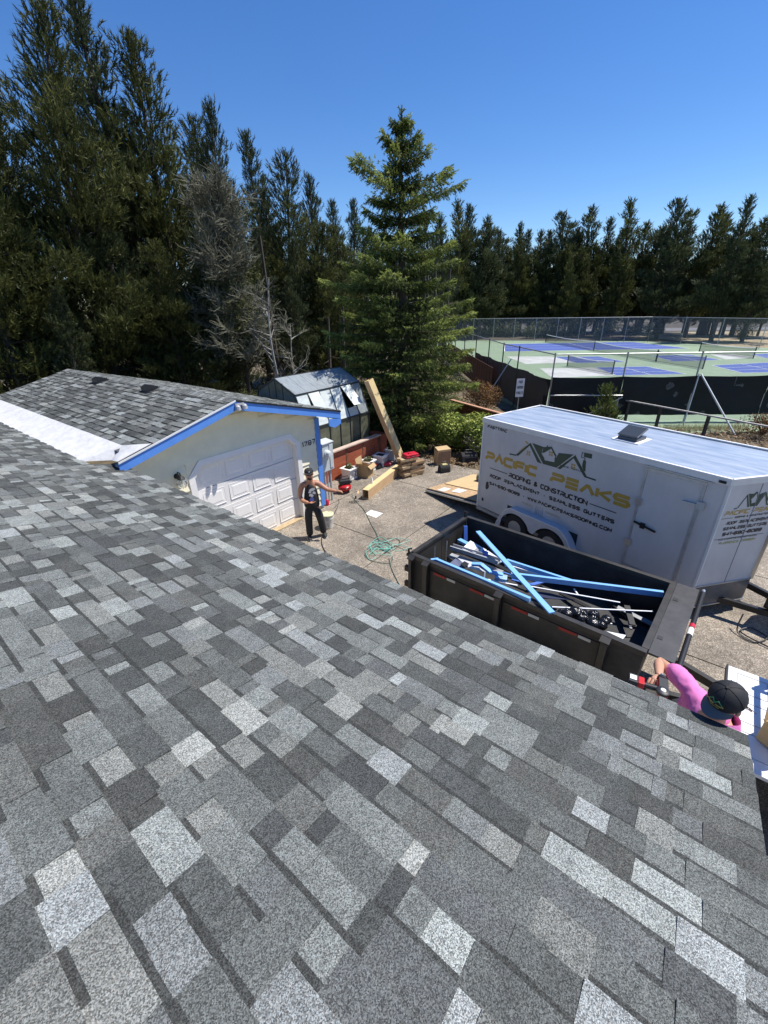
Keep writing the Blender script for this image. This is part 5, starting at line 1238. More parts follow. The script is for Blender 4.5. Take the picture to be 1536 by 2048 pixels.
plate([(2.305, 5.736, 0.980), (2.666, 5.643, 0.980), (2.992, 5.450, 0.980), (2.462, 5.518, 0.980)], .01, mat('dark_blue_tarp', (.02, .025, .06), .5), 'dark_tarp', 'dark blue sheet low in the trailer bed', 'sheet')
rb = random.Random(12)
for c, lb in (((2.662, 4.972, 1.120), 'left'), ((2.872, 4.899, 1.120), 'middle'), ((3.033, 4.807, 1.120), 'right')):
    bm_ = MB(); c = Vector(c)
    for k in range(9):
        ellipsoid(bm_, c+Vector((rb.uniform(-.12, .12), rb.uniform(-.10, .10), rb.uniform(-.04, .05))), (rb.uniform(.05, .10),)*2+(rb.uniform(.04, .08),), nu=9, nv=6)
    top(bm_, 'trash_bag', mat('glossy_black_bag', (.012, .012, .014), .18, bump=1.0, bscale=22), f'glossy black trash bag at the {lb} of the three by the near rail', 'trash bag', smooth=True)
for i in range(16):   # small offcuts deep in the bed
    lx, ly = rb.uniform(.3, 3.3), rb.uniform(.2, 1.6); a_ = rb.uniform(0, 3.1); L_ = rb.uniform(.15, .6)
    c = Vector((.47, 6.28, 0))+Vector((ax.x*lx-ax.y*ly, ax.y*lx+ax.x*ly, rb.uniform(.74, .95)))
    d_ = Vector((math.cos(a_), math.sin(a_), rb.uniform(-.15, .15)))*L_/2
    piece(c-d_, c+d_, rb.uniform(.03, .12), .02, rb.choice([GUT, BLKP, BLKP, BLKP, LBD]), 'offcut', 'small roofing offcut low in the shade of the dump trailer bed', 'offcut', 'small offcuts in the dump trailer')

# ============================================================ PICKUP BED
tk = empty('pickup_truck', (4.535, 4.182, 0.850), math.atan2(-.618, .786), 'white pickup truck bed with open tailgate and dark ladder rack at the right edge', 'truck'); tk.location.z = 0
TKW = mat('truck_white', (.80, .81, .82), .35, var=.04, vscale=2); RACK = mat('grey_rack_steel', (.13, .14, .15), .45)
MB().box(0, .52, -1.62, 0, .80, .85).build('tailgate', TKW, tk, bevel=.01)
MB().box(-.02, -.0, -1.62, 0, .78, .86).build('tailgate_edge', DKMETAL, tk)
gp_ = MB()
for k in range(3):
    y0 = -.10-k*.5
    for a, b in (((.10, y0), (.40, y0)), ((.40, y0), (.40, y0-.34)), ((.40, y0-.34), (.10, y0-.34)), ((.10, y0-.34), (.10, y0))): gp_.bar((*a, .852), (*b, .852), .012, .008)
gp_.build('pressed_groove', mat('groove_grey', (.45, .46, .48), .5), tk)
MB().box(.54, 2.55, -1.62, 0, .78, .845).build('bed_floor', TKW, tk)
rbm = MB()
for k in range(15): rbm.box(.56, 2.5, -1.56+k*.105, -1.50+k*.105, .845, .858)
rbm.build('bed_rib', TKW, tk)['kind'] = 'stuff'
MB().box(.48, 5.6, -1.86, -1.63, .55, 1.36).build('bed_side', TKW, tk, bevel=.03); MB().box(.48, 5.6, .01, .24, .55, 1.36).build('bed_side', TKW, tk, bevel=.03)
MB().box(.9, 1.35, -1.76, -1.70, 1.362, 1.37).build('stake_pocket', BLKP, tk)
MB().box(2.55, 2.62, -1.63, .01, .8, 1.36).build('bed_front', TKW, tk)
MB().prism([(2.65, -1.80, 1.30), (5.6, -1.80, 1.25), (4.5, -1.72, 1.25), (4.1, -1.6, 1.95), (2.8, -1.6, 1.95), (2.65, -1.80, 1.30)][:5], (0, 2.0, 0)).build('cab', TKW, tk, bevel=.03)
MB().box(2.66, 5.6, -1.85, .23, .45, 1.29).build('body', TKW, tk, bevel=.05)
for x in (1.35, 4.75):
    for y in (-1.76, .14):
        w1 = MB(); w1.lathe([(.18, -.11), (.34, -.11), (.38, -.07), (.38, .07), (.34, .11), (.18, .11)], (x, y, .38), 20, Matrix.Rotation(R(90), 3, 'X')); wo_ = w1.build('wheel', MATS['tyre_rubber'], tk, smooth=True)
        MB().lathe([(0, -.1), (.19, -.1), (.19, .1), (0, .1)], (x, y, .38), 14, Matrix.Rotation(R(90), 3, 'X')).build('rim', SHINY, wo_)
RZ = 1.80
for x, y in ((.62, -1.74), (.62, .12), (2.4, -1.74), (2.4, .12)): MB().bar((x, y, 1.36), (x, y, RZ), .06, .06).build('rack_post', RACK, tk)
for x in (.62, 2.4): MB().bar((x, -1.74, RZ), (x, .12, RZ), .05, .05).build('rack_crossbar', RACK, tk)
for y in (-1.74, .12): MB().bar((.59, y, RZ+.05), (2.5, y, RZ+.05), .045, .05).build('rack_siderail', RACK, tk)
carton((4.264, 3.016, 0.870), .3, (.36, .32), .26, 'cardboard box with twigs sticking out, in the truck bed at the photo edge', flaps=False)

# ============================================================ SIGN, RAIL
sg = empty('sign', (6.5, 20.6, 0), R(4), 'white metal sign reading NO MOTOR VEHICLES on a post behind the trailer', 'sign')
MB().bar((0, 0, 0), (0, 0, 1.95), .045, .03).build('post', STEEL, sg)
MB().box(-.19, .19, -.045, -.03, 1.16, 1.99).build('sign_plate', WHITE, sg)
st = MB()
lettering(st, 'NO', -.09, .09, 1.78, .13, .03, lambda x, y, l: (x, -.048-l, y), gap=.4); lettering(st, 'MOTOR', -.15, .15, 1.53, .13, .026, lambda x, y, l: (x, -.048-l, y), gap=.35); lettering(st, 'VEHICLES', -.165, .165, 1.28, .13, .022, lambda x, y, l: (x, -.048-l, y), gap=.35)
st.build('lettering', mat('sign_grey_ink', (.06, .07, .09), .6), sg)
lr = empty('low_rail', (11.34, 20.14, 0), 0, 'low weathered rail on dark wooden posts between the trailer and the court', 'rail')
a = Vector((0, 0, 1.0)); b = Vector((3.6, -6.9, 1.0)); 
MB().bar(a, b, .11, .05).build('rail', mat('weathered_rail', (.40, .38, .35), .85, var=.3), lr)
for t in (.03, .22, .47, .80): p = a.lerp(b, t); MB().bar((p.x, p.y, -.1), (p.x, p.y, .975), .10, .10).build('post', mat('dark_wood_post', (.07, .06, .05), .9, var=.3), lr)

# ============================================================ PEOPLE
SKIN = mat('tanned_skin', (.42, .20, .12), .5, var=.06, vscale=12); SKINL = mat('light_tanned_skin', (.56, .30, .19), .5, var=.08, vscale=14)
BLKC = mat('black_cotton', (.018, .018, .019), .85, bump=.3, bscale=30); JEAN = mat('black_jeans', (.022, .023, .026), .85, var=.4, vscale=12, bump=.4, bscale=24)
PINK = mat('pink_cotton', (.72, .20, .47), .85, var=.08, vscale=6, bump=.6, bscale=9)
HAIR = mat('dark_brown_hair', (.045, .018, .012), .6)
def wrinkle(o, amp, sc, seed):
    from mathutils import noise
    for v in o.data.vertices:
        p = v.co*sc; q = Vector((p.x*1.6+seed, p.y*.7, p.z*.9)); k = 1-abs(noise.noise(q))*2.2
        v.co += v.normal*amp*(k*.6+noise.noise(q*2.3)*.5)
    o.data.update()
def hand(name, root, dirv, palm_n, m_, parent, curl=.5, s=1.0, thumb=1):
    """palm with five separate bent fingers"""
    root = Vector(root); d = Vector(dirv).normalized(); n = Vector(palm_n); n = (n-d*n.dot(d)).normalized(); side = d.cross(n)
    nodes = {'w': (*root, .026*s, .019*s), 'p': (*(root+d*.05*s), .036*s, .018*s), 'k': (*(root+d*.085*s), .036*s, .015*s)}; edges = [('w', 'p'), ('p', 'k')]
    o = skin_mesh(name, nodes, edges, m_, parent, sub=1)
    fm = MB()
    for i, (off, L) in enumerate(((-.030, .070), (-.010, .080), (.011, .074), (.030, .058))):
        p0 = root+d*.075*s+side*off*s; pts = [p0]; dd = d.copy()
        for seg in (.42, .33, .25):
            dd = (dd+n*curl*(.6 if len(pts) == 1 else 1.0)).normalized(); pts.append(pts[-1]+dd*L*seg*s)
        fm.tube(pts, [.0095*s, .009*s, .008*s, .0055*s], 8)
    dd = (side*-1*thumb+d*.7+n*.3).normalized(); p0 = root+d*.03*s-side*thumb*.022*s
    pts = [p0, p0+dd*.035*s, p0+dd*.035*s+(d+n*curl).normalized()*.03*s, p0+dd*.035*s+(d+n*curl*1.6).normalized()*.052*s]
    fm.tube(pts, [.013*s, .011*s, .0095*s, .006*s], 8)
    f_ = fm.build(name, m_, parent, smooth=True)
    return o, f_
def join_into(dst, srcs):
    bm = bmesh.new(); bm.from_mesh(dst.data)
    for s_ in srcs: bm.from_mesh(s_.data)
    bm.to_mesh(dst.data); bm.free()
    for s_ in srcs: bpy.data.objects.remove(s_, do_unlink=True)
    dst.data.polygons.foreach_set('use_smooth', [True]*len(dst.data.polygons))

# --- standing man
mn = empty('person', (-1.74, 9.42, 0), R(14), 'standing man in black cap, black sleeveless shirt and dark jeans holding an arm out', 'person')
B = {'pel': (0, .0, .96, .15, .11), 'wai': (0, -.005, 1.10, .145, .10), 'che': (0, 0, 1.30, .18, .12), 'nb': (0, .01, 1.46, .10, .09), 'nk': (0, 0, 1.54, .072, .072), 'h0': (0, -.02, 1.62, .088, .10), 'h1': (0, -.02, 1.71, .098, .115), 'h2': (0, -.01, 1.79, .07, .08),
 'sl': (-.175, .01, 1.44, .08), 'al': (-.235, .0, 1.33, .074), 'el': (-.265, -.03, 1.14, .054), 'fl': (-.20, -.14, 1.07, .056), 'wl': (-.085, -.225, 1.06, .034),
 'sr': (.175, .01, 1.45, .078), 'ar': (.265, -.02, 1.37, .070), 'er': (.40, -.10, 1.28, .055), 'fr': (.48, -.14, 1.27, .054), 'wr': (.60, -.20, 1.26, .033),
 'hl': (-.095, 0, .90, .10), 'kl': (-.12, -.03, .50, .065), 'cl': (-.12, 0, .33, .06), 'fl0': (-.125, .02, .09, .045), 'hr': (.095, 0, .90, .10), 'kr': (.17, -.01, .50, .065), 'cr': (.20, .03, .33, .06), 'fr0': (.225, .06, .09, .045)}
body = skin_mesh('body', B, [('pel', 'wai'), ('wai', 'che'), ('che', 'nb'), ('nb', 'nk'), ('nk', 'h0'), ('h0', 'h1'), ('h1', 'h2'), ('nb', 'sl'), ('sl', 'al'), ('al', 'el'), ('el', 'fl'), ('fl', 'wl'), ('nb', 'sr'), ('sr', 'ar'), ('ar', 'er'), ('er', 'fr'), ('fr', 'wr'),
  ('pel', 'hl'), ('hl', 'kl'), ('kl', 'cl'), ('cl', 'fl0'), ('pel', 'hr'), ('hr', 'kr'), ('kr', 'cr'), ('cr', 'fr0')], SKIN, mn)
h1 = hand('hand', (-.085, -.225, 1.06), (1, -.25, -.05), (0, .2, 1), SKIN, mn, .35, thumb=1, s=1.1); h2 = hand('hand', (.60, -.20, 1.26), (1, -.3, .05), (0, -.3, -1), SKIN, mn, .7, thumb=-1, s=1.1)
fc = MB(); ellipsoid(fc, (0, -.125, 1.675), (.016, .026, .024), nu=8, nv=6); ellipsoid(fc, (-.094, 0, 1.685), (.012, .02, .032), nu=8, nv=6); ellipsoid(fc, (.094, 0, 1.685), (.012, .02, .032), nu=8, nv=6); ellipsoid(fc, (0, -.088, 1.60), (.05, .035, .035), nu=10, nv=6)
fco = fc.build('nose_ears_chin', SKIN, mn, smooth=True); join_into(body, list(h1)+list(h2)+[fco])
MB().box(-.065, -.012, -.128, -.112, 1.695, 1.722).box(.012, .065, -.128, -.112, 1.695, 1.722).box(-.09, .09, -.12, -.11, 1.712, 1.722).build('sunglasses', BLKP, mn)
br_ = MB(); ellipsoid(br_, (0, -.092, 1.605), (.060, .040, .036), nu=12, nv=7); br_.build('beard', HAIR, mn, smooth=True)
MB().box(-.022, .022, -.134, -.129, 1.628, 1.634).build('mouth', mat('lips', (.30, .10, .08), .5), mn)
vest = skin_mesh('sleeveless_shirt', {'b0': (0, 0, .82, .20, .15), 'b': (0, 0, .92, .20, .15), 'w': (0, -.005, 1.10, .20, .145), 'c': (0, 0, 1.28, .235, .16), 'n': (0, .012, 1.41, .20, .135), 't': (0, .012, 1.50, .12, .10), 'l': (-.15, .01, 1.42, .115), 'r': (.15, .01, 1.43, .115)},
   [('b0', 'b'), ('b', 'w'), ('w', 'c'), ('c', 'n'), ('n', 't'), ('n', 'l'), ('n', 'r')], BLKC, mn)
wrinkle(vest, .006, 9, 2)
pr1 = MB(); rq = random.Random(3)
for i in range(11):
    cx_, cz_ = rq.uniform(-.06, .08), rq.uniform(1.20, 1.38); q = [(cx_+.04*math.cos(t*.9)*rq.uniform(.6, 1.3), -.160-.0015*i, cz_+.035*math.sin(t*.9)*rq.uniform(.6, 1.3)) for t in range(7)]; pr1.add(q, [tuple(range(7))])
pr1.build('shirt_print', WHITE, mn); MB().add([(-.0+.06*math.cos(t*.9), -.150, 1.10+.06*math.sin(t*.9)) for t in range(7)], [tuple(range(7))]).build('shirt_print', mat('blue_print', (.12, .18, .55), .6), mn)
skin_mesh('jeans', {'b': (0, 0, 1.0, .150, .112), 'p': (0, 0, .90, .168, .128), 'hl': (-.10, 0, .82, .125), 'ml': (-.11, -.02, .66, .11), 'kl': (-.12, -.03, .50, .097), 'cl': (-.122, 0, .32, .092), 'al': (-.125, .01, .05, .09), 'hr': (.10, 0, .82, .125), 'mr': (.14, -.01, .66, .11), 'kr': (.17, -.01, .50, .097), 'cr': (.20, .02, .32, .092), 'ar': (.225, .05, .05, .09)},
   [('b', 'p'), ('p', 'hl'), ('hl', 'ml'), ('ml', 'kl'), ('kl', 'cl'), ('cl', 'al'), ('p', 'hr'), ('hr', 'mr'), ('mr', 'kr'), ('kr', 'cr'), ('cr', 'ar')], JEAN, mn)
for sx_, x, y in ((-1, -.125, .01), (1, .225, .05)):
    sh_ = MB(); ellipsoid(sh_, (x+.02*sx_, y-.07, .05), (.055, .155, .06), nu=14, nv=8, zmin=-.75); so_ = sh_.build('shoe', mat('grey_black_shoe', (.03, .03, .032), .7), mn, smooth=True)
    s2_ = MB(); ellipsoid(s2_, (x+.02*sx_, y-.07, .016), (.058, .162, .018), nu=14, nv=4); s2_.build('sole', mat('pale_sole', (.35, .34, .32), .7), so_)
cp_ = MB(); ellipsoid(cp_, (0, -.01, 1.755), (.110, .126, .088), nu=18, nv=12, zmin=-.15); cpo = cp_.build('cap', BLKC, mn, smooth=True)
bm2 = MB(); bm2.prism([(-.08, -.11, 1.750), (-.065, -.175, 1.738), (0, -.198, 1.735), (.065, -.175, 1.738), (.08, -.11, 1.750)], (0, 0, .008)); bm2.build('brim', BLKC, cpo)
MB().box(-.014, .014, -.142, -.134, 1.775, 1.80).build('cap_mark', WHITE, cpo)

# --- worker at the eave, seen from above
HC_ = Vector((2.260, 1.999, 2.820))                       # middle of the head
NK = Vector((2.276, 2.042, 2.660)); SHR = Vector((2.367, 2.399, 2.500)); SHL = Vector((2.389, 1.982, 2.500)); CH = Vector((2.432, 2.276, 2.400)); 
EL = Vector((2.408, 2.808, 2.360)); WR = Vector((2.198, 2.513, 2.500)); SLV = Vector((2.430, 2.688, 2.400)); BELLY = Vector((2.614, 2.507, 2.100)); PEL = Vector((2.908, 2.734, 1.780))
wk = empty('person', (PEL.x, PEL.y, 1.05), 0, 'worker in pink shirt and black cap reaching over the eave with a red driver', 'person'); wb = Vector(wk.location)
def lw(v): return tuple(Vector(v)-wb)
facing = Vector((-.93, -.30, 0)).normalized(); sidev = Vector((-facing.y, facing.x, 0))
ftL = Vector((PEL.x+.06, PEL.y-.10, 1.13)); ftR = Vector((PEL.x-.02, PEL.y+.14, 1.13))
el2 = SHL+Vector((-.05, -.10, -.26)); wr2 = el2+Vector((-.20, -.02, -.06))
WB = {'pel': (*lw(PEL), .13, .11), 'bel': (*lw(BELLY), .13, .11), 'ch': (*lw(CH), .16, .12), 'nb': (*lw(NK+Vector((0, 0, -.09))), .085, .08), 'nk': (*lw(NK), .06, .06), 'h0': (*lw(HC_+Vector((0, 0, -.07))), .078, .085), 'h1': (*lw(HC_+Vector((0, 0, -.0))), .078, .085),
  'sr': (*lw(SHR+(CH-SHR)*.12), .068), 'ue': (*lw(SHR.lerp(EL, .5)), .055), 'el': (*lw(EL), .046), 'fo': (*lw(EL.lerp(WR, .35)), .045), 'wr': (*lw(WR), .027),
  'sl': (*lw(SHL+(CH-SHL)*.15), .066), 'e2': (*lw(el2), .044), 'w2': (*lw(wr2), .028),
  'hl': (*lw(PEL+Vector((.03, -.09, -.06))), .09), 'kl': (*lw((PEL+ftL)/2+facing*.06+Vector((.02, -.08, 0))), .06), 'fl': (*lw(ftL), .04), 'hr': (*lw(PEL+Vector((-.01, .09, -.06))), .09), 'kr': (*lw((PEL+ftR)/2+facing*.06+Vector((0, .06, 0))), .06), 'fr': (*lw(ftR), .04)}
wbody = skin_mesh('body', WB, [('pel', 'bel'), ('bel', 'ch'), ('ch', 'nb'), ('nb', 'nk'), ('nk', 'h0'), ('h0', 'h1'), ('ch', 'sr'), ('sr', 'ue'), ('ue', 'el'), ('el', 'fo'), ('fo', 'wr'), ('ch', 'sl'), ('sl', 'e2'), ('e2', 'w2'), ('pel', 'hl'), ('hl', 'kl'), ('kl', 'fl'), ('pel', 'hr'), ('hr', 'kr'), ('kr', 'fr')], SKINL, wk)
GR = Vector((2.055, 2.398, 2.520))
hd = (GR-WR).normalized()
h3 = hand('hand', lw(WR), hd, Vector((.25, .1, -1)), SKINL, wk, .75, s=1.12, thumb=-1); h4 = hand('hand', lw(wr2), (-1, 0, -.3), (0, 0, -1), SKINL, wk, .5)
fc = MB(); Fm = Matrix(((facing.x, sidev.x, 0), (facing.y, sidev.y, 0), (0, 0, 1)))
hc = Vector(lw(HC_))
def fp(f, s_, z): return hc+facing*f+sidev*s_+Vector((0, 0, z))
ellipsoid(fc, fp(.088, 0, -.055), (.022, .016, .022), Fm, nu=8, nv=6); ellipsoid(fc, fp(0, .088, -.02), (.02, .012, .03), Fm, nu=8, nv=6); ellipsoid(fc, fp(0, -.088, -.02), (.02, .012, .03), Fm, nu=8, nv=6); ellipsoid(fc, fp(.06, 0, -.10), (.035, .045, .03), Fm, nu=8, nv=6)
join_into(wbody, list(h3)+list(h4)+[fc.build('nose_ears_chin', SKINL, wk)])
e1 = MB()
for s_ in (-.03, .03): ellipsoid(e1, fp(.088, s_, -.005), (.008, .012, .008), Fm, nu=8, nv=6)
e1.build('eye', WHITE, wk); MB().bar(fp(.098, -.02, -.072), fp(.098, .02, -.072), .008, .006).build('mouth', MATS['lips'], wk)
shirt = skin_mesh('pink_shirt', {'b': (*lw(PEL+Vector((0, 0, .04))), .155, .135), 'w': (*lw(BELLY), .155, .135), 'c': (*lw(CH), .185, .145), 'n': (*lw(NK+Vector((0, 0, -.10))), .115, .105), 'r': (*lw(SHR+(CH-SHR)*.12), .088), 'r1': (*lw(SHR.lerp(SLV, .5)), .082), 'r2': (*lw(SLV), .078), 'l': (*lw(SHL+(CH-SHL)*.15), .088), 'l2': (*lw(SHL.lerp(el2, .6)), .078)},
   [('b', 'w'), ('w', 'c'), ('c', 'n'), ('c', 'r'), ('r', 'r1'), ('r1', 'r2'), ('c', 'l'), ('l', 'l2')], PINK, wk, root=2, sub=3)
wrinkle(shirt, .011, 13, 5)
skin_mesh('trousers', {'p': (*lw(PEL+Vector((0, 0, -.02))), .145, .125), 'hl': (*lw(PEL+Vector((.03, -.09, -.10))), .105), 'kl': WB['kl'][:3]+(.078,), 'fl': (*lw(ftL+Vector((0, 0, .04))), .065), 'hr': (*lw(PEL+Vector((-.01, .09, -.10))), .105), 'kr': WB['kr'][:3]+(.078,), 'fr': (*lw(ftR+Vector((0, 0, .04))), .065)},
   [('p', 'hl'), ('hl', 'kl'), ('kl', 'fl'), ('p', 'hr'), ('hr', 'kr'), ('kr', 'fr')], JEAN, wk)
for f_ in (ftL, ftR):
    sh_ = MB(); ellipsoid(sh_, Vector(lw(f_))+facing*.06+Vector((0, 0, -.02)), (.14, .05, .055), Fm, nu=12, nv=7, zmin=-.8); sh_.build('shoe', MATS['grey_black_shoe'], wk, smooth=True)
# cap: crown tilted forward, grey brim, gold emblem stitches
tilt = Matrix.Rotation(R(-22), 3, sidev); CM = tilt.inverted() @ Fm if False else Matrix.Rotation(R(24), 3, sidev) @ Fm
cap_ = MB(); ellipsoid(cap_, (0, 0, 0), (.118, .104, .115), CM, nu=24, nv=14, zmin=-.12); capo = cap_.build('cap', mat('black_cap_cloth', (.014, .014, .016), .75, bump=.12, bscale=120), wk, smooth=True); capo.location = hc+Vector((0, 0, .035))
def cpt(f, s_, z): return CM @ Vector((f, s_, z))
bri = MB(); N_ = 12; top_, bot_ = [], []
for i in range(N_+1):
    t = -1+2*i/N_; s_ = .092*t; f0 = .118*math.sqrt(max(0, 1-(s_/.112)**2))*.93; f1 = f0+.078*math.sqrt(max(0.02, 1-t*t*.86)); zc = -.012-.014*t*t
    top_ += [cpt(f0, s_, zc+.006), cpt(f1, s_, zc-.008)]; bot_ += [cpt(f0, s_, zc), cpt(f1, s_, zc-.014)]
k = len(top_); fs = []
for i in range(N_):
    a, b, c, d_ = 2*i, 2*i+1, 2*i+3, 2*i+2; fs += [(a, b, c, d_), (k+a, k+d_, k+c, k+b), (b, k+b, k+c, c)]
fs += [(0, k, k+1, 1), (k-2, k-1, 2*k-1, 2*k-2)]
bri.add(top_+bot_, fs); bri.build('brim', mat('grey_brim_cloth', (.17, .155, .14), .85, bump=.1, bscale=120), capo, smooth=True)
sm_ = MB()
for i in range(6):
    a = math.pi/6+i*math.pi/3; pts = []
    for j in range(9):
        ph = (j/8)*math.pi/2; pts.append(cpt(.1195*math.cos(ph)*math.cos(a), .1055*math.cos(ph)*math.sin(a), .1165*math.sin(ph)))
    sm_.tube(pts, .0016, 4)
sm_.tube([cpt(0, 0, .112), cpt(0, 0, .122)], .009, 8); sm_.build('cap_seam', mat('cap_seam_thread', (.03, .03, .032), .8), capo)
em = MB(); re_ = random.Random(9)
def csurf(s_, z): f = .118*math.sqrt(max(0, 1-(s_/.104)**2-(z/.115)**2))+.0025; return cpt(f, s_, z)
def cap3(x, y, l): return csurf(x, y)
lettering(em, 'PACIFIC PEAKS', -.052, .052, .030, .013, .0032, cap3, gap=.3); lettering(em, 'ROOFING', -.032, .032, .017, .007, .002, cap3, gap=.3)
em.build('cap_emblem', mat('gold_thread', (.55, .45, .10), .5), capo)
em = MB()
for a, b in (((-.04, .048), (-.018, .070)), ((-.018, .070), (0, .05)), ((0, .05), (.018, .069)), ((.018, .069), (.042, .047))): em.tube([csurf(*a), csurf((a[0]+b[0])/2, (a[1]+b[1])/2), csurf(*b)], .0035, 5)
em.build('cap_emblem', mat('green_thread', (.08, .28, .12), .5), capo)
# hair under the cap at the back
hm = MB()
for i in range(46):
    s_ = re_.uniform(-.07, .07); p = fp(-.085+re_.uniform(-.02, .015), s_, -.02); pts = []
    dr_ = (-facing*.8+sidev*s_*5+Vector((0, 0, -.7))).normalized()
    for j in range(9):
        pts.append(p+dr_*.0105*j+sidev*.012*math.sin(j*1.25+i)+Vector((0, 0, 1))*.010*math.cos(j*1.25+i))
    hm.tube(pts, .0022, 4)
hm.build('hair', mat('brown_curls', (.09, .035, .02), .5), wk)
# impact driver: a thing held in the hand
dv = empty('impact_driver', tuple(GR), 0, 'red and black cordless driver in the hand of the pink shirted worker', 'power tool')
u = (Vector((2.179, 2.356, 2.520))-Vector((1.976, 2.470, 2.520))).normalized(); wv = Vector((0, 0, 1)); sv_ = u.cross(wv).normalized()
u = u*1.22; sv_ = sv_*1.22; wv = wv*1.22
DM = Matrix(((u.x, sv_.x, wv.x), (u.y, sv_.y, wv.y), (u.z, sv_.z, wv.z)))
def tf(mb): mb.v = [tuple(DM @ Vector(v)) for v in mb.v]; return mb
REDT = mat('red_tool_plastic', (.62, .02, .02), .3)
tf(MB().box(-.125, -.070, -.036, .036, -.045, .028)).build('battery', mat('tool_black', (.03, .03, .032), .4), dv, bevel=.006)
tf(MB().box(-.070, -.035, -.032, .032, -.035, .026)).build('base_housing', REDT, dv, bevel=.006)
tf(MB().tube([(-.04, 0, -.006), (.05, 0, -.002)], .019, 10)).build('grip', BLKP, dv, smooth=True)
tf(MB().tube([(.068, -.085, 0), (.068, -.075, .0), (.068, .045, 0), (.068, .06, 0)], [.022, .031, .031, .02], 14)).build('motor_housing', REDT, dv, smooth=True)
tf(MB().lathe([(0, .020), (.034, .020), (.038, .026), (.038, .040), (.030, .046), (0, .046)], (.062, .050, 0), 18)).build('end_cap', BLKP, dv, smooth=True)
tf(MB().lathe([(0, .046), (.016, .046), (.014, .050), (0, .050)], (.062, .050, 0), 14)).build('end_cap_centre', WHITE, dv)
tf(MB().box(.045, .095, -.075, .02, .026, .034)).build('vent_grille', BLKP, dv)
tf(MB().tube([(.068, -.118, 0), (.068, -.086, 0)], [.024, .032], 14)).build('nose_ring', BLKP, dv, smooth=True)
tf(MB().tube([(.068, -.15, 0), (.068, -.118, 0)], .008, 8)).build('bit', SHINY, dv)
tf(MB().box(-.118, -.08, -.02, .02, .0285, .031)).build('battery_label', WHITE, dv)
# step platform under the worker
sp = empty('work_platform', (PEL.x+.02, PEL.y+.02, 0), .9, 'aluminium work platform under the worker, hidden behind the eave', 'platform')
MB().box(-.28, .28, -.2, .2, 1.03, 1.07).build('deck', ALU, sp)
for x in (-.25, .25):
    for y in (-.17, .17): MB().bar((x*1.25, y*1.25, 0), (x, y, 1.03), .04, .025).build('leg', ALU, sp)

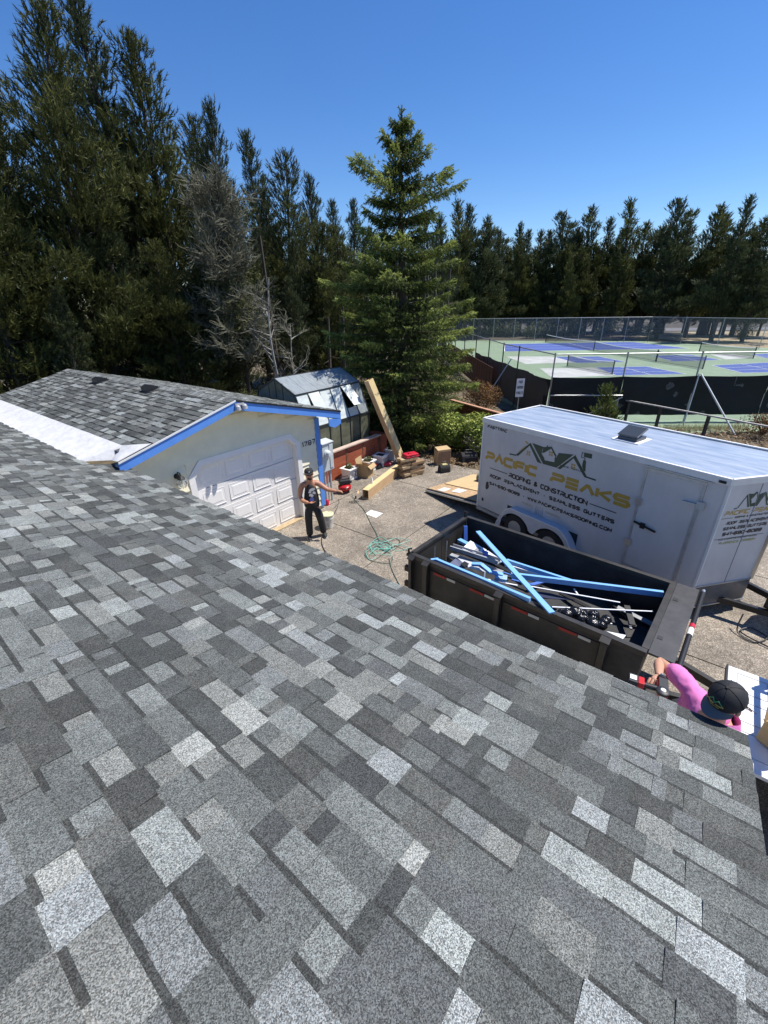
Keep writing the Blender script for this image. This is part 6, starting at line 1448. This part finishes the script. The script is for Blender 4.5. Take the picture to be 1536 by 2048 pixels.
# ============================================================ VEGETATION
def tri_leafs(base, dirs, L, W, r):
    """thin needle blades: triangles from base along dirs"""
    n = len(base); side = np.cross(dirs, r.normal(size=(n, 3))); side /= (np.linalg.norm(side, axis=1)[:, None]+1e-9)
    return np.stack([base-side*W, base+side*W, base+dirs*L], axis=1)
def pine_meshes(seed, Hh, width, bare=.22, lean=.0, nb=95, up=.75, tuft=.34, dens=1.0, crown_pow=.75, needles=9, nw=.085):
    """trunk and crown arrays of a shore pine with upswept brush-like twigs"""
    r = np.random.RandomState(seed); rp = random.Random(seed)
    tk_ = MB(); pts = []; cx, cy = 0, 0
    for i in range(9):
        t = i/8; pts.append(Vector((lean*Hh*t*t+.12*math.sin(t*5+seed), .1*math.cos(t*4+seed)-.1, Hh*t*.985)))
    def tp_(t): k = min(7.999, max(0, t*8)); i = int(k); return pts[i].lerp(pts[i+1], k-i)
    tk_.tube(pts, [max(.03, .017*Hh*(1-.9*i/8)) for i in range(9)], 7)
    cent, cdir, tin = [], [], []
    for b in range(nb):
        t = bare + (1-bare)*((b+rp.random())/nb)**.92; p0 = tp_(t); a = b*2.399+rp.uniform(-.4, .4)
        prof = (1-(t-bare)/(1-bare)); Lb = width*(prof**crown_pow*.95+.07)*rp.choice([.4, .65, .85, 1.0, 1.35])*(.85+.3*math.sin(t*19+seed*2+a))*(min(1, (t-bare)/(1-bare)*5+.55))
        rise = up*(.35+.65*t)*rp.uniform(.6, 1.3)
        d0 = Vector((math.cos(a), math.sin(a), rise*.22)).normalized(); d1 = Vector((math.cos(a)*.8, math.sin(a)*.8, rise*.95)).normalized()
        bp_ = [p0]; seg = 6
        for k in range(seg): bp_.append(bp_[-1]+d0.lerp(d1, k/(seg-1)).normalized()*Lb/seg)
        if b % 2 == 0: tk_.tube([bp_[0], bp_[3], bp_[6]], [.05*(1-t)+.018, .018, .006], 4, cap=False)
        nt = int((10+26*Lb/max(width, .1))*dens*max(.5, Lb))
        bt = rp.random()
        for k in range(nt):
            u = rp.uniform(.22, 1.0)**.8; i_ = min(seg-1, int(u*seg)); p = bp_[i_].lerp(bp_[i_+1], u*seg-i_)
            sp_ = .20*Lb*(1.15-u)+.10
            off = Vector((rp.gauss(0, 1), rp.gauss(0, 1), rp.gauss(0, .55)))*sp_
            dd = (d0.lerp(d1, u)*.7+off.normalized()*.5+Vector((0, 0, up*.9))).normalized()
            cent.append(p+off); cdir.append(dd); tin.append((.18+.5*u)*.6+.28*bt+rp.uniform(-.15, .25))
    # leader
    for k in range(int(16*dens)):
        u = rp.random(); cent.append(tp_(.9+.1*u)+Vector((rp.gauss(0, .10), rp.gauss(0, .10), 0))*(1.1-u)*2); cdir.append(Vector((rp.gauss(0, .25), rp.gauss(0, .25), 1)).normalized()); tin.append(.55)
    C_ = np.array([tuple(v) for v in cent]); D_ = np.array([tuple(v) for v in cdir]); T_ = np.array(tin)
    m_ = needles
    Cr = np.repeat(C_, m_, 0); Dr = np.repeat(D_, m_, 0); n = len(Cr)
    al = np.tile(np.linspace(0, 1, m_), len(C_))[:, None]
    Cr = Cr + Dr*al*tuft*1.0
    dd = Dr*1.0 + r.normal(size=(n, 3))*.42; dd /= np.linalg.norm(dd, axis=1)[:, None]
    Lq = (tuft*r.uniform(.45, .85, n))[:, None]
    tri = tri_leafs(Cr, dd, Lq, tuft*nw, r)
    tint = np.clip(np.repeat(T_, m_)+r.uniform(-.12, .12, n), 0, 1)
    return tk_, tri.reshape(-1, 3), np.arange(3*n, dtype=np.int32).reshape(-1, 3), tint
def make_tree(name, args, needle, bark=BARK, seed=0):
    tk_, v, f, t = pine_meshes(**args)
    root = empty(name, (0, 0, 0)); tk_.build('trunk', bark, root, smooth=True)
    mesh_link('crown', v, f, needle, root, tint=t)
    return root
protoA = [make_tree('pine_tree', dict(seed=s, Hh=14, width=w_, bare=b, lean=l, nb=nb, up=u, tuft=.30, dens=dn, crown_pow=cpw, needles=14, nw=.058), nd)
   for s, w_, b, l, nb, u, dn, cpw, nd in ((1, 2.9, .12, .07, 135, 1.0, 1.15, .72, PINE), (2, 2.5, .16, -.05, 125, 1.1, 1.15, .8, PINE_DARK), (3, 3.4, .08, .05, 145, .8, 1.1, .62, PINE), (4, 2.2, .2, .03, 110, 1.05, 1.15, .85, PINE_DARK))]
protoB = [make_tree('pine_tree', dict(seed=s, Hh=15, width=w_, bare=b, lean=l, nb=95, up=1.0, tuft=.45, dens=.95, crown_pow=cpw, needles=8), nd)
   for s, w_, b, l, cpw, nd in ((11, 3.0, .16, .05, .8, PINE), (12, 2.6, .14, -.04, .9, PINE_DARK), (13, 3.5, .16, .07, .7, PINE_DARK), (14, 2.3, .14, .03, .95, PINE))]
used = set()
def place_tree(protos, k, x, y, h, label, group, rz, wid=1.0, zoff=-.1):
    p = protos[k % len(protos)]; H0 = 14 if protos is protoA else 15
    o = p if id(p) not in used else copy_tree(p); used.add(id(p))
    # same trunk base, tip at (x, y): undo the lean of the leader
    o.location = (x, y, zoff); o.rotation_euler = (0, 0, rz); s = (h-zoff)/H0; o.scale = (s*wid, s*wid, s)
    return tag(o, label, 'tree', group)
GL_ = 'tall pines of the wood behind the garage'
LT = [(-12.26, 20.63, 14.65, 0, 1.05, 'tallest dark pine at the top left corner of the photo'), (-11.5, 23.9, 15.9, 1, 1.15, 'very tall pine with twin spires, second from the left edge'), (-11.34, 21.2, 13.1, 3, .9, 'slim pine spire between the corner pine and the twin spired one'),
 (-10.0, 24.6, 15.0, 0, 1.1, 'broad tall pine just right of the twin spired pine'), (-10.47, 29.5, 14.3, 2, .95, 'bushy pine whose round top shows right of the tall pair'), (-8.45, 27.75, 14.1, 1, .85, 'narrow pointed pine standing over the lichen covered tree'),
 (-8.32, 37.08, 15.7, 3, 1.0, 'slender pine with twin tips in the gap behind the lichen covered tree'), (-5.8, 31.5, 13.1, 2, .95, 'flat topped dense pine left of the spruce'), (-4.3, 35.7, 12.9, 1, .95, 'pine stepping down towards the spruce from the flat topped one'),
 (-3.4, 41.9, 12.8, 3, .9, 'small far pine tip left of the spruce'), (-2.2, 43.9, 13.2, 1, .9, 'far pine tip touching the left boughs of the spruce'), (-14.5, 18.2, 13.0, 2, 1.1, 'bushy pine cut by the left edge of the photo')]
for i, (x, y, h, k, wd, lb) in enumerate(LT): place_tree(protoA, k, x, y, h, lb, None, i*1.7, wd)
rt_ = random.Random(77)
FILL = [(-9.3, 20.8, 7.8), (-12.8, 24.5, 9.5), (-7.9, 22.6, 8.2), (-13.6, 19.3, 8.0), (-11.9, 17.4, 6.0), (-6.7, 26.6, 9.0), (-9.0, 30.5, 11.5), (-5.0, 28.2, 8.6), (-3.6, 30.2, 9.5), (-6.9, 34, 12), (-13.5, 29, 13), (-17, 24, 14), (-2.2, 34.5, 10), (-.6, 38, 10.5), (1.0, 44, 11), (3.0, 42, 10), (4.4, 48, 12), (-4.6, 24.6, 6.5), (-2.6, 26.5, 6.8), (-16.2, 20, 12)]
for i, (x, y, h) in enumerate(FILL): place_tree(protoA, rt_.randrange(4), x, y, h, 'dark pine filling the shaded wood behind the garage', 'pines filling the wood behind the garage', rt_.uniform(0, 6.3), rt_.uniform(1.0, 1.35))
RT = [(7.76, 59.5, 14.1, 1, 'dark pine just right of the spruce, lower than the next pair'), (11.44, 69.06+2, 17.6, 3, 'tall narrow pine, left of the twin pair right of the spruce'), (13.2, 72.8, 17.5, 1, 'tall narrow pine, right of the twin pair right of the spruce'), (15.2, 75, 16.3, 0, 'pine sloping down from the narrow twin pair'),
 (22.0, 88, 16.3, 2, 'low pine in the dip of the far tree line'), (25.64, 91.47, 17.5, 3, 'pointed pine in the dip of the far tree line'), (30.5, 93, 16.6, 1, 'small pine left of the grey topped far pine'), (29.8, 79.5, 17.4, 2, 'grey topped ragged pine in the far tree line'), (33.83, 81.24, 18.1, 0, 'double topped pine near the middle of the far tree line'),
 (37.5, 81.3, 16.6, 1, 'low dark pine between the double topped and the tall spire'), (35.7, 71.9, 17.5, 3, 'tall clear spire standing over the far fence'), (41.5, 78.5, 15.6, 0, 'pine right of the tall clear spire'), (44.0, 78.5, 15.1, 2, 'low pine in the notch before the two right hand pines'),
 (40.23, 66.83, 16.6, 2, 'large wind swept pine, first of the three at right'), (44.25, 66.64, 15.7, 0, 'large wind swept pine, second of the three at right'), (43.34, 59.98, 15.4, 1, 'large wind swept pine, third of the three at right'), (46.6, 58.8, 12.2, 2, 'pine cut by the right edge of the photo')]
for i, (x, y, h, k, lb) in enumerate(RT): place_tree(protoB, k, x, y, h, lb, None, i*2.1+.3, 1.1+(.15 if k == 2 else 0))
n_ = 0
for i in range(90):
    t = i/89; x = 5+t*50+rt_.uniform(-1, 1); y = (75-t*8)+rt_.uniform(0, 16) if x < 34 else 82-(x-34)*.9+rt_.uniform(0, 9)
    d_ = math.hypot(x, y); h = min(15.5, 5.25+d_*(.105+.02*rt_.random())) + (0 if i % 6 == 0 else -rt_.uniform(2.0, 6.5))
    place_tree(protoB, rt_.randrange(4), x, y, h, 'dark pine in the tree line beyond the courts', 'pines in the tree line beyond the courts', rt_.uniform(0, 6.3), rt_.uniform(.95, 1.35))

DARKWOOD = mat('dull_dead_wood', (.15, .14, .12), .9, var=.4, vscale=6)
# lichen covered half dead trees
def dead_tree(name, loc, H_, seed, label, spread=1.0, twig=LICHEN, wood=DEADWOOD, lean=(0, 0), nbr=26, tw=11):
    e = empty(name, loc, 0, label, 'tree'); rp = random.Random(seed); tk_ = MB(); V = []
    base = [Vector((lean[0]*t*H_, lean[1]*t*H_, H_*t)) + Vector((.12*math.sin(t*6+seed), .1*math.cos(t*5), 0)) for t in [i/8 for i in range(9)]]
    tk_.tube(base, [min(.11, H_*.011)*(1-.85*i/8)+.012 for i in range(9)], 7)
    tw_ = MB()
    for b in range(nbr):
        t = rp.uniform(.25, .97); k = min(7.99, t*8); p = base[int(k)].lerp(base[int(k)+1], k-int(k)); a = rp.uniform(0, 6.28); L = spread*(1.1-t*.6)*rp.uniform(.6, 1.5)
        d = Vector((math.cos(a), math.sin(a), rp.uniform(.2, 1.0))).normalized(); pts = [p]
        for j in range(5): d = (d+Vector((rp.gauss(0, .22), rp.gauss(0, .22), rp.gauss(.10, .15)))).normalized(); pts.append(pts[-1]+d*L/5)
        tk_.tube(pts, [.035, .028, .022, .016, .011, .006], 5, cap=False)
        for j in range(tw):
            u = rp.uniform(.25, 1)*4.99; q = pts[int(u)].lerp(pts[int(u)+1], u-int(u)); dd = (d+Vector((rp.gauss(0, .7), rp.gauss(0, .7), rp.gauss(.25, .5)))).normalized(); q2 = q
            pp_ = [q]
            for m_ in range(3): dd = (dd+Vector((rp.gauss(0, .35), rp.gauss(0, .35), rp.gauss(.05, .3)))).normalized(); pp_.append(pp_[-1]+dd*rp.uniform(.10, .22)*spread**.5)
            tw_.tube(pp_, [.013, .011, .009, .005], 3, cap=False)
    tk_.build('trunk', wood, e, smooth=True); tw_.build('twigs', twig, e); return e
dd1 = dead_tree('lichen_tree', (-6.6, 21.6, -.1), 9.6, 31, 'large half dead tree grey with lichen in front of the pines', 1.9, nbr=120, tw=46, lean=(.0, 0), wood=BARK)
leaves('needles', 9000, (1.5, 1.3, 3.6), (0, 0, 5.0), 6, PINE, dd1, size=.16, shell=.15, aspect=.16)
dead_tree('lichen_tree', (-4.9, 20.6, -.1), 6.4, 32, 'bare pale snag with crooked limbs left of the spruce', 1.15, twig=DARKWOOD, nbr=16, tw=9, lean=(.03, 0))
dead_tree('dead_tree', (-3.9, 21.5, -.1), 4.6, 33, 'low tangle of pale dead limbs above the greenhouse', 1.2, nbr=16, tw=9, lean=(-.08, 0))

# bare trunks in the shaded wood
for i in range(34):
    x = rt_.uniform(-15, 5); y = rt_.uniform(24, 40); h = rt_.uniform(4, 9)
    tb_ = MB(); l_ = rt_.uniform(-.06, .06); tb_.tube([(x, y, -.1), (x+l_*h*.5, y, h*.5), (x+l_*h, y, h)], [.14, .11, .06], 6)
    for k in range(4):
        z = rt_.uniform(.8, h*.8); a = rt_.uniform(0, 6.3); tb_.tube([(x+l_*z, y, z), (x+l_*z+math.cos(a)*.7, y+math.sin(a)*.7, z+rt_.uniform(-.1, .3))], [.02, .006], 4, cap=False)
    top(tb_, 'bare_trunk', BARK, 'thin bare trunk in the shaded wood behind the garage', 'tree trunk', 'bare trunks in the wood')

# spruce: drooping sprays on long level boughs
def spruce(loc, H_, seed):
    e = empty('spruce_tree', loc, 0, 'big green spruce with bright drooping sprays in the middle of the photo', 'tree'); rp = random.Random(seed); r = np.random.RandomState(seed)
    tk_ = MB(); tk_.tube([(0, 0, 0), (.05, 0, H_*.4), (-.03, .03, H_*.75), (0, 0, H_)], [.24, .17, .08, .015], 9)
    cen, dr, ti, Ls = [], [], [], []
    nb = 210
    for b in range(nb):
        t = ((b+.5)/nb)**.98
        if t > .5: t = (round(t*(H_-.5)/.50)*.50)/(H_-.5)+rp.uniform(-.008, .008)
        t = min(t, .985); z = .3+t*(H_-.5); a = b*2.399+rp.uniform(-.35, .35)
        prof = float(np.interp(t, [0, .2, .45, .56, .64, .70, .75, .80, .88, .95, 1], [2.1, 2.45, 2.45, 2.2, 1.65, 1.35, 1.75, 1.75, .95, .45, .12]))
        L = prof*(rp.choice([.62, .8, .95, 1.08, 1.18]) if t < .5 else rp.choice([.35, .5, .65, .85, 1.12, 1.3]))
        sl_ = -.16+.62*t
        d = Vector((math.cos(a), math.sin(a), sl_)).normalized(); pts = [Vector((0, 0, z))]
        for j in range(6): d = (d+Vector((0, 0, -.035 if j < 3 else .075))).normalized(); pts.append(pts[-1]+d*L/6)
        tk_.tube(pts, [.035, .03, .025, .018, .012, .008, .004], 4, cap=False)
        bt = rp.random(); side = Vector((-math.sin(a), math.cos(a), 0))
        nn = int(14+60*L)
        for k in range(nn):
            u = rp.uniform(.10, 1.0)**.75; q = u*5.99; p = pts[int(q)].lerp(pts[int(q)+1], q-int(q)); lat = side*rp.gauss(0, 1)*(.17*L*(1.15-u)+.04)
            hang = abs(rp.gauss(0, .17))*(1.15-.4*u)
            p = p+lat+Vector((0, 0, -.45*hang)); dd = (d*.6+lat*1.2+Vector((0, 0, -.55-hang*1.6)))
            if rp.random() < .45: dd = d*.9+lat*2.2+Vector((0, 0, rp.uniform(-.2, .15)))
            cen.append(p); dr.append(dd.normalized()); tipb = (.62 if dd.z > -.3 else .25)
            ti.append(.04+.30*bt+.78*max(0, u-.30)*tipb*2+rp.uniform(-.05, .22)); Ls.append(rp.uniform(.12, .26)*(1.0 if t < .6 else .85))  # sunlit look in the tint: outer, level sprays lighter, inner and hanging ones darker
    for k in range(70):
        u = rp.random(); cen.append(Vector((rp.gauss(0, .10)*(1-u), rp.gauss(0, .10)*(1-u), H_*(.90+.10*u)))); dr.append(Vector((rp.gauss(0, .6), rp.gauss(0, .6), .9)).normalized()); ti.append(.55); Ls.append(.14)
    C_ = np.array([tuple(v) for v in cen]); D_ = np.array([tuple(v) for v in dr]); m_ = 13
    n = len(C_)*m_; Cr = np.repeat(C_, m_, 0); Dr = np.repeat(D_, m_, 0); Lr = np.repeat(np.array(Ls), m_)[:, None]
    al = np.tile(np.linspace(0, 1, m_), len(C_))[:, None]; Cr = Cr+Dr*al*Lr
    dd = Dr*.75+r.normal(size=(n, 3))*.5; dd /= np.linalg.norm(dd, axis=1)[:, None]
    tri = tri_leafs(Cr, dd, .075*r.uniform(.7, 1.3, n)[:, None], .0135, r)
    tk_.build('trunk', BARK, e, smooth=True)
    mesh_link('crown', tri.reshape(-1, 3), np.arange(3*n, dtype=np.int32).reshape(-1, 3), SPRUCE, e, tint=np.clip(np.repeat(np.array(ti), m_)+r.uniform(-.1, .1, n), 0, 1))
    return e
spruce((.80, 17.48, -.1), 10.75, 5)

# rhododendrons and shrubs
def shrub(name, loc, rad, n, seed, material, label, size=.10, cz=None, group=None, shell=.3, aspect=.42, stems=7):
    e = empty(name, loc, 0, label, 'shrub', group); rp = random.Random(seed); st_ = MB()
    for i in range(stems):
        a = rp.uniform(0, 6.3); st_.tube([(0, 0, 0), (math.cos(a)*rad[0]*.3, math.sin(a)*rad[1]*.3, rad[2]*.7), (math.cos(a)*rad[0]*.7, math.sin(a)*rad[1]*.7, rad[2]*1.5)], [.03, .02, .008], 5)
    st_.build('stems', BARK, e); leaves('leaves', n, rad, (0, 0, cz or rad[2]*.95), seed, material, e, size, shell=shell, aspect=aspect); return e
shrub('rhododendron', ((2.706, 15.932, 0.000)[0], (2.706, 15.932, 0.000)[1]+.35, 0), (1.02, .75, .80), 3600, 3, LEAFY, 'bright leafy rhododendron between the spruce and the trailer', size=.115)
shrub('rhododendron', ((3.673, 15.271, 0.000)[0]-.05, (3.673, 15.271, 0.000)[1]+.35, 0), (.75, .75, .82), 3000, 4, LEAFY, 'bright leafy rhododendron hard against the trailer rear corner', size=.11)
shrub('shrub', (1.5, 17.2, 0), (.9, .8, .7), 2200, 5, LEAFY, 'shaded green shrub at the foot of the spruce', size=.09)
shrub('shrub', (3.0, 19.4, 0), (1.2, 1.2, .95), 4200, 6, OLIVE, 'olive green bush right of the spruce, above the red fence', size=.09, shell=.15)
shrub('shrub', (5.1, 22.0, 0), (1.3, 1.2, .95), 3600, 7, RUSTY, 'brownish bush beside the sign before the court fence', size=.08, shell=.15)
shrub('shrub', (-3.2, 18.8, 0), (1.5, 1.2, 1.15), 5200, 8, make_foliage('fresh_green_leaves', (.03, .06, .02), (.07, .14, .03), (.16, .25, .06)), 'fresh green bush behind the left end of the greenhouse', size=.10, shell=.15)
shrub('shrub', (-4.6, 18.4, 0), (.9, .8, .95), 2600, 9, RUSTY, 'rust coloured bush left of the fresh green one', size=.09, shell=.1)
for i, (x, y, sc, lb) in enumerate(((-13.2, 17.0, 1.5, 'dark scrub bush at the far left behind the garage roof'), (-10.4, 19.0, 1.2, 'olive scrub bush behind the far corner of the garage roof'), (-8.3, 18.9, 1.25, 'olive scrub bush under the tall pines, mid left'), (-6.2, 19.2, 1.3, 'olive scrub bush behind the garage ridge'), (-.9, 20.9, 1.4, 'olive scrub bush behind the greenhouse ridge'), (1.4, 21.5, 1.5, 'dark scrub bush behind the spruce'))):
    shrub('scrub_bush', (x, y, 0), (1.2*sc, 1.0*sc, .8*sc), 3200, 20+i, OLIVE, lb, size=.085, shell=.05, aspect=.3)
for i in range(16):
    x = rt_.uniform(-16, 5); y = rt_.uniform(23, 34); s_ = rt_.uniform(.9, 1.7)
    shrub('scrub_bush', (x, y, 0), (1.2*s_, 1.1*s_, .75*s_), 1500, 60+i, rt_.choice([OLIVE, PINE, OLIVE]), 'low scrub in the shade of the wood', size=.14, group='low scrub in the wood', shell=.05, aspect=.3, stems=3)
for i in range(22):
    x = 6+i*1.55+rt_.uniform(-.6, .6); y = 76-.32*(x-6)+rt_.uniform(0, 5); s_ = rt_.uniform(1.0, 2.0)
    shrub('scrub_bush', (x, y, 0), (1.3*s_, 1.2*s_, .8*s_), 700, 90+i, OLIVE, 'low scrub along the tree line beyond the far court fence', size=.3, group='low scrub beyond the courts', shell=.05, aspect=.3, stems=2)
shrub('shrub', ((46.561, 58.954, 0.000)[0], (46.561, 58.954, 0.000)[1], 0), (1.5, 1.5, 1.35), 1800, 41, OLIVE, 'round clipped bush on the dry verge beyond the court', size=.16, shell=.2)
yp = make_tree('young_pine', dict(seed=44, Hh=1.9, width=.62, bare=.05, lean=0, nb=34, up=.9, tuft=.13, dens=1.6, crown_pow=.9), SPRUCE)
yp.location = (9.85, 19.0, -.05); tag(yp, 'young bright green pine in front of the black court screen', 'tree')
# fallen leaves and needle litter beside the court
rl = np.random.RandomState(9); n = 5200
x = rl.uniform(10.5, 19.5, n); y = 18.3 - rl.uniform(0, 1, n)**1.2*5.5; keep = (y > 12); x, y = x[keep], y[keep]; n = len(x)
ctr = np.stack([x, y, rl.uniform(-.03, .09, n)], 1); a_ = rl.normal(size=(n, 3))*[1, 1, .35]; a_ /= np.linalg.norm(a_, axis=1)[:, None]; b_ = np.cross(a_, rl.normal(size=(n, 3))*[.3, .3, 1]); b_ /= np.linalg.norm(b_, axis=1)[:, None]
s_ = rl.uniform(.03, .10, n)[:, None]; v = np.stack([ctr-a_*s_, ctr-b_*s_*.4, ctr+a_*s_, ctr+b_*s_*.4], 1).reshape(-1, 3)
tag(mesh_link('leaf_litter', v, np.arange(4*n, dtype=np.int32).reshape(-1, 4), make_foliage('dry_leaf_litter', (.10, .06, .035), (.26, .17, .09), (.45, .36, .24)), tint=rl.rand(n)), kind='stuff')
n = 3000; x = rl.uniform(10.5, 16, n); y = 18.5+rl.uniform(-.35, .3, n); ctr = np.stack([x, y, np.full(n, -.05)], 1); d_ = rl.normal(size=(n, 3))*[.3, .3, 0]+[0, 0, 1]; d_ /= np.linalg.norm(d_, axis=1)[:, None]
tag(mesh_link('dry_grass', tri_leafs(ctr, d_, rl.uniform(.12, .4, n)[:, None], .006, rl).reshape(-1, 3), np.arange(3*n, dtype=np.int32).reshape(-1, 3), make_foliage('straw_grass', (.20, .17, .08), (.38, .33, .17), (.5, .46, .26)), tint=rl.rand(n)), kind='stuff')
shrub('shrub', (15.9, 17.4, 0), (1.0, .9, .55), 1500, 48, RUSTY, 'dark twiggy bush at the foot of the leaning fence brace', size=.08, shell=.05, stems=9)
dead_tree('dead_shrub', ((3.665, 15.870, 0.000)[0]-.3, (3.665, 15.870, 0.000)[1]-.5, 0), .7, 55, 'bare twiggy shrub under the rhododendrons', .4, nbr=18, tw=6)
# litter under the rhododendrons
n = 1800; cx0, cy0 = (2.938, 15.031, 0.000)[:2]; ctr = np.stack([cx0+rl.normal(0, .8, n), cy0+rl.normal(0, .45, n)+.1, np.full(n, .012)+rl.uniform(0, .03, n)], 1); a_ = rl.normal(size=(n, 3))*[1, 1, .25]; a_ /= np.linalg.norm(a_, axis=1)[:, None]; b_ = np.cross(a_, [0, 0, 1.0]); b_ /= np.linalg.norm(b_, axis=1)[:, None]; s_ = rl.uniform(.02, .05, n)[:, None]
tag(mesh_link('leaf_litter', np.stack([ctr-a_*s_, ctr-b_*s_*.5, ctr+a_*s_, ctr+b_*s_*.5], 1).reshape(-1, 3), np.arange(4*n, dtype=np.int32).reshape(-1, 4), MATS.get('dry_leaf_litter'), tint=rl.rand(n)), kind='stuff')
